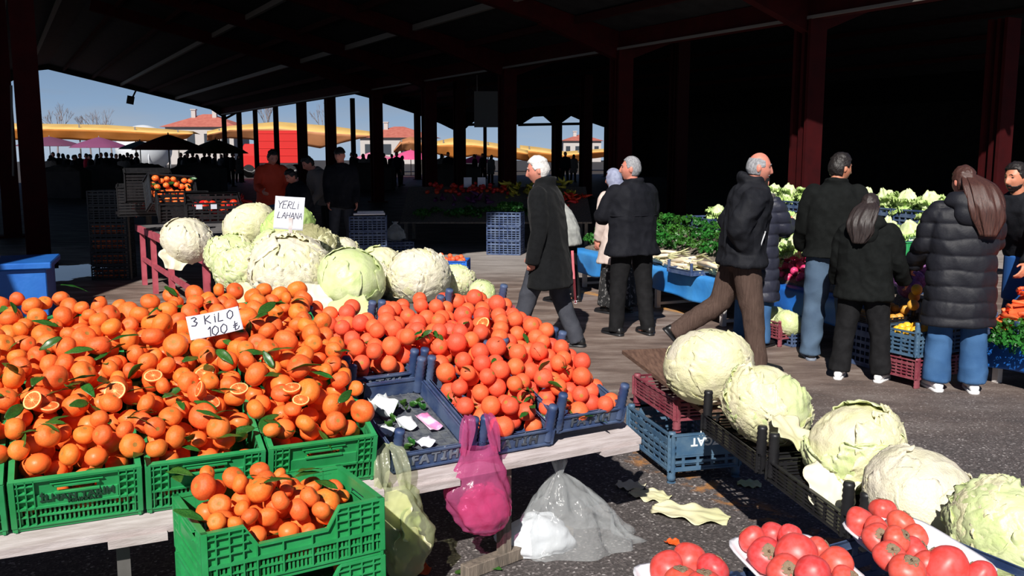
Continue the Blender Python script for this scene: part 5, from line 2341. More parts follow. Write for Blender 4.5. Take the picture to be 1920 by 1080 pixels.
def ell_ring(c, rx, ry, n=26, p=2.3):
    out = []
    for k in range(n):
        a = 2 * PI * k / n
        ca, sa = math.cos(a), math.sin(a)
        rr = (abs(ca) ** p + abs(sa) ** p) ** (-1 / p)
        out.append(Vector((c[0] + rx * rr * ca, c[1] + ry * rr * sa, c[2])))
    return out


def smooth_path(pts, rad, sub=5):
    out, rr = [], []
    n = len(pts)
    for i in range(n - 1):
        p0, p1, p2, p3 = pts[max(i - 1, 0)], pts[i], pts[i + 1], pts[min(i + 2, n - 1)]
        for j in range(sub):
            t = j / sub
            q = 0.5 * ((2 * p1) + (p2 - p0) * t + (2 * p0 - 5 * p1 + 4 * p2 - p3) * t * t + (3 * p1 - p0 - 3 * p2 + p3) * t ** 3)
            out.append(q)
            rr.append(rad[i] + (rad[i + 1] - rad[i]) * t)
    out.append(pts[-1])
    rr.append(rad[-1])
    return out, rr


def hand(mb, w, d, pn, side, curl=0.5, s=1.0):
    """palm and five bent fingers: d points from wrist to knuckles, pn out of the palm"""
    d = d.normalized()
    pn = (pn - d * pn.dot(d)).normalized()
    sd = d.cross(pn).normalized() * side      # towards the thumb
    M3 = Matrix((sd, d, pn)).transposed()
    mb.sphere(w + d * 0.045 * s, (0.040 * s, 0.055 * s, 0.018 * s), 14, 10, rot=M3)
    mb.tube([w - d * 0.03, w + d * 0.02], [0.026 * s, 0.028 * s], 10)
    for i, (off, ln) in enumerate(((0.028, 0.070), (0.010, 0.080), (-0.009, 0.074), (-0.027, 0.058))):
        k = w + d * 0.085 * s + sd * off * s
        c1 = curl * (0.7 + 0.15 * i)
        p1 = k + (d * math.cos(c1) + pn * math.sin(c1)) * ln * 0.45 * s
        p2 = p1 + (d * math.cos(c1 * 2.1) + pn * math.sin(c1 * 2.1)) * ln * 0.33 * s
        p3 = p2 + (d * math.cos(c1 * 2.9) + pn * math.sin(c1 * 2.9)) * ln * 0.25 * s
        mb.tube([k - d * 0.02 * s, k, p1, p2, p3], [0.0095 * s, 0.0095 * s, 0.009 * s, 0.0082 * s, 0.007 * s], 8)
    b = w + d * 0.022 * s + sd * 0.030 * s
    p1 = b + (d * 0.65 + sd * 0.75 + pn * 0.25).normalized() * 0.040 * s
    p2 = p1 + (d * 0.9 + sd * 0.15 + pn * 0.45).normalized() * 0.032 * s
    mb.tube([b - sd * 0.014 * s, b, p1, p2], [0.012 * s, 0.0115 * s, 0.010 * s, 0.0082 * s], 8)


def cloth(co, scale, seed, squash=(1, 1, 0.5)):
    out = np.empty(len(co))
    o = seed * 2.37
    for i, (x, y, z) in enumerate(co):
        v = Vector((x * squash[0] * scale + o, y * squash[1] * scale - o, z * squash[2] * scale))
        out[i] = 1 - 2 * abs(mnoise.noise(v)) * 1.6 + 0.5 * mnoise.noise(v * 2.3)
    return out


def Rx(a):
    return Matrix.Rotation(a, 3, 'X')


def Ry(a):
    return Matrix.Rotation(a, 3, 'Y')


def Rz(a):
    return Matrix.Rotation(a, 3, 'Z')


def person(label, q, rotz, H=1.75, lean=0.0, twist=0.0, head=(0, 0, 0), legs=((0, 4, 3), (0, 4, 3)), arms=((0, 8, 15, 0), (0, 8, 15, 0)), skin=None,
           top=None, trousers=None, shoes=None, hair=None, beard=None, skirt=None, voxel=0.0066, build=1.0, scarf=None, cap=None, group=None, curl=0.5, apron=None, face=True):
    """legs: (swing forward, spread, knee bend) degrees for left, right; arms: (swing forward, spread, elbow bend, turn inwards)"""
    skin = skin or m_skin
    s = H / 1.75
    bw = build
    pel = Vector((0, 0, 0.94))

    def torso(p):
        p = Vector(p)
        f = min(1, max(0, (p.z - 0.92) / 0.22))
        f = f * f * (3 - 2 * f)
        return pel + Rz(twist * f) @ (Rx(-lean * f) @ (p - pel))
    # --- joints
    leg_j = []
    for sd, (sw, ab, kb) in zip((-1, 1), legs):
        h = Vector((sd * 0.092 * bw, 0, 0.92))
        dr = Ry(-sd * R(ab)) @ (Rx(R(sw)) @ Vector((0, 0, -1)))
        k = h + dr * 0.43
        dk = Ry(-sd * R(ab) * 0.6) @ (Rx(R(sw - kb)) @ Vector((0, 0, -1)))
        a = k + dk * 0.41
        leg_j.append((h, k, a, R(sw - kb)))
    low = min(j[2].z for j in leg_j) - 0.075
    arm_j = []
    for sd, (sw, ab, eb, tn) in zip((-1, 1), arms):
        sh = torso((sd * 0.185 * bw, 0, 1.415))
        B = Rz(twist) @ Rx(-lean)
        du = B @ (Rx(R(sw)) @ (Ry(-sd * R(ab)) @ Vector((0, 0, -1))))
        e = sh + du * 0.285
        df = B @ (Rx(R(sw)) @ (Ry(-sd * R(ab)) @ (Rz(sd * R(tn)) @ (Rx(R(eb)) @ Vector((0, 0, -1))))))
        wv = e + df * 0.245
        arm_j.append((sh, e, wv, du, df))
    neck0 = torso((0, -0.005, 1.43))
    HR = Rz(twist) @ Rx(-lean * 0.5) @ Euler((-R(head[0]), R(head[2]), R(head[1]))).to_matrix() if True else None
    # head: pitch(+ looks down), yaw(+ looks left), roll
    neckp = torso((0, 0.0, 1.482))
    hc = neckp + HR @ Vector((0, 0.022, 0.128))
    root = thing('person', label, 'person', (q[0], q[1], 0), rotz, group)
    root.scale = (s, s, s)

    def fin(mb):
        mb.v = [(p[0], p[1], p[2] - low) for p in mb.v]
        return mb
    # --- continuous body
    b = MB()
    hg = head_grid(56, 44)
    hg.v = [tuple(hc + HR @ Vector(p)) for p in hg.v]
    b.add(hg.v, hg.f)
    for sd in (-1, 1):
        b.sphere(hc + HR @ Vector((sd * 0.0755, -0.012, -0.004)), (0.010, 0.020, 0.031), 12, 10, rot=HR @ Rz(-sd * 0.35))
    b.tube([torso((0, -0.01, 1.38)), neck0, neckp + HR @ Vector((0, 0.004, 0.02)), hc + HR @ Vector((0, -0.012, -0.05))], [0.075, 0.062, 0.055, 0.055], 18)
    rings = [[torso(p) for p in ell_ring((0, 0, z), rx * bw * 0.78, ry * 0.78)] for z, rx, ry in
             ((1.46, 0.06, 0.055), (1.42, 0.15, 0.085), (1.32, 0.175, 0.105), (1.18, 0.165, 0.105), (1.02, 0.155, 0.105), (0.90, 0.165, 0.11), (0.82, 0.12, 0.09))]
    b.loft(list(reversed(rings)))
    for (h, k, a, fa) in leg_j:
        p, r_ = smooth_path([h + Vector((0, 0, 0.03)), h.lerp(k, 0.5), k, k.lerp(a, 0.35), a], [0.078, 0.068, 0.050, 0.050, 0.035])
        b.tube(p, r_, 14)
        fd = Vector((0, 1, 0))
        b.tube([a + Vector((0, -0.03, -0.02)), a + Vector((0, 0.05, -0.035)), a + Vector((0, 0.13, -0.05))], [0.035, 0.034, 0.025], 10)
    for sd, (sh, e, wv, du, df) in zip((-1, 1), arm_j):
        p, r_ = smooth_path([sh + Vector((-sd * 0.02, 0, -0.035)), sh.lerp(e, 0.5), e, e.lerp(wv, 0.4), wv], [0.040, 0.042, 0.036, 0.036, 0.026])
        b.tube(p, r_, 12)
        inward = Vector((-sd, 0.15, 0))
        hand(b, wv, df, inward, -sd if False else (1 if sd > 0 else -1) * 1, curl)
    fin(b)
    fuse(b, 'body', skin, voxel, 2, root)
    # --- face details
    if face:
        for sd in (-1, 1):
            e_ = MB()
            e_.sphere(hc + HR @ Vector((sd * 0.0305, 0.0765, 0.012)), (0.011, 0.008, 0.006), 12, 8, rot=HR)
            fin(e_).build('eye', m_eye, root)
            if hair:
                e_ = MB()
                pts = [hc + HR @ (head_point(Vector((sd * x, 0.85, z)).normalized(), 0.002)) for x, z in ((0.16, 0.26), (0.33, 0.31), (0.52, 0.27))]
                e_.tube(pts, [0.0025, 0.0035, 0.002], 6)
                fin(e_).build('eyebrow', hair['mat'], root)
        e_ = MB()
        pts = [hc + HR @ Vector((x, 0.0, -0.065)) + HR @ Vector((0, head_point(Vector((x / 0.0745, 0.80, -0.55)).normalized()).y + 0.003, 0)) for x in (-0.02, -0.008, 0.008, 0.02)]
        e_.tube(pts, [0.002, 0.0035, 0.0035, 0.002], 6)
        fin(e_).build('lips', m_lip, root)
    # --- hair
    if hair:
        th = hair.get('t', 0.012)
        style = hair['style']
        r0 = hash(label) % 50 * 0.37 if False else len(label) * 0.37

        def off(d):
            z, y, ax = d.z, d.y, abs(d.x)
            if style == 'bald':
                on = (z < 0.60 - 0.25 * max(0, y)) and ((y < 0.1 and z > -0.45 - 0.0) or (y < 0.42 and z > 0.05)) and y < 0.55
            else:
                line = 0.60 if y > 0.55 else (0.12 if y > 0.12 else (0.06 if (y > -0.22 and ax > 0.75) else -0.52))
                if y > 0.12 and y <= 0.55:
                    line = 0.05 + 0.55 * max(0, (y - 0.30) / 0.25) if y > 0.30 else 0.02
                on = z > line
            if not on:
                return -0.014
            k = th * (0.85 + 0.35 * mnoise.noise(d * 4 + Vector((r0, 0, 0))) + 0.12 * mnoise.noise(Vector((d.x * 26, d.y * 26, d.z * 4))))
            if style == 'full' and z > 0.5:
                k *= 1.5
            return k
        hh = head_grid(72, 54, off)
        hh.v = [tuple(hc + HR @ Vector(p)) for p in hh.v]
        fin(hh)
        if hair.get('long'):
            ln, wd = hair['long'], hair.get('wide', 0.085)
            ox = hair.get('shift', 0.0)
            lo = MB()
            rings = []
            N = 26
            for i in range(N + 1):
                f = i / N
                z = 0.07 - (0.07 + ln) * f
                st_ = min(1, f / 0.2)
                w2 = (0.066 + (wd - 0.066) * math.sin(PI * min(1, f * 0.8 + 0.1))) * (1 - 0.35 * max(0, f - 0.75) / 0.25) * (0.35 + 0.65 * st_ ** 0.5)
                cx = ox * f + 0.006 * math.sin(f * 9)
                cy = -0.055 - hair.get('back', 0.06) * math.sin(min(1, f * 1.5) * PI / 2) + 0.01 * f + 0.03 * (1 - st_)
                ring = []
                for k in range(64):
                    a = 2 * PI * k / 64
                    s_ = 1 + 0.10 * math.sin(a * 9 + f * 3 + 1.5 * math.sin(f * 6)) + 0.06 * math.sin(a * 17 + f * 7)
                    ring.append(hc + (HR @ Vector((0, cy, 0))) + Vector((cx + w2 * s_ * math.cos(a), 0.048 * (0.3 + 0.7 * st_) * s_ * math.sin(a), z)))
                rings.append(ring)
            lo.loft(rings)
            fin(lo)
            hh.add(lo.v, lo.f)
        hh.build('hair', hair['mat'], root)
    if beard:
        def offb(d):
            if not beard.get('only') and d.y > 0.05 and d.z < (-0.47 if d.y > 0.45 else -0.30 - 0.3 * d.y) and not (abs(d.x) < 0.26 and -0.64 < d.z < -0.50 and d.y > 0.5):
                return beard['t'] * (0.7 + 0.5 * mnoise.noise(d * 14))
            if d.y > 0.6 and abs(d.x) < 0.34 and -0.48 < d.z < -0.36:
                return beard['t']
            return -0.01
        bb = head_grid(72, 54, offb)
        bb.v = [tuple(hc + HR @ Vector(p)) for p in bb.v]
        fin(bb).build('beard', beard['mat'], root)
    if cap:
        def offc(d):
            return 0.014 if d.z > 0.28 - 0.12 * d.y else -0.014
        cc = head_grid(48, 36, offc)
        cc.v = [tuple(hc + HR @ Vector(p)) for p in cc.v]
        fin(cc).build('knit_cap', cap, root)
    if scarf:
        def offs(d):
            return 0.016 if not (d.y > 0.45 and abs(d.x) < 0.72 and d.z > -0.82 and d.z < 0.62) else -0.014
        cc = head_grid(48, 40, offs)
        cc.v = [tuple(hc + HR @ Vector(p)) for p in cc.v]
        c2 = MB()
        c2.loft([[torso(p) for p in ell_ring((0, -0.01, z), rx, ry)] for z, rx, ry in ((1.38, 0.16, 0.12), (1.45, 0.12, 0.10), (1.53, 0.085, 0.095), (1.58, 0.08, 0.10))])
        cc.add(c2.v, c2.f)
        fuse(fin(cc), 'headscarf', scarf, 0.01, 4, root)
    # --- trousers
    if trousers:
        t = MB()
        w = trousers.get('w', 1.0)
        fl = trousers.get('flare', 1.0)
        rings = [ell_ring((0, 0, z), rx * bw, ry) for z, rx, ry in ((0.80, 0.13, 0.095), (0.84, 0.165, 0.118), (0.92, 0.172, 0.122), (1.02, 0.162, 0.115), (1.06, 0.155, 0.11))]
        t.loft([[torso(p) for p in r_] for r_ in rings])
        for (h, k, a, fa) in leg_j:
            ea = a + (a - k).normalized() * trousers.get('hem', 0.035)
            p, r_ = smooth_path([h + Vector((0, 0, 0.02)), h.lerp(k, 0.5), k, k.lerp(a, 0.5), ea],
                                [0.096 * w, 0.090 * w, 0.074 * w, 0.068 * w * (1 + (fl - 1) * 0.5), 0.064 * w * fl])
            t.tube(p, r_, 18)
        am = trousers.get('fold', 0.006)
        fin(t)
        fuse(t, 'trousers', trousers['mat'], 0.011, 5, root,
             lambda co, no: am * 0.8 * cloth(co, 7, len(label), (1, 1, 0.8)) * (0.6 + 0.7 * np.exp(-((co[:, 2] - 0.46) / 0.1) ** 2) + 0.7 * np.exp(-((co[:, 2] - 0.12) / 0.08) ** 2)))
    if skirt:
        t = MB()
        t.loft([ell_ring((0, 0.0, z), rx, ry, 48) for z, rx, ry in ((skirt['z'], 0.24, 0.20), (0.45, 0.215, 0.18), (0.7, 0.195, 0.155), (0.9, 0.18, 0.13), (1.0, 0.15, 0.11))])
        fin(t)
        fuse(t, 'skirt', skirt['mat'], 0.012, 4, root, lambda co, no: 0.012 * np.sin(np.arctan2(co[:, 1], co[:, 0]) * 11) * np.clip(1 - co[:, 2], 0, 1))
    # --- shoes
    if shoes:
        for (h, k, a, fa), sd in zip(leg_j, (-1, 1)):
            pitch = min(0, fa) * 0.9 if a.z - low > 0.11 else 0.0
            F = Rz(-sd * 0.12) @ Rx(pitch)
            base = a + F @ Vector((0, 0, -0.075))
            up = MB()
            rr = []
            for y, wx, hz in ((-0.085, 0.020, 0.04), (-0.075, 0.034, 0.07), (-0.03, 0.038, 0.085), (0.03, 0.040, 0.080), (0.09, 0.045, 0.058), (0.14, 0.044, 0.046), (0.18, 0.032, 0.036), (0.195, 0.014, 0.025)):
                ring = []
                for j in range(18):
                    an = 2 * PI * j / 18
                    ring.append(base + F @ Vector((wx * math.cos(an), y, 0.012 + hz / 2 + hz / 2 * math.sin(an))))
                rr.append(ring)
            up.loft(rr)
            up.tube([a + F @ Vector((0, -0.02, -0.02)), a + Vector((0, -0.015, 0.05))], [0.042, 0.04], 14)
            o = fin(up).build('shoe', shoes['mat'], root)
            so_ = MB()
            rr = []
            for zz, gx in ((0.0, 0.96), (0.004, 1.0), (0.022, 1.0)):
                ring = []
                for y, wx in ((-0.092, 0.018), (-0.078, 0.037), (-0.02, 0.041), (0.05, 0.044), (0.10, 0.048), (0.15, 0.045), (0.19, 0.030), (0.203, 0.012)):
                    ring.append((y, wx * gx))
                pts = [base + F @ Vector((-x, y, zz)) for y, x in ring] + [base + F @ Vector((x, y, zz)) for y, x in reversed(ring)]
                rr.append(pts)
            so_.loft(rr)
            fin(so_).build('sole', shoes.get('sole', m_black_crate), o)
    # --- upper garment
    if top:
        t = MB()
        hem = top['hem']
        k = top.get('k', 1.0)
        hw = top.get('hemw', 1.0)
        prof = [(1.49, 0.080, 0.076), (1.465, 0.108, 0.088), (1.435, 0.150, 0.102), (1.395, 0.190, 0.118), (1.33, 0.205, 0.132), (1.20, 0.205, 0.138), (1.06, 0.198, 0.138), (0.94, 0.202, 0.142)]
        prof = [p for p in prof if p[0] > hem + 0.03]
        if hem < 0.90:
            n_ = max(1, int((0.94 - hem) / 0.12))
            for i in range(1, n_ + 1):
                f = i / n_
                prof.append((0.94 + (hem - 0.94) * f, (0.202 + 0.022 * f) * (1 + (hw - 1) * f), (0.142 + 0.02 * f) * (1 + (hw - 1) * f)))
        else:
            prof.append((hem, 0.196 * hw, 0.138 * hw))
        rings = [[torso(p) for p in ell_ring((0, -0.004, z), rx * bw * k, ry * k, 36)] for z, rx, ry in prof]
        t.loft(list(reversed(rings)))
        sr = top.get('sleeve', 1.0)
        for sd, (sh, e, wv, du, df) in zip((-1, 1), arm_j):
            t.sphere(sh + Vector((-sd * 0.020, 0, -0.030)), 0.080 * min(sr, 1.08), 16, 12)
            end = wv + df * top.get('cuff', 0.01)
            p, r_ = smooth_path([sh + Vector((-sd * 0.01, 0, -0.025)), sh.lerp(e, 0.5), e, e.lerp(end, 0.5), end], [0.078 * min(sr, 1.1), 0.076 * sr, 0.068 * sr, 0.062 * sr, 0.052 * sr])
            t.tube(p, r_, 18)
        if top.get('collar'):
            c = top['collar']
            t.loft([[torso(p) for p in ell_ring((0, -0.004 - 0.25 * (z - 1.45), z), rx, ry, 30)] for z, rx, ry in ((1.42, 0.12, 0.10), (1.46, 0.098, 0.092), (1.46 + c * 0.6, 0.085, 0.088), (1.46 + c, 0.086, 0.09))])
        quilt = top.get('quilt', 0)
        am = top.get('fold', 0.006)
        seed = len(label)
        fin(t)

        def dispf(co, no):
            d_ = 0.004 + am * 1.5 * cloth(co, 4.5, seed, (1, 1, 0.6)) + am * 0.8 * cloth(co + 0.25 * co[:, [2, 0, 1]], 10, seed + 3, (1, 1, 0.8))
            if quilt:
                zz = co[:, 2] + 0.012 * npnoise(co, 3, seed + 2)
                d_ = d_ + top.get('puff', 0.018) * (np.abs(np.sin(PI * zz / quilt)) ** 0.36 - 0.8) * (1 - np.clip((np.abs(no[:, 2]) - 0.75) / 0.2, 0, 1))
            return d_
        fuse(t, top.get('name', 'jacket'), top['mat'], 0.0095 if voxel < 0.01 else 0.014, 6, root, dispf)
        # neckline and front or back details
        if top.get('hood'):
            hd = MB()
            hm = top['hood']
            for i in range(2):
                pts = []
                for j in range(15):
                    a = PI * (0.02 + 0.96 * j / 14)
                    rr_ = (0.125 - 0.02 * i)
                    pts.append(torso((-rr_ * math.cos(a) * 1.12, -0.015 - rr_ * 0.92 * math.sin(a) * 1.1, 1.455 + 0.035 * i + 0.01 * math.sin(a * 3))))
                hd.tube(pts, [0.035 + 0.022 * math.sin(PI * j / 14) for j in range(15)], 14)
            hd.sphere(torso((0, -0.135, 1.38)), (0.125, 0.06, 0.105), 20, 14)
            fin(hd)
            fuse(hd, 'hood', hm, 0.012, 7, root, lambda co, no: 0.006 * cloth(co, 7, 12))
        if top.get('fur'):
            fu = MB()
            for j in range(46):
                a = PI * (-0.05 + 1.1 * j / 45)
                c = torso((-0.155 * math.cos(a), -0.03 - 0.135 * math.sin(a), 1.475 + 0.02 * math.sin(a * 2)))
                fu.sphere(c, 0.026, 8, 6)
                for _ in range(16):
                    d = Vector((rng.gauss(0, 1), rng.gauss(0, 1), rng.gauss(0, 1))).normalized()
                    fu.tube([c, c + d * 0.05 + Vector((0, 0, -0.006))], [0.005, 0.001], 4, cap=False)
            fin(fu).build('fur_trim', top['fur'], root)
        if top.get('seam'):
            sm = MB()
            z = top['seam']
            pts = [torso(p) for p in ell_ring((0, -0.004, z), 0.206 * bw * k, 0.141 * k, 48)]
            sm.tube(pts + [pts[0]], 0.006, 6)
            fin(sm).build('seam', top.get('trim', top['mat']), root)
        if top.get('pocket'):
            for sd in (-1, 1):
                pk_ = MB()
                a0 = 0.5
                pts = []
                for i in range(7):
                    f = i / 6
                    an = (PI / 2 - sd * (0.92 + 0.14 * f))
                    pts.append(torso((0.226 * k * math.cos(an), 0.160 * k * math.sin(an), 1.14 - 0.15 * f)))
                pk_.tube(pts, 0.006, 6)
                fin(pk_).build('pocket_trim', top['pocket'], root)
    if apron:
        ap = MB()
        ap.loft([[torso(p) for p in ell_ring((0, 0.0, z), 0.215 * bw, 0.155, 30)] for z in (0.55, 0.75, 0.93)])
        fuse(fin(ap), 'apron', apron, 0.012, 3, root)
    return root


m_black_wool = mat('black_wool', srgb(19, 20, 22), 0.9, srgb(23, 24, 26), 30, bump=0.3, bscale=160, sheen=0.05, spec=0.12)
m_black_jkt = mat('black_jacket', srgb(23, 24, 30), 0.75, srgb(28, 29, 35), 16, bump=0.2, bscale=120, spec=0.12)
m_black_jkt2 = mat('charcoal_jacket', srgb(26, 27, 32), 0.7, srgb(32, 33, 38), 16, bump=0.2, bscale=90, spec=0.12)
m_puffer = mat('black_puffer', srgb(24, 25, 33), 0.6, srgb(30, 31, 38), 12, bump=0.15, bscale=60, spec=0.3)
m_navy_puffer = mat('navy_puffer', srgb(40, 42, 56), 0.5, srgb(46, 48, 62), 12, bump=0.15, bscale=60, spec=0.3)
m_hoodie = mat('black_hoodie', srgb(18, 20, 20), 0.9, srgb(23, 25, 25), 20, bump=0.2, bscale=140, spec=0.12)
m_grey_trs = mat('grey_trousers', srgb(62, 64, 72), 0.85, srgb(70, 72, 80), 16, bump=0.15, bscale=100, spec=0.12)
m_blk_trs = mat('black_trousers', srgb(24, 24, 26), 0.85, srgb(31, 31, 33), 16, bump=0.15, bscale=100, spec=0.12)
m_cord = mat('brown_corduroy', srgb(90, 73, 66), 0.9, srgb(76, 61, 55), 10, bump=0.6, bscale=30, stretch=(10, 10, 0.6), spec=0.12)
m_jean = mat('blue_denim', srgb(50, 84, 126), 0.85, srgb(66, 102, 144), 5, bump=0.2, bscale=200, spec=0.12)
m_jean2 = mat('grey_denim', srgb(84, 104, 126), 0.85, srgb(70, 88, 110), 5, bump=0.2, bscale=200, spec=0.12)
m_beige = mat('beige_cloth', srgb(206, 190, 182), 0.9, srgb(196, 178, 170), 10, spec=0.12)
m_lightgrey = mat('light_grey_wool', srgb(168, 170, 166), 0.9, srgb(150, 152, 150), 20, spec=0.12)
m_skirt = mat('black_skirt_pattern', srgb(26, 26, 28), 0.9, srgb(110, 108, 108), 26, ramp=(.56, .62))
m_white_shoe = mat('white_leather', srgb(228, 228, 228), 0.5)
m_blk_shoe = mat('black_leather', srgb(26, 26, 28), 0.4)
m_grey_hair = mat('grey_hair', srgb(164, 164, 168), 0.7, srgb(120, 120, 124), 40, bump=0.5, bscale=90, stretch=(3, 1, 1))
m_white_hair = mat('white_hair', srgb(226, 222, 218), 0.7, srgb(200, 196, 194), 40, bump=0.5, bscale=90)
m_dark_hair = mat('dark_hair', srgb(36, 30, 28), 0.5, srgb(24, 20, 20), 40, bump=0.5, bscale=90)
m_brown_hair = mat('brown_hair', srgb(88, 56, 48), 0.4, srgb(52, 32, 29), 26, bump=0.25, bscale=90, stretch=(10, 10, 0.3))
m_black_hair = mat('long_black_hair', srgb(62, 52, 50), 0.4, srgb(34, 28, 28), 26, bump=0.25, bscale=90, stretch=(10, 10, 0.3))
m_fur = mat('grey_fur', srgb(112, 108, 104), 0.9, srgb(60, 58, 56), 40)
m_bluescarf = mat('blue_grey_scarf', srgb(150, 156, 180), 0.8, srgb(120, 124, 150), 20)
m_orange_jkt = mat('orange_jacket', srgb(206, 62, 30), 0.7)
m_grey_jkt = mat('grey_jacket', srgb(120, 112, 108), 0.8)
m_blue_apron = mat('blue_apron', srgb(40, 96, 170), 0.7)
m_pale_trim = mat('pale_zip', srgb(190, 192, 196), 0.4)

person('white haired man in a long black coat and grey trousers walking past the cabbages', (0.33, 8.3), R(72), 1.78, lean=0.10, head=(8, 12, 0),
       legs=((20, 4, 3), (-9, 4, 12)), arms=((0, 7, 16, 0), (-4, 10, 14, 0)), build=1.08,
       top={'mat': m_black_wool, 'hem': 0.60, 'k': 1.04, 'hemw': 1.14, 'collar': 0.075, 'name': 'coat', 'fold': 0.005, 'cuff': 0.075},
       trousers={'mat': m_grey_trs, 'w': 1.12}, shoes={'mat': m_blk_shoe}, hair={'mat': m_white_hair, 'style': 'full', 't': 0.012})
person('grey haired man seen from behind in a short black jacket and black trousers', (1.15, 8.95), R(28), 1.735, lean=0.03, head=(-4, 48, 0),
       legs=((4, 4, 4), (-4, 3, 4)), arms=((24, 12, 78, 34), (18, 14, 76, 34)), build=1.12,
       top={'mat': m_black_jkt, 'hem': 0.80, 'k': 1.08, 'hemw': 1.08, 'collar': 0.06, 'seam': 1.17, 'fold': 0.006},
       trousers={'mat': m_blk_trs, 'w': 1.12}, shoes={'mat': m_blk_shoe}, hair={'mat': m_grey_hair, 'style': 'full', 't': 0.006}, beard={'mat': m_grey_hair, 't': 0.0035, 'only': 1})
person('woman in a beige coat and blue grey headscarf half hidden by the short jacket', (1.16, 10.2), R(35), 1.60, lean=0.10, head=(5, 20, 0),
       legs=((3, 4, 3), (0, 4, 3)), arms=((4, 5, 18, 6), (4, 6, 20, 6)),
       top={'mat': m_beige, 'hem': 0.62, 'k': 1.05, 'hemw': 1.15, 'name': 'coat'}, skirt={'mat': m_skirt, 'z': 0.10}, shoes={'mat': m_blk_shoe}, scarf=m_bluescarf)
person('stooped person in a light grey coat behind the man in the long coat', (0.60, 11.0), R(35), 1.62, lean=0.85, head=(10, 0, 0),
       legs=((3, 4, 8), (-3, 4, 8)), arms=((10, 10, 20, 0), (20, 8, 40, 0)),
       top={'mat': m_lightgrey, 'hem': 0.74, 'k': 1.05, 'hemw': 1.05, 'name': 'coat', 'cuff': 0.0}, trousers={'mat': m_blk_trs}, shoes={'mat': m_blk_shoe}, scarf=m_bluescarf)
person('balding grey haired man in a black jacket and brown corduroy trousers striding along the stall', (1.86, 7.55), R(-92), 1.79, lean=0.13, head=(2, -4, 0),
       legs=((-20, 4, 34), (9, 4, 2)), arms=((-22, 13, 58, 30), (-24, 13, 60, 32)), build=1.10,
       top={'mat': m_black_jkt2, 'hem': 0.86, 'k': 1.10, 'hemw': 1.02, 'collar': 0.085, 'pocket': m_pale_trim, 'fold': 0.011, 'sleeve': 1.12, 'cuff': 0.02},
       trousers={'mat': m_cord, 'w': 1.18, 'fold': 0.008}, shoes={'mat': m_blk_shoe}, hair={'mat': m_grey_hair, 'style': 'bald', 't': 0.005}, beard={'mat': m_grey_hair, 't': 0.004, 'only': 1})
person('woman in a long navy quilted coat with fur trimmed hood behind the man in corduroys', (2.20, 8.45), R(-40), 1.62, lean=0.05, head=(12, 10, 0),
       legs=((2, 4, 3), (-2, 4, 3)), arms=((10, 12, 40, 0), (24, 10, 80, 10)),
       top={'mat': m_navy_puffer, 'hem': 0.47, 'k': 1.10, 'hemw': 1.0, 'quilt': 0.11, 'collar': 0.05, 'fur': m_fur, 'name': 'coat', 'fold': 0.004, 'sleeve': 1.1},
       trousers={'mat': m_jean}, shoes={'mat': m_blk_shoe}, hair={'mat': m_dark_hair, 'style': 'full', 't': 0.012})
person('young man in a black jacket and grey blue jeans with his head turned aside', (2.70, 7.85), R(-12), 1.77, lean=0.06, head=(6, -58, 0),
       legs=((0, 5, 3), (2, 5, 4)), arms=((12, 8, 30, 6), (18, 9, 40, 6)), build=1.0,
       top={'mat': m_hoodie, 'hem': 0.88, 'k': 1.06, 'hemw': 1.04, 'collar': 0.055, 'fold': 0.006, 'sleeve': 1.05},
       trousers={'mat': m_jean2, 'w': 1.22, 'fold': 0.012, 'flare': 1.15}, shoes={'mat': m_blk_shoe, 'sole': m_grey_print}, hair={'mat': m_dark_hair, 'style': 'full', 't': 0.013}, skin=m_skin2)
person('girl with long dark hair in a black hoodie, black trousers and white sneakers', (2.70, 7.12), R(-34), 1.46, lean=0.03, head=(4, 0, 0),
       legs=((-2, 7, 3), (4, 7, 3)), arms=((6, 12, 26, 4), (10, 14, 30, 4)), build=1.02,
       top={'mat': m_hoodie, 'hem': 0.78, 'k': 1.13, 'hemw': 1.02, 'hood': m_hoodie, 'fold': 0.007, 'sleeve': 1.15, 'cuff': 0.04},
       trousers={'mat': m_blk_trs, 'w': 1.22, 'fold': 0.009, 'flare': 1.2, 'hem': 0.0}, shoes={'mat': m_white_shoe, 'sole': m_white_shoe}, hair={'mat': m_black_hair, 'style': 'full', 't': 0.012, 'long': 0.33, 'wide': 0.115, 'shift': -0.03, 'back': 0.175})
person('woman with long brown hair in a black quilted puffer coat, blue jeans and white sneakers', (3.27, 6.78), R(-8), 1.675, lean=0.02, head=(8, 20, 3),
       legs=((2, 3, 3), (0, 3, 3)), arms=((14, 10, 30, 2), (26, 12, 50, 4)), build=1.06,
       top={'mat': m_puffer, 'hem': 0.53, 'k': 1.13, 'hemw': 0.98, 'quilt': 0.118, 'hood': m_puffer, 'name': 'coat', 'fold': 0.004, 'sleeve': 1.2, 'cuff': 0.02},
       trousers={'mat': m_jean, 'w': 1.18, 'fold': 0.009, 'flare': 1.4, 'hem': 0.0}, shoes={'mat': m_white_shoe, 'sole': m_white_shoe}, hair={'mat': m_brown_hair, 'style': 'full', 't': 0.012, 'long': 0.42, 'wide': 0.125, 'shift': 0.035, 'back': 0.195})
person('bearded vendor in a dark jacket leaning over the carrots', (4.25, 7.62), R(112), 1.74, lean=0.42, head=(-8, 0, 0),
       legs=((6, 6, 6), (2, 6, 6)), arms=((34, 8, 28, 0), (28, 10, 34, 0)), build=1.08, skin=m_skin2,
       top={'mat': m_black_jkt2, 'hem': 0.92, 'k': 1.08, 'collar': 0.03, 'fold': 0.008}, trousers={'mat': m_jean}, shoes={'mat': m_blk_shoe},
       hair={'mat': m_dark_hair, 'style': 'full', 't': 0.014}, beard={'mat': m_dark_hair, 't': 0.0045}, apron=m_blue_apron)
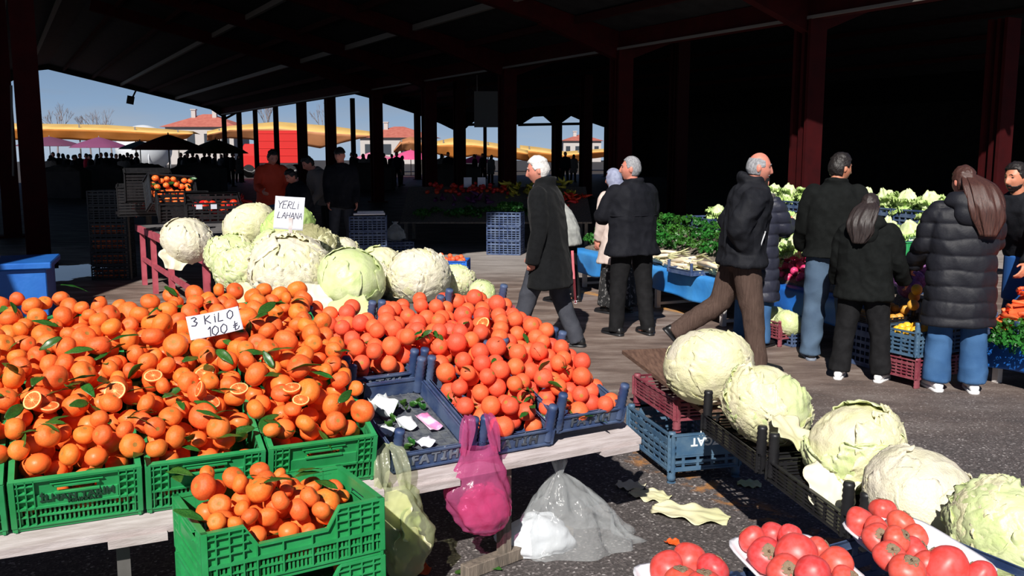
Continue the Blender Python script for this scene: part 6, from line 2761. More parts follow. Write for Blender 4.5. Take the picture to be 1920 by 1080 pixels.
# people in the shade of the hall
person('man in an orange jacket standing in the shade behind the cabbages', (-3.98, 15.6), R(-150), 1.84, lean=0.12, head=(22, 0, 0), arms=((20, 12, 60, 10), (22, 12, 60, 10)),
       top={'mat': m_orange_jkt, 'hem': 0.86, 'k': 1.1}, trousers={'mat': m_jean}, shoes={'mat': m_blk_shoe}, hair={'mat': m_dark_hair, 'style': 'full', 't': 0.014}, voxel=0.012)
person('person in a grey jacket bending forward in the shade next to the man in orange', (-3.10, 15.9), R(120), 1.80, lean=0.45, head=(20, 0, 0), arms=((30, 8, 30, 0), (26, 8, 40, 0)),
       top={'mat': m_grey_jkt, 'hem': 0.86, 'k': 1.1}, trousers={'mat': m_blk_trs}, shoes={'mat': m_blk_shoe}, hair={'mat': m_dark_hair, 'style': 'full', 't': 0.014}, voxel=0.012)
person('boy in a black jacket looking down in the shade just behind the written card', (-3.15, 14.2), R(135), 1.56, lean=0.25, head=(24, 0, 0), arms=((24, 8, 50, 0), (20, 8, 50, 0)),
       top={'mat': m_black_jkt, 'hem': 0.84, 'k': 1.1}, trousers={'mat': m_blk_trs}, shoes={'mat': m_blk_shoe}, hair={'mat': m_dark_hair, 'style': 'full', 't': 0.016}, voxel=0.012)
person('man in a dark knit cap standing upright in the shade right of the written card', (-2.75, 15.2), R(-165), 1.85, head=(0, -30, 0), arms=((4, 4, 20, 8), (6, 4, 20, 8)),
       top={'mat': m_black_jkt, 'hem': 0.82, 'k': 1.02}, trousers={'mat': m_grey_trs}, shoes={'mat': m_blk_shoe}, cap=m_dark_hair, voxel=0.012)
# the crowd far down the hall, one man copied with a place of his own each time
crowd = person('x', (0, 0), 0, 1.72, top={'mat': m_black_jkt, 'hem': 0.82, 'k': 1.08}, trousers={'mat': m_blk_trs}, shoes={'mat': m_blk_shoe}, hair={'mat': m_dark_hair, 'style': 'full', 't': 0.014}, voxel=0.02, face=False)
crowd2 = person('x', (0, 0), 0, 1.64, lean=0.1, top={'mat': m_grey_jkt, 'hem': 0.6, 'k': 1.08, 'name': 'coat'}, trousers={'mat': m_blk_trs}, shoes={'mat': m_blk_shoe}, scarf=m_black_wool, voxel=0.02, face=False)
crowd3 = person('x', (0, 0), 0, 1.70, top={'mat': mat('crimson_jacket', srgb(220, 30, 70), 0.7), 'hem': 0.8, 'k': 1.08}, trousers={'mat': m_jean}, shoes={'mat': m_blk_shoe}, hair={'mat': m_dark_hair, 'style': 'full', 't': 0.014}, voxel=0.02, face=False)
spots = [(94, 42, 1), (110, 47, 0), (128, 45, 0), (144, 52, 1), (170, 43, 0), (190, 46, 0), (210, 49, 0), (226, 50, 1), (240, 49, 0), (256, 47, 0), (345, 47, 1), (362, 49, 0), (392, 54, 0), (426, 52, 0), (446, 54, 1), (660, 54, 0), (690, 55, 1), (720, 50, 0), (744, 48, 0), (828, 52, 1), (856, 50, 0), (890, 50, 0), (100, 44, 0), (120, 50, 1), (138, 41, 0), (150, 47, 0), (163, 45, 2), (180, 50, 1), (200, 42, 0), (218, 44, 0), (232, 40, 1), (246, 45, 0), (340, 52, 0), (352, 46, 0), (372, 55, 1), (384, 50, 0), (402, 52, 0),
         (416, 56, 1), (436, 48, 0), (668, 50, 0), (682, 47, 1), (700, 52, 0), (735, 54, 0), (752, 50, 1), (840, 48, 0), (905, 55, 0), (920, 52, 1), (1060, 50, 0), (1075, 55, 1)]
used = [False] * 3
for i, (px, y, kd) in enumerate(spots):
    base = (crowd, crowd2, crowd3)[kd]
    q = PD(px, 300, y)
    lab = ('dark clad shopper among the crowd far down the hall', 'shopper in a long grey coat and black headscarf far down the hall', 'shopper in a crimson jacket far down the hall')[kd]
    grp = ('dark clad shoppers far down the hall', 'shoppers in long grey coats far down the hall', None)[kd]
    if not used[kd]:
        used[kd] = True
        base.location = (q.x, q.y, 0)
        base.rotation_euler = (0, 0, rng.uniform(0, 6.28))
        base['label'] = lab
        if grp:
            base['group'] = grp
    else:
        f = rng.uniform(0.95, 1.04)
        sc = base.scale[0]
        dup(base, (q.x, q.y, 0), (0, 0, rng.uniform(0, 6.28)), lab, grp, sc * f)
# ------------------------------------------------------------------ the long stall along the aisle
S0 = Vector((0.80, 12.40, 0))
TS = Vector((0.39, -0.92, 0)).normalized()
NS = Vector((0.92, 0.39, 0)).normalized()
angS = math.atan2(TS.y, TS.x)
MS = Matrix((TS, NS, Vector((0, 0, 1)))).transposed().to_4x4()
MS.translation = S0
rotS = MS.to_euler()


def ST(k, n, z=0.0):
    return S0 + TS * k + NS * n + Vector((0, 0, z))


m_tarp = mat('blue_tarpaulin', srgb(44, 128, 206), 0.5, srgb(66, 146, 216), 3, bump=0.4, bscale=7, bdist=0.02)
m_tarp2 = mat('deep_blue_tarpaulin', srgb(24, 92, 178), 0.5, srgb(34, 104, 188), 3, bump=0.4, bscale=7, bdist=0.02)
m_whitepaint = mat('white_painted_steel', srgb(210, 204, 200), 0.5)
m_parsley = translucent('herb_leaf', srgb(36, 92, 30), srgb(72, 132, 50), 0.4, 0.2, 18, rand=0.25)
m_lettuce = translucent('lettuce_leaf', srgb(158, 196, 92), srgb(216, 232, 164), 0.45, 0.2, 7, rand=0.1)
m_heart = translucent('lettuce_heart', srgb(232, 242, 196), srgb(216, 232, 164), 0.45, 0.15, 4, bump=0.3, bscale=30)
m_leek = mat('leek_white', srgb(238, 226, 202), 0.5, srgb(226, 206, 176), 8)
m_leekgreen = mat('leek_green', srgb(206, 204, 156), 0.6)
m_carrot = mat('carrot_skin', srgb(240, 92, 48), 0.5, srgb(246, 116, 70), 12, rand=0.08)
m_radish = mat('radish_skin', srgb(204, 24, 92), 0.4, srgb(236, 90, 140), 8, rand=0.1)
m_quince = mat('quince_skin', srgb(214, 158, 66), 0.5, srgb(196, 138, 52), 9, rand=0.1)
m_lemon = mat('lemon_skin', srgb(250, 196, 60), 0.4, srgb(246, 184, 44), 9, rand=0.06)
m_tomato = mat('tomato_skin', srgb(206, 42, 26), 0.35, rand=0.1)
m_pepper_y = mat('yellow_pepper', srgb(186, 168, 50), 0.4, srgb(150, 150, 50), 5, rand=0.15)
m_aub = mat('aubergine_skin', srgb(88, 34, 84), 0.35, rand=0.1)
m_cab['purple'] = mat('cabbage_purple', srgb(96, 50, 104), 0.5, srgb(150, 100, 158), 3, bump=0.3, bscale=20)
m_violet = mat('violet_plastic', srgb(74, 78, 160), 0.5)

def strip(c):
    for ch in list(c.children):
        if ch.name.startswith(('lettering', 'printed', 'label')):
            bpy.data.objects.remove(ch)


# long trestle: top boards, legs, drapes in three lengths
tb = thing('stall_table', 'long low trestle under the light blue drape of the herb stall', 'table', S0, rot=rotS)
KL = 3.4
k = MB()
k.box2((0, 0.0, 0.43), (KL, 0.80, 0.46))
k.build('table_top', m_wood_grey, tb, smooth=False)
for x in (0.25, 2.05, 3.3):
    for y in (0.06, 0.74):
        k = MB()
        k.box2((x - 0.025, y - 0.025, 0.0), (x + 0.025, y + 0.025, 0.43))
        k.build('leg', m_whitepaint, tb, smooth=False)
    k = MB()
    k.box2((x - 0.02, 0.04, 0.035), (x + 0.02, 0.76, 0.065))
    k.build('foot_bar', m_whitepaint, tb, smooth=False)


for k0, k1, n0, n1, zt, lab in ((3.5, 5.35, 0.28, 0.82, 0.46, 'low trestle under the deep blue drape in the middle of the stall'), (5.98, 8.3, 0.55, 1.36, 0.36, 'very low trestle under the heap of carrots')):
    tb = thing('stall_table', lab, 'table', ST(k0, n0), rot=rotS)
    k = MB()
    k.box2((0, 0, zt - 0.03), (k1 - k0, n1 - n0, zt))
    k.build('table_top', m_wood_grey, tb, smooth=False)
    for x in (0.1, k1 - k0 - 0.1):
        for y in (0.05, n1 - n0 - 0.05):
            k = MB()
            k.box2((x - 0.025, y - 0.025, 0.0), (x + 0.025, y + 0.025, zt - 0.03))
            k.build('leg', m_whitepaint, tb, smooth=False)


def drape(label, k0, k1, m, drop, seed, no=0.0, zt=0.475):
    mb = MB()

    def f(u, v):
        kk = k0 + (k1 - k0) * u
        n = -0.03 - 0.018 * math.sin(kk * 9 + seed) * v - 0.03 * v * nz((kk, v, seed), 2.0)
        hem = drop + 0.03 * math.sin(kk * 2.1 + seed) + 0.03 * nz((kk, 0, seed), 1.5)
        if v < 0.2:
            return ST(kk, no + 0.25 - (0.28) * v / 0.2, zt)
        return ST(kk, no + n, zt - hem * (v - 0.2) / 0.8)
    mb.grid(f, 60, 16, 0, 0.003)
    o = mb.build('drape', m, loc=(0, 0, 0))
    tag(o, label, 'drape')
    return o


drape('light blue plastic drape on the stall front, from the stooped person to the corduroy man', -0.1, 3.45, m_tarp, 0.25, 1)
drape('blue plastic drape on the middle of the stall front', 3.47, 5.3, m_tarp2, 0.27, 2, 0.28)
drape('deep blue plastic drape below the carrots at the edge of the photo', 5.5, 8.3, m_tarp2, 0.27, 4, 0.52, 0.37)

# back tiers made of stacked crates
tier = make_crate('blue_stall_crate', 'x', 0.58, 0.38, 0.24, m_blue_crate, 'slat')
first = True
for n_, zs, k0 in ((1.02, (0.0, 0.245, 0.49, 0.735), 1.6), (1.42, (0.0, 0.245, 0.49, 0.735, 0.98), 2.2)):
    kk = k0
    while kk < (4.9 if n_ < 1.2 else 5.1):
        for z in zs:
            if z < zs[-1] - 0.3:
                continue
            lab = 'blue slatted crate in the back tier carrying the top row of lettuces' if n_ > 1.2 else 'blue slatted crate in the middle tier carrying the second row of lettuces'
            grp = 'crates of the back tier' if n_ > 1.2 else 'crates of the middle tier'
            q = ST(kk, n_, z)
            if first:
                tier.location = q
                tier.rotation_euler = rotS
                tier['label'] = lab
                tier['group'] = grp
                first = False
            else:
                dup(tier, q, rotS, lab, grp)
        kk += 0.60
for n_, zt in ((1.02, 0.49), (1.42, 0.735)):
    t = thing('trestle_bench', 'dark wooden bench under the %s tier of crates' % ('middle' if n_ < 1.2 else 'back'), 'bench', ST(0, n_), rot=rotS)
    k = MB()
    k.box2((1.2, -0.17, zt - 0.03), (5.2 if n_ < 1.2 else 5.35, 0.17, zt - 0.002))
    k.build('bench_top', m_wood_grey, t, smooth=False)
    for x in (1.4, 3.4, 5.0):
        k = MB()
        k.box2((x - 0.03, -0.15, 0), (x + 0.03, 0.15, zt - 0.03))
        k.build('leg', m_wood_grey, t, smooth=False)


# lettuces
def make_lettuce(seed):
    t = thing('lettuce', 'x', 'lettuce')
    c = MB()
    c.sphere((0, 0, 0.12), (0.76, 0.76, 0.72), 28, 20)
    c.v = [tuple(Vector((p[0] * (1 - 0.45 * max(0, p[2])), p[1] * (1 - 0.45 * max(0, p[2])), p[2])) * (0.92 + 0.22 * nz(p, 2.6, seed) + 0.06 * math.sin(math.atan2(p[1], p[0]) * 5 + p[2] * 4) + 0.06 * nz(p, 7, seed))) for p in c.v]
    c.build('heart', m_heart, t)
    r = random.Random(seed)
    for i in range(12):
        a = 2 * PI * i / 12 + r.uniform(-.2, .2)
        up = r.uniform(0.45, 0.95) if i % 2 else r.uniform(-0.05, 0.35)
        mb = MB()

        def f(u, v, a=a, up=up, i=i):
            x = (u - 0.5) * 2
            w = 0.50 * math.sin(PI * (0.1 + 0.8 * v)) ** 0.6
            e = max(abs(x) ** 3, v ** 4)
            rr = 0.30 + 0.75 * v + 0.10 * e * math.sin(x * 13 + v * 9 + i)
            z = -0.35 + up * v * 1.1 + 0.45 * v * (1 - v) + 0.14 * e * math.sin(x * 11 + v * 15 + i * 2) - 0.25 * v ** 3
            yy = x * w
            return (rr * math.cos(a) - yy * math.sin(a), rr * math.sin(a) + yy * math.cos(a), z)
        mb.grid(f, 16, 14, 0, 0.015)
        mb.build('outer_leaf', m_lettuce, t)
    return t


let = [make_lettuce(3), make_lettuce(8)]
lu = [False, False]


def lettuce(q, r, label, group):
    i = rng.randrange(2)
    rot = Euler((rng.gauss(0, 0.12), rng.gauss(0, 0.12), rng.uniform(0, 6.28)))
    if not lu[i]:
        lu[i] = True
        o = let[i]
        o.location = q
        o.rotation_euler = rot
        o.scale = (r, r, r)
        o['label'] = label
        o['group'] = group
    else:
        dup(let[i], q, rot, label, group, r)


kk = 2.35
while kk < 5.3:
    lettuce(ST(kk, 1.38 + rng.uniform(-.03, .03), 1.22 + 0.055), rng.uniform(0.135, 0.16), 'pale lettuce in the top row along the back of the stall', 'lettuces of the top row')
    kk += 0.285
kk = 1.85
while kk < 4.95:
    lettuce(ST(kk, 0.98 + rng.uniform(-.03, .03), 0.975 + 0.055), rng.uniform(0.13, 0.155), 'pale lettuce in the second row, one tier below the top row', 'lettuces of the second row')
    kk += 0.29
for px, py, y in ((1462, 432, 9.35), (1484, 428, 9.2), (1470, 470, 9.1), (1445, 478, 9.25), (1492, 462, 9.0), (1440, 446, 9.5)):
    q = PD(px, py, y)
    lettuce(q, 0.13, 'lettuce low in the middle of the stall, above the magenta radishes', 'lettuces above the radishes')

# sloped boards on the low table
for k0, k1, no, lab in ((0.05, 3.35, 0, 'sloping board under the herb bunches'), (3.5, 5.3, 2, 'sloping board in the middle of the stall under radishes and lettuces'), (6.0, 8.2, 1, 'sloping board under the carrots')):
    mb = MB()
    v = []
    for kk in (k0, k1):
        for (n_, z) in {0: ((0.16, 0.478), (0.80, 0.80)), 2: ((0.42, 0.478), (0.82, 0.70)), 1: ((0.68, 0.376), (1.36, 0.82))}[no]:
            v += [tuple(ST(kk, n_, z)), tuple(ST(kk, n_, z + 0.02))]
    mb.add(v, [(0, 1, 3, 2), (4, 6, 7, 5), (0, 4, 5, 1), (2, 3, 7, 6), (0, 2, 6, 4), (1, 5, 7, 3)])
    o = mb.build('display_board', m_wood_grey, smooth=False)
    tag(o, lab, 'board')


def slope(n_):
    return 0.50 + max(0, n_ - 0.16) * 0.503


# herb bunches
def herb_mesh(seed):
    r = random.Random(seed)
    mb = MB()
    for _ in range(150):
        d = Vector((r.gauss(0, 1), r.gauss(0, 1), abs(r.gauss(0, 0.8)) + 0.1)).normalized()
        c = Vector((d.x * 0.9, d.y * 0.9, d.z * 0.75)) * r.uniform(0.75, 1.05)
        s_ = r.uniform(0.10, 0.19)
        M3 = Euler((r.uniform(-.8, .8), r.uniform(-.8, .8), r.uniform(0, 6.28))).to_matrix() @ d.to_track_quat('Z', 'Y').to_matrix()
        pts = [(0, -1, 0), (0.55, -0.4, .1), (1, 0.3, 0), (0.45, 0.35, .12), (0, 1, 0), (-0.45, 0.35, .12), (-1, 0.3, 0), (-0.55, -0.4, .1)]
        v = [c + M3 @ (Vector(p) * s_) for p in pts] + [c]
        mb.add(v, [(i, (i + 1) % 8, 8) for i in range(8)])
    for _ in range(16):
        a = r.uniform(0, 6.28)
        mb.tube([(0.15 * math.cos(a), 0.15 * math.sin(a), -0.5), (0.5 * math.cos(a), 0.5 * math.sin(a), 0.4)], 0.02, 4, cap=False)
    return mb.mesh('herb_bunch', m_parsley)


herbs = [herb_mesh(i) for i in range(3)]


def herb(q, r, label, group):
    o = inst(rng.choice(herbs), 'herb_bunch', q, (rng.gauss(0, .2), rng.gauss(0, .2), rng.uniform(0, 6.28)), r)
    tag(o, label, 'herbs', group)


for row in range(4):
    kk = 0.15
    while kk < 3.3:
        n_ = 0.22 + row * 0.19
        if not (row < 1 and kk > 1.4):
            herb(ST(kk + rng.uniform(-.04, .04), n_, slope(n_) + 0.07), rng.uniform(0.115, 0.145), 'dark green herb bunch on the stall around the man in the short jacket', 'herb bunches around the man in the short jacket')
        kk += 0.24
for px, py, y, r in ((1890, 622, 6.35, .12), (1912, 632, 6.2, .12), (1878, 640, 6.3, .11), (1902, 648, 6.2, .12), (1925, 650, 6.1, .12), (1930, 620, 6.25, .12)):
    herb(PD(px, py, y + 0.5), r, 'dark green herb bunch at the photo edge under the carrots', 'herb bunches under the carrots')


# leeks
def leek_mesh(seed):
    r = random.Random(seed)
    mb = MB()
    b = r.uniform(-0.02, 0.02)
    mb.tube([(0, 0, 0), (0.02, b, 0), (0.2, b * 2, 0), (0.36, b, 0.0)], [0.012, 0.021, 0.019, 0.016], 10)
    g_ = MB()
    for i in range(4):
        a = (i - 1.5) * 0.16
        g_.tube([(0.34, b, 0), (0.42, b + a * 0.1, 0.008 * i), (0.52, b + a * 0.25, 0.0)], [0.015, 0.012, 0.004], 6, flat=0.4)
    return mb.mesh('leek', m_leek), g_.mesh('leaf_top', m_leekgreen)


lk = [leek_mesh(i) for i in range(3)]
for i in range(30):
    kk = rng.uniform(1.62, 2.95)
    n_ = rng.uniform(0.0, 0.12)
    lay = i // 11
    me, gm = lk[i % 3]
    o = inst(me, 'leek', ST(kk, n_, 0.50 + 0.038 * lay + 0.01), Euler((rng.uniform(0, 6), rng.gauss(0, 0.05), angS + rng.uniform(-0.15, 0.5))), rng.uniform(0.95, 1.25))
    tag(o, 'long cream white leek heaped between the short jacket and the corduroy man', 'leek', 'leeks heaped on the stall front')
    inst(gm, 'leaf_top', (0, 0, 0), (0, 0, 0), 1, o)
c = crate_copy(pl, ST(1.45, 0.12, 0.478), angS, 0, 'small plum crate end sticking out beside the leeks')
c.scale = (0.7, 0.55, 0.9)
c = crate_copy(tray, ST(2.75, 0.02, 0.478), angS + PI / 2, 0, 'violet blue tray corner at the front of the leeks')
c.scale = (0.8, 0.8, 0.7)
strip(c)

# radishes, red cabbages, quinces, lemons
ball = fruit_mesh('ball', [m_radish], 0.95, 0.0, 0.12, 31, 0.05, 14, 10)


def pile(name, label, cat, group, me_mat, cx, spread, n, r0, r1, floor, surf, sq=0.92, seed=1, shape=None):
    me = shape or fruit_mesh(name, [me_mat], sq, 0.06, 0.05, seed, 0.05, 16, 11)
    h = Heap()
    rr = random.Random(seed)
    out = h.fill(n, lambda: (rr.uniform(-spread[0], spread[0]), rr.uniform(-spread[1], spread[1])), lambda: rr.uniform(r0, r1), floor, surf, 10, 40)
    for (x, y, z, r) in out:
        q = cx + TS * x + NS * y + Vector((0, 0, z))
        o = inst(me, name, q, rand_rot(rr, 1.0), r)
        tag(o, label, cat, group)


q0 = ST(3.68, 0.60, 0)
pile('radish', 'magenta radish in the heap between the navy coat and the grey blue jeans', 'radish', 'magenta radishes', m_radish, q0, (0.30, 0.15), 44, 0.030, 0.042,
     lambda x, y: 0.56 + 0.5 * y, lambda x, y: 0.70 + 0.5 * y, seed=4)
c = crate_copy(tier, ST(4.15, 0.10, 0.002), rotS.z, 0, 'dark crate on the ground in front of the drape below the radishes')
c.scale = (0.95, 0.5, 0.85)
c['group'] = ''
del c['group']
for i, (px, py, y, r) in enumerate(((1700, 505, 7.75, 0.10), (1715, 525, 7.6, 0.09), (1690, 520, 7.85, 0.10), (1725, 500, 7.7, 0.09), (1705, 540, 7.55, 0.09))):
    cabbage('purple cabbage between the girl in the hoodie and the puffer coat', ('purple', 21, 0.05, 5, None), PD(px, py, y), r, (rng.uniform(-.5, .5), rng.uniform(-.5, .5), i * 1.7), 'purple cabbages')
lst = make_crate('slatted_crate', 'slate blue crate of lemons between the girl and the puffer coat', 0.58, 0.38, 0.19, m_steel_crate, 'slat', post=0.25)
cb = ST(5.78, 0.12, 0)
lst.location = cb + Vector((0, 0, 0.235))
lst.rotation_euler = (0, 0, angS + PI / 2 + 0.1)
c = crate_copy(pl, cb + Vector((0, 0, 0.064)), angS + PI / 2 + 0.1, 0, 'plum crate on the ground under the lemon crate')
c.scale = (1.36, 0.64, 1.3)
for ch in c.children:
    pass
cu = crate_copy(tier, ST(5.34, 0.16, 0.002), rotS.z, 0, 'dark crate on the ground under the black tray of quinces')
cu.scale = (0.72, 0.7, 1.5)
if 'group' in cu:
    del cu['group']
cq = crate_copy(bt, ST(5.34, 0.16, 0.372), angS, 0, 'black tray of quinces above the lemon crate')
cq.scale = (1.0, 0.5, 0.9)
pile('quince', 'brownish yellow quince in the black tray', 'quince', 'quinces in the black tray', m_quince, ST(5.34, 0.15, 0), (0.17, 0.12), 20, 0.034, 0.042, lambda x, y: 0.392, lambda x, y: 0.52 + 0.2 * y, seed=6)
pile('lemon', 'bright yellow lemon in the slate blue crate', 'lemon', 'lemons in the slate blue crate', m_lemon, cb, (0.13, 0.22), 22, 0.034, 0.042, lambda x, y: 0.36, lambda x, y: 0.47 + 0.15 * y, seed=7)
for i, (px, py, y, lab) in enumerate(((1719, 543, 7.35, 'single bright yellow fruit perched above the quinces'), (1714, 556, 7.4, 'upper ochre fruit of two beside the puffer coat'), (1712, 572, 7.3, 'lower ochre fruit of two beside the puffer coat'))):
    o = inst(fruit_mesh('quince', [m_lemon if i == 0 else m_quince], 0.95, 0.06, 0.05, 40 + i, 0.04), 'quince', PD(px, py, y), rand_rot(rng), 0.045)
    tag(o, lab, 'fruit')
# plum crate with two green cabbages
cg = Vector((2.52, 8.62, 0))
c = crate_copy(pl, cg + Vector((0, 0, 0.07)), angS + PI / 2, 0, 'plum crate on the ground with two small green cabbages on it')
c.scale = (1.0, 0.75, 1.35)
cabbage('small round green cabbage leaning on its twin on the plum crate', K_GREEN, PD(1452, 596, 8.62), 0.125, (0.3, 0.2, 0.5))
cabbage('small green cabbage beside its twin on the plum crate, next to the jeans', K_GREEN, PD(1478, 606, 8.42), 0.125, (0.9, -0.2, 2.5))


# carrots
def carrot_mesh(seed):
    r = random.Random(seed)
    b = r.uniform(-.02, .02)
    mb = MB()
    mb.tube([(-0.002, 0, 0), (0.004, 0, 0), (0.05, b * .4, 0), (0.11, b, 0), (0.16, b * 1.2, 0.0), (0.185, b, 0)], [0.008, 0.0165, 0.0155, 0.0125, 0.007, 0.0015], 10)
    return mb.mesh('carrot', m_carrot)


cm = [carrot_mesh(i) for i in range(4)]
for i in range(270):
    kk = rng.uniform(6.0, 7.4)
    n_ = rng.uniform(0.0, 0.74)
    lay = rng.choice((0, 0, 1, 2))
    bulge = 0.08 * max(0, 1 - ((n_ - 0.35) / 0.45) ** 2)
    o = inst(cm[i % 4], 'carrot', ST(kk, n_ + 0.52, 0.40 + n_ * 0.62 + 0.01 + 0.024 * lay + bulge), Euler((rng.uniform(0, 6), rng.gauss(0.0, 0.12), rng.gauss(angS + 0.6, 0.8))), rng.uniform(0.85, 1.15))
    tag(o, 'orange carrot heaped in front of the vendor', 'carrot', 'carrots heaped in front of the vendor')
# mound of carrots seen between the top ones
mb = MB()
mb.grid(lambda u, v: ST(5.98 + 1.45 * u, 0.50 + 0.76 * v, 0.392 + (-0.02 + 0.76 * v) * 0.62 + 0.004 + 0.08 * math.sin(PI * min(1, max(0, v))) * math.sin(PI * u) ** 0.4 + 0.012 * nz((u * 30, v * 20, 1))), 60, 40, 0, 0.01)
o = mb.build('carrots', m_carrot)
tag(o, 'lower layer of carrots showing in the gaps under the top ones', 'carrots', kind='stuff')
for px, py, y, lab in ((1852, 612, 6.55, 'bright blue tray edge under the carrots'), (1912, 585, 6.3, 'bright blue tray corner between carrots and herbs')):
    q = PD(px, py, y)
    c = crate_copy(tray, ST(6.15 if px < 1900 else 6.75, 0.56, 0.376), angS, 0, lab)
    c.scale = (1.1, 0.4, 0.8)
    strip(c)
# odds and ends between the girl and the puffer coat
k = MB()
k.box((0, 0, 0.0), (0.34, 0.26, 0.05))
k.box((0, 0, 0.035), (0.36, 0.28, 0.02))
o = k.build('flat_sheet', m_foam, loc=PD(1700, 448, 8.5), rot=rotS, smooth=False, bevel=0.008)
tag(o, 'pale flat box cover on the stall between the girl and the puffer coat', 'lid')
k = MB()
k.box((0, 0, 0), (0.2, 0.15, 0.12))
k.box((0, 0, 0.062), (0.215, 0.165, 0.012))
o = k.build('green_box', m_green_crate, loc=PD(1696, 466, 8.3), rot=rotS, smooth=False, bevel=0.008)
tag(o, 'small green plastic box below the pale lid on the stall', 'box')
# the stooped person's stick
k = MB()
k.tube([PD(1073, 470, 10.75), P(1079, 569, 0.0)], [0.016, 0.014], 8)
st = thing('walking_stick', 'reddish walking stick of the stooped person in the light grey coat', 'stick', (0, 0, 0))
k.build('shaft', m_pink_red, st)
k = MB()
a = P(1079, 569, 0.0)
k.tube([a + Vector((0, 0, 0.035)), a], [0.018, 0.019], 8)
k.build('ferrule', m_foam, st)

# ------------------------------------------------------------------ darker stall inside the hall
i0 = Vector((-2.1, 17.6, 0))
t = thing('stall_table', 'dark sloping vegetable stall standing inside the hall', 'table', i0)
mb = MB()
v = []
for x in (0, 3.6):
    for (y, z) in ((0.0, 0.42), (1.6, 1.02)):
        v += [(x, y, z), (x, y, z + 0.03)]
mb.add(v, [(0, 1, 3, 2), (4, 6, 7, 5), (0, 4, 5, 1), (2, 3, 7, 6), (0, 2, 6, 4), (1, 5, 7, 3)])
mb.build('sloping_top', m_wood_grey, t, smooth=False)
for x in (0.1, 1.8, 3.5):
    for y, z in ((0.1, 0.44), (1.5, 0.97)):
        k = MB()
        k.box2((x - .03, y - .03, 0), (x + .03, y + .03, z))
        k.build('leg', m_wood_grey, t, smooth=False)
tom = fruit_mesh('tomato', [m_tomato], 0.85, 0.08, 0.02, 50, 0.04, 14, 10)


def pepper_mesh(m, seed):
    r = random.Random(seed)
    mb = MB()
    b = r.uniform(-.03, .03)
    mb.tube([(0, 0, 0), (0.01, 0, 0), (0.05, b * .5, 0), (0.10, b, 0), (0.15, b * .3, 0)], [0.012, 0.026, 0.024, 0.016, 0.003], 10)
    mb.tube([(0, 0, 0), (-0.03, 0, 0.01)], [0.006, 0.004], 5)
    return mb.mesh('pepper', m)


pr_, py_ = pepper_mesh(m_tomato, 1), pepper_mesh(m_pepper_y, 2)
au_ = pepper_mesh(m_aub, 3)


def strew(me, name, label, cat, group, n, x0, x1, f0, f1, s0, s1, lay=2):
    for i in range(n):
        x, f = rng.uniform(x0, x1), rng.uniform(f0, f1)
        z = 0.46 + f * 0.60 + 0.03 + 0.045 * rng.randrange(lay)
        o = inst(me, name, i0 + Vector((x, f * 1.6, z)), rand_rot(rng, 0.6), rng.uniform(s0, s1))
        tag(o, label, cat, group)


strew(tom, 'tomato', 'red tomato on the dark inner stall', 'tomato', 'tomatoes on the dark inner stall', 60, 0.4, 2.1, 0.70, 0.98, 0.040, 0.05)
strew(py_, 'pepper', 'yellow green pepper on the dark inner stall', 'pepper', 'yellow green peppers on the dark inner stall', 60, 2.0, 3.3, 0.62, 0.98, 1.1, 1.5, 3)
strew(pr_, 'pepper', 'red pepper on the dark inner stall', 'pepper', 'red peppers on the dark inner stall', 50, 2.5, 3.55, 0.42, 0.60, 1.0, 1.3, 3)
strew(au_, 'aubergine', 'purple aubergine on the dark inner stall', 'aubergine', 'aubergines on the dark inner stall', 18, 0.6, 1.6, 0.45, 0.62, 1.2, 1.6)
for i in range(26):
    herb(i0 + Vector((rng.uniform(0.3, 3.2), rng.uniform(0.0, 0.6), 0.0)) + Vector((0, 0, 0.55 + rng.uniform(0, 0.1))), rng.uniform(0.12, 0.17), 'leafy green bunch along the front of the dark inner stall', 'leafy bunches on the dark inner stall')
for px, lab in ((877, 'grey price card standing at the back of the inner stall, left one of two'), (903, 'grey price card standing at the back of the inner stall, right one of two')):
    k = MB()
    q = PD(px, 342, 19.1)
    k.box((0, 0, 0), (0.16, 0.01, 0.20))
    k.box((0, 0.01, -0.35), (0.02, 0.01, 0.6))
    o = k.build('price_card', m_paper, loc=q, rot=(-0.1, 0, 0.1), smooth=False)
    tag(o, lab, 'price card')
# crates around it
c0 = PD(692, 490, 15.2)
for i in range(3):
    crate_copy(tier, Vector((c0.x, 15.2, 0.002 + 0.245 * i)), 0.1, 0, 'navy crate in the dark stack with a white lid, ' + ('bottom one', 'middle one', 'top one')[i])
for o in list(bpy.data.objects):
    if o.get('label', '').startswith('navy crate in the dark stack') and o.get('group'):
        del o['group']
k = MB()
k.box((0, 0, 0.02), (0.5, 0.34, 0.03))
k.box((0.02, 0, 0.05), (0.42, 0.28, 0.025))
o = k.build('flat_sheet', m_foam, loc=(c0.x + .02, 15.2, 0.745), rot=(0, 0, 0.15), smooth=False, bevel=0.006)
tag(o, 'white flat lids on the dark stack of navy crates', 'lid')
k = bag_skin([(0.0, 0, 0.10, 0.08), (0.05, 0, 0.17, 0.12), (0.15, 0, 0.16, 0.12), (0.24, 0.01, 0.08, 0.06), (0.29, 0.01, 0.03, 0.02), (0.33, 0.01, 0.05, 0.03)], 7.0, fold=0.2)
q = PD(740, 440, 16.0)
o = k.build('plastic_bag', m_clearfilm, loc=(q.x, 16.0, 0.245))
tag(o, 'filled pale plastic bag standing beside the dark navy crates', 'bag')
crate_copy(tier, Vector((q.x, 16.0, 0.0)), 0.3, 0, 'dark crate under the filled pale plastic bag')
q = PD(948, 470, 16.2)
for i in range(3):
    crate_copy(tier, Vector((q.x, 16.2, 0.002 + 0.245 * i)), -0.2, 0, 'navy crate behind the long coat, ' + ('bottom of three', 'middle of three', 'top of three with leafy bunches')[i])
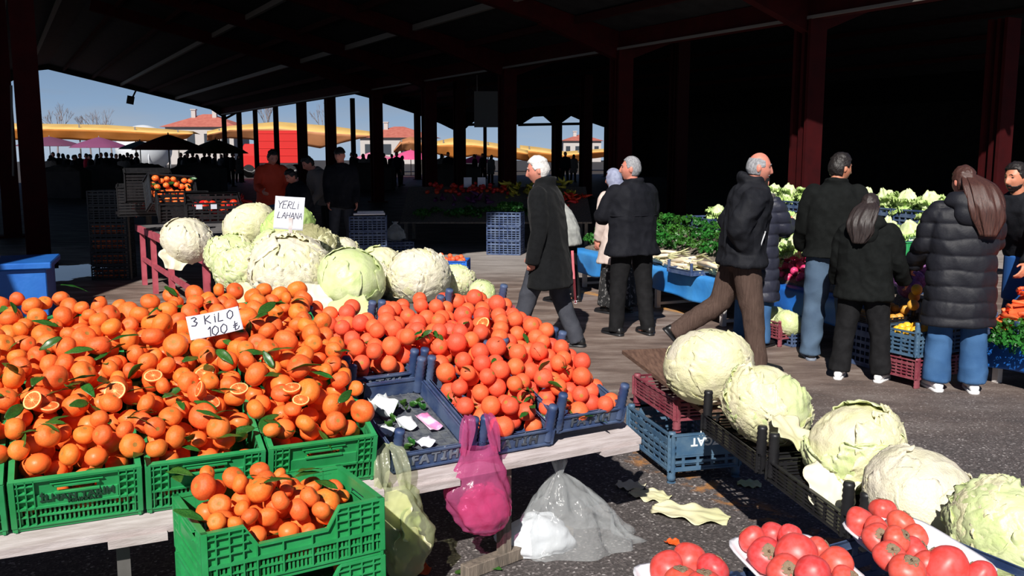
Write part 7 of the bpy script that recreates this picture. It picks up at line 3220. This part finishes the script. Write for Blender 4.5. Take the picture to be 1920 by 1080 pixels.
for o in list(bpy.data.objects):
    if (o.get('label', '').startswith('navy crate behind') or o.get('label', '').startswith('dark crate under')) and o.get('group'):
        del o['group']
for i in range(5):
    herb(Vector((q.x + rng.uniform(-.2, .2), 16.2 + rng.uniform(-.12, .12), 0.80)), 0.13, 'pale green bunch in the crate behind the long coat', 'bunches in the crate behind the long coat')
# bright blue basket with small orange fruit at the edge of the sun
bb = make_crate('blue_basket', 'bright blue basket full of small orange fruit at the edge of the sunlit ground', 0.60, 0.40, 0.42, m_bright_blue, 'basket')
q = PD(834, 500, 11.7)
bb.location = (q.x, 11.7, 0)
bb.rotation_euler = (0, 0, R(-4))
h = Heap()
rr = random.Random(5)
out = h.fill(40, lambda: (rr.uniform(-.25, .25), rr.uniform(-.15, .15)), lambda: rr.uniform(0.03, 0.04), lambda x, y: 0.33, lambda x, y: 0.46, 10, 40)
for (x, y, z, r) in out:
    o = inst(rng.choice(oran_me), 'small_fruit', (q.x + x, 11.7 + y, z), rand_rot(rng), r)
    tag(o, 'small pinkish orange fruit heaped in the bright blue basket', 'fruit', 'fruit in the bright blue basket')
mb = MB()
ribbon(mb, [(-0.10, -0.21, 0.12), (-0.08, -0.225, 0.27), (0.0, -0.23, 0.33), (0.08, -0.225, 0.27), (0.16, -0.22, 0.05)], 0.06, 24)
mb.add(bag_skin([(0.10, 0.03, 0.12, 0.015), (0.02, 0.03, 0.14, 0.02), (-0.0, 0.03, 0.1, 0.02)], 2.0, 30, 0.1).transform(Matrix.Translation((0, -0.245, 0.02))).v, [])
o = mb.build('plastic_bag', film('sky_blue_film', srgb(90, 190, 230), 0.2), loc=(q.x, 11.7, 0.07), rot=(0, 0, R(-4)))
tag(o, 'light blue carrier handle looped over the side of the bright blue basket', 'bag')

# ------------------------------------------------------------------ left: crates on the far half of the red table, dark stack, blue counter
ML = Matrix.Rotation(ang_t, 3, 'Z')


def tcrate(px, py, y, tilt, az, proto_, label, sc=1.0):
    q = PD(px, py, y)
    M3 = Matrix.Rotation(az, 3, 'Z') @ Matrix.Rotation(tilt, 3, 'X')
    c = dup(proto_, q, M3.to_euler(), label, None, sc)
    if 'group' in c:
        del c['group']
    return c, M3, q


bcr = make_crate('black_crate', 'black crate of mandarins tipped up on the far half of the red table', 0.50, 0.36, 0.20, m_black_crate, 'slat')
q = PD(322, 372, 10.1)
M3 = Matrix.Rotation(R(28), 3, 'Z') @ Matrix.Rotation(R(62), 3, 'X') @ Matrix.Rotation(R(10), 3, 'Y')
bcr.location = q - M3 @ Vector((0, 0, 0.12)) + Vector((0, 0, 0.06))
bcr.rotation_euler = M3.to_euler()
h = Heap()
out = h.fill(34, lambda: (rr.uniform(-.20, .20), rr.uniform(-.14, .14)), lambda: rr.uniform(0.030, 0.040), lambda x, y: 0.10, lambda x, y: 0.19, 10, 40)
for (x, y, z, r) in out:
    rest_mandarins.sphere(Vector(bcr.location) + M3 @ Vector((x, y, z)), (r, r, r * 0.85), 12, 8)
for i in range(9):
    x, y = rr.uniform(-.2, .2), rr.uniform(-.14, .14)
    o = inst(leaf_me[i % 6], 'citrus_leaf', Vector(bcr.location) + M3 @ Vector((x, y, 0.205)), (rr.uniform(0, 2), rr.uniform(0, 2), rr.uniform(0, 6)), 0.08)
    tag(o, 'leaf among the mandarins of the tipped black crate', 'leaf', 'leaves in the tipped black crate')
tcrate(278, 352, 10.9, R(75), R(205), bcr, 'black crate standing on edge behind the tipped one, its slatted floor to the viewer')
tcrate(262, 378, 11.2, R(80), R(200), bcr, 'black crate on edge at the far corner of the red table')
c1, M1, q1 = tcrate(345, 405, 9.4, R(18), R(25), bcr, 'black crate right behind the smooth white cabbage')
c2, M2, q2 = tcrate(400, 408, 9.0, R(14), R(20), bcr, 'black crate with two white tags left of the cabbage pile')
for i, dx in enumerate((-0.13, 0.0)):
    k = MB()
    k.box(M2 @ Vector((dx, -0.178, 0.165)), (0.055, 0.008, 0.045), M2)
    o = k.build('white_tag', m_paper, loc=q2, smooth=False)
    tag(o, 'white paper tag on the black crate by the cabbages, ' + ('farther from', 'nearer to') [i] + ' the pile', 'tag')
for i in range(12):
    o = inst(tom, 'tomato', q2 + M2 @ Vector((rr.uniform(-.2, .2), rr.uniform(-.13, .13), 0.10)), rand_rot(rng), 0.04)
    tag(o, 'dark red fruit inside the black crate with the white tags', 'fruit', 'fruit in the tagged black crate')
for i in range(60):
    q = Vector((-4.55 + rr.uniform(-.7, .95), 13.2 + rr.uniform(-.3, .5), 0))
    o = inst(pr_ if i % 3 else tom, 'pepper' if i % 3 else 'tomato', q + Vector((0, 0, 0.975 + 0.03 * (i % 3))), rand_rot(rng), 1.1 if i % 3 else 0.045)
    tag(o, ('red pepper' if i % 3 else 'red tomato') + ' in the shade beyond the tipped black crates', 'pepper' if i % 3 else 'tomato', ('red peppers' if i % 3 else 'red tomatoes') + ' in the shade beyond the crates')
t = thing('stall_table', 'dark table in the shade beyond the tipped black crates', 'table', (-4.45, 13.2, 0))
k = MB()
k.box((0, 0.1, 0.93), (1.9, 1.0, 0.04))
k.build('table_top', m_wood_grey, t, smooth=False)
for x in (-.85, .85):
    for y in (-.3, .5):
        k = MB()
        k.box2((x - .03, y - .03, 0), (x + .03, y + .03, .91))
        k.build('leg', m_wood_grey, t, smooth=False)
# dark stack of crates with fruit behind its slats
sx, sy = -5.55, 13.0
for lv in range(6):
    c = dup(bcr, (sx, sy, 0.004 + lv * 0.205), (0, 0, R(8)), 'black crate in the dark stack left of the red table, %s from the ground' % ('first', 'second', 'third', 'fourth', 'fifth', 'sixth')[lv])
    if lv < 4:
        for j in range(9):
            for z in (0.05, 0.12):
                rest_mandarins.sphere(Vector((sx, sy, 0.004 + lv * 0.205)) + Rz(R(8)) @ Vector((-0.2 + 0.05 * j, -0.125 + rr.uniform(-.01, .03), z)), (0.033, 0.033, 0.028), 10, 7)
o = rest_mandarins.build('mandarins', m_peel)
tag(o, 'all the other mandarins, under the top ones and in the dark crates', 'mandarins', kind='stuff')
# blue counter
qa = P(92, 492, 0.6)
t = thing('blue_counter', 'blue box counter with an overhanging lid at the left edge of the photo', 'counter', (qa.x - 0.72 * math.cos(R(20)) - 0.45 * math.sin(R(20)), qa.y - 0.72 * math.sin(R(20)) + 0.45 * math.cos(R(20)), 0), R(20))
k = MB()
k.box2((-0.7, -0.40, 0.0), (0.68, 0.4, 0.53))
k.build('body', m_tarp2, t, smooth=False, bevel=0.01)
k = MB()
k.box2((-0.76, -0.46, 0.53), (0.74, 0.46, 0.60))
k.build('lid', m_tarp2, t, smooth=False, bevel=0.012)
k = MB()
k.box((0, 0, 0.015), (0.42, 0.5, 0.03))
o = k.build('flat_sheet', m_foam, loc=(qa.x - 0.85, qa.y + 0.12, 0.601), rot=(0, 0, R(20)), smooth=False, bevel=0.008)
tag(o, 'pale flat sheet lying on the blue counter', 'lid')
# red fruit on the far side of the cabbage pile
for i, (px, py) in enumerate(((600, 438), (612, 446), (606, 450))):
    o = inst(pers[0][0], 'persimmon', PD(px, py, 7.5), rand_rot(rng), 0.04)
    tag(o, 'orange red fruit peeping over the cabbages right of the written card', 'fruit', 'orange red fruit behind the cabbages')
# ------------------------------------------------------------------ sky, sun, camera
w = bpy.data.worlds.new('World')
scene.world = w
w.use_nodes = True
nt = w.node_tree
L = nt.links
bg = nt.nodes['Background']
tc = nt.nodes.new('ShaderNodeTexCoord')
sep = nt.nodes.new('ShaderNodeSeparateXYZ')
L.new(tc.outputs['Generated'], sep.inputs[0])
mp = nt.nodes.new('ShaderNodeMapping')
mp.inputs['Scale'].default_value = (1.6, 1.6, 9.0)
L.new(tc.outputs['Generated'], mp.inputs['Vector'])
n = nt.nodes.new('ShaderNodeTexNoise')
n.inputs['Scale'].default_value = 2.2
n.inputs['Detail'].default_value = 6
L.new(mp.outputs['Vector'], n.inputs['Vector'])
# height ramp: pale band at the horizon, clear deep blue overhead
r1 = nt.nodes.new('ShaderNodeValToRGB')
e = r1.color_ramp.elements
e[0].position, e[0].color = 0.0, srgb(176, 200, 226)
e[1].position, e[1].color = 1.0, srgb(22, 44, 88)
for pz, c in ((0.05, srgb(150, 180, 214)), (0.12, srgb(122, 148, 182)), (0.25, srgb(62, 92, 138)), (0.45, srgb(32, 58, 106))):
    k = e.new(pz)
    k.color = c
L.new(sep.outputs['Z'], r1.inputs['Fac'])
r2 = nt.nodes.new('ShaderNodeValToRGB')
r2.color_ramp.elements[0].position = 0.46
r2.color_ramp.elements[1].position = 0.64
r2.color_ramp.elements[0].color = (0, 0, 0, 1)
r2.color_ramp.elements[1].color = (1, 1, 1, 1)
L.new(n.outputs['Fac'], r2.inputs['Fac'])
mx = nt.nodes.new('ShaderNodeMix')
mx.data_type = 'RGBA'
L.new(r2.outputs['Color'], mx.inputs[0])
L.new(r1.outputs['Color'], mx.inputs[6])
hi = nt.nodes.new('ShaderNodeValToRGB')
e = hi.color_ramp.elements
e[0].position, e[0].color = 0.0, srgb(196, 210, 228)
e[1].position, e[1].color = 0.5, srgb(70, 88, 116)
k = e.new(0.1)
k.color = srgb(110, 130, 156)
L.new(sep.outputs['Z'], hi.inputs['Fac'])
L.new(hi.outputs['Color'], mx.inputs[7])
L.new(mx.outputs[2], bg.inputs['Color'])
bg.inputs['Strength'].default_value = 0.8

sd = bpy.data.lights.new('sun', 'SUN')
sd.energy = 6.1
sd.angle = R(0.6)
sd.color = (1.0, 0.955, 0.89)
so = bpy.data.objects.new('sun', sd)
link(so)
el, az = R(38), math.atan2(0.22, 0.975)
dirv = Vector((math.sin(az) * math.cos(el), math.cos(az) * math.cos(el), -math.sin(el)))
so.rotation_euler = dirv.to_track_quat('-Z', 'Y').to_euler()
so.location = (-3, -10, 12)

cd = bpy.data.cameras.new('camera')
cd.sensor_width = 36
cd.lens = 36 * FPX / 1920
cd.clip_end = 500
co = bpy.data.objects.new('camera', cd)
link(co)
co.location = (0, 0, CAMH)
co.rotation_euler = (PI / 2 - PITCH, 0, 0)
scene.camera = co
scene.view_settings.view_transform = 'Standard'
scene.view_settings.look = 'None'
scene.view_settings.gamma = 1
scene.view_settings.exposure = 0.0
scene.view_settings.use_curve_mapping = False
scene.cycles.max_bounces = 7
scene.cycles.transparent_max_bounces = 12
scene.cycles.use_denoising = True
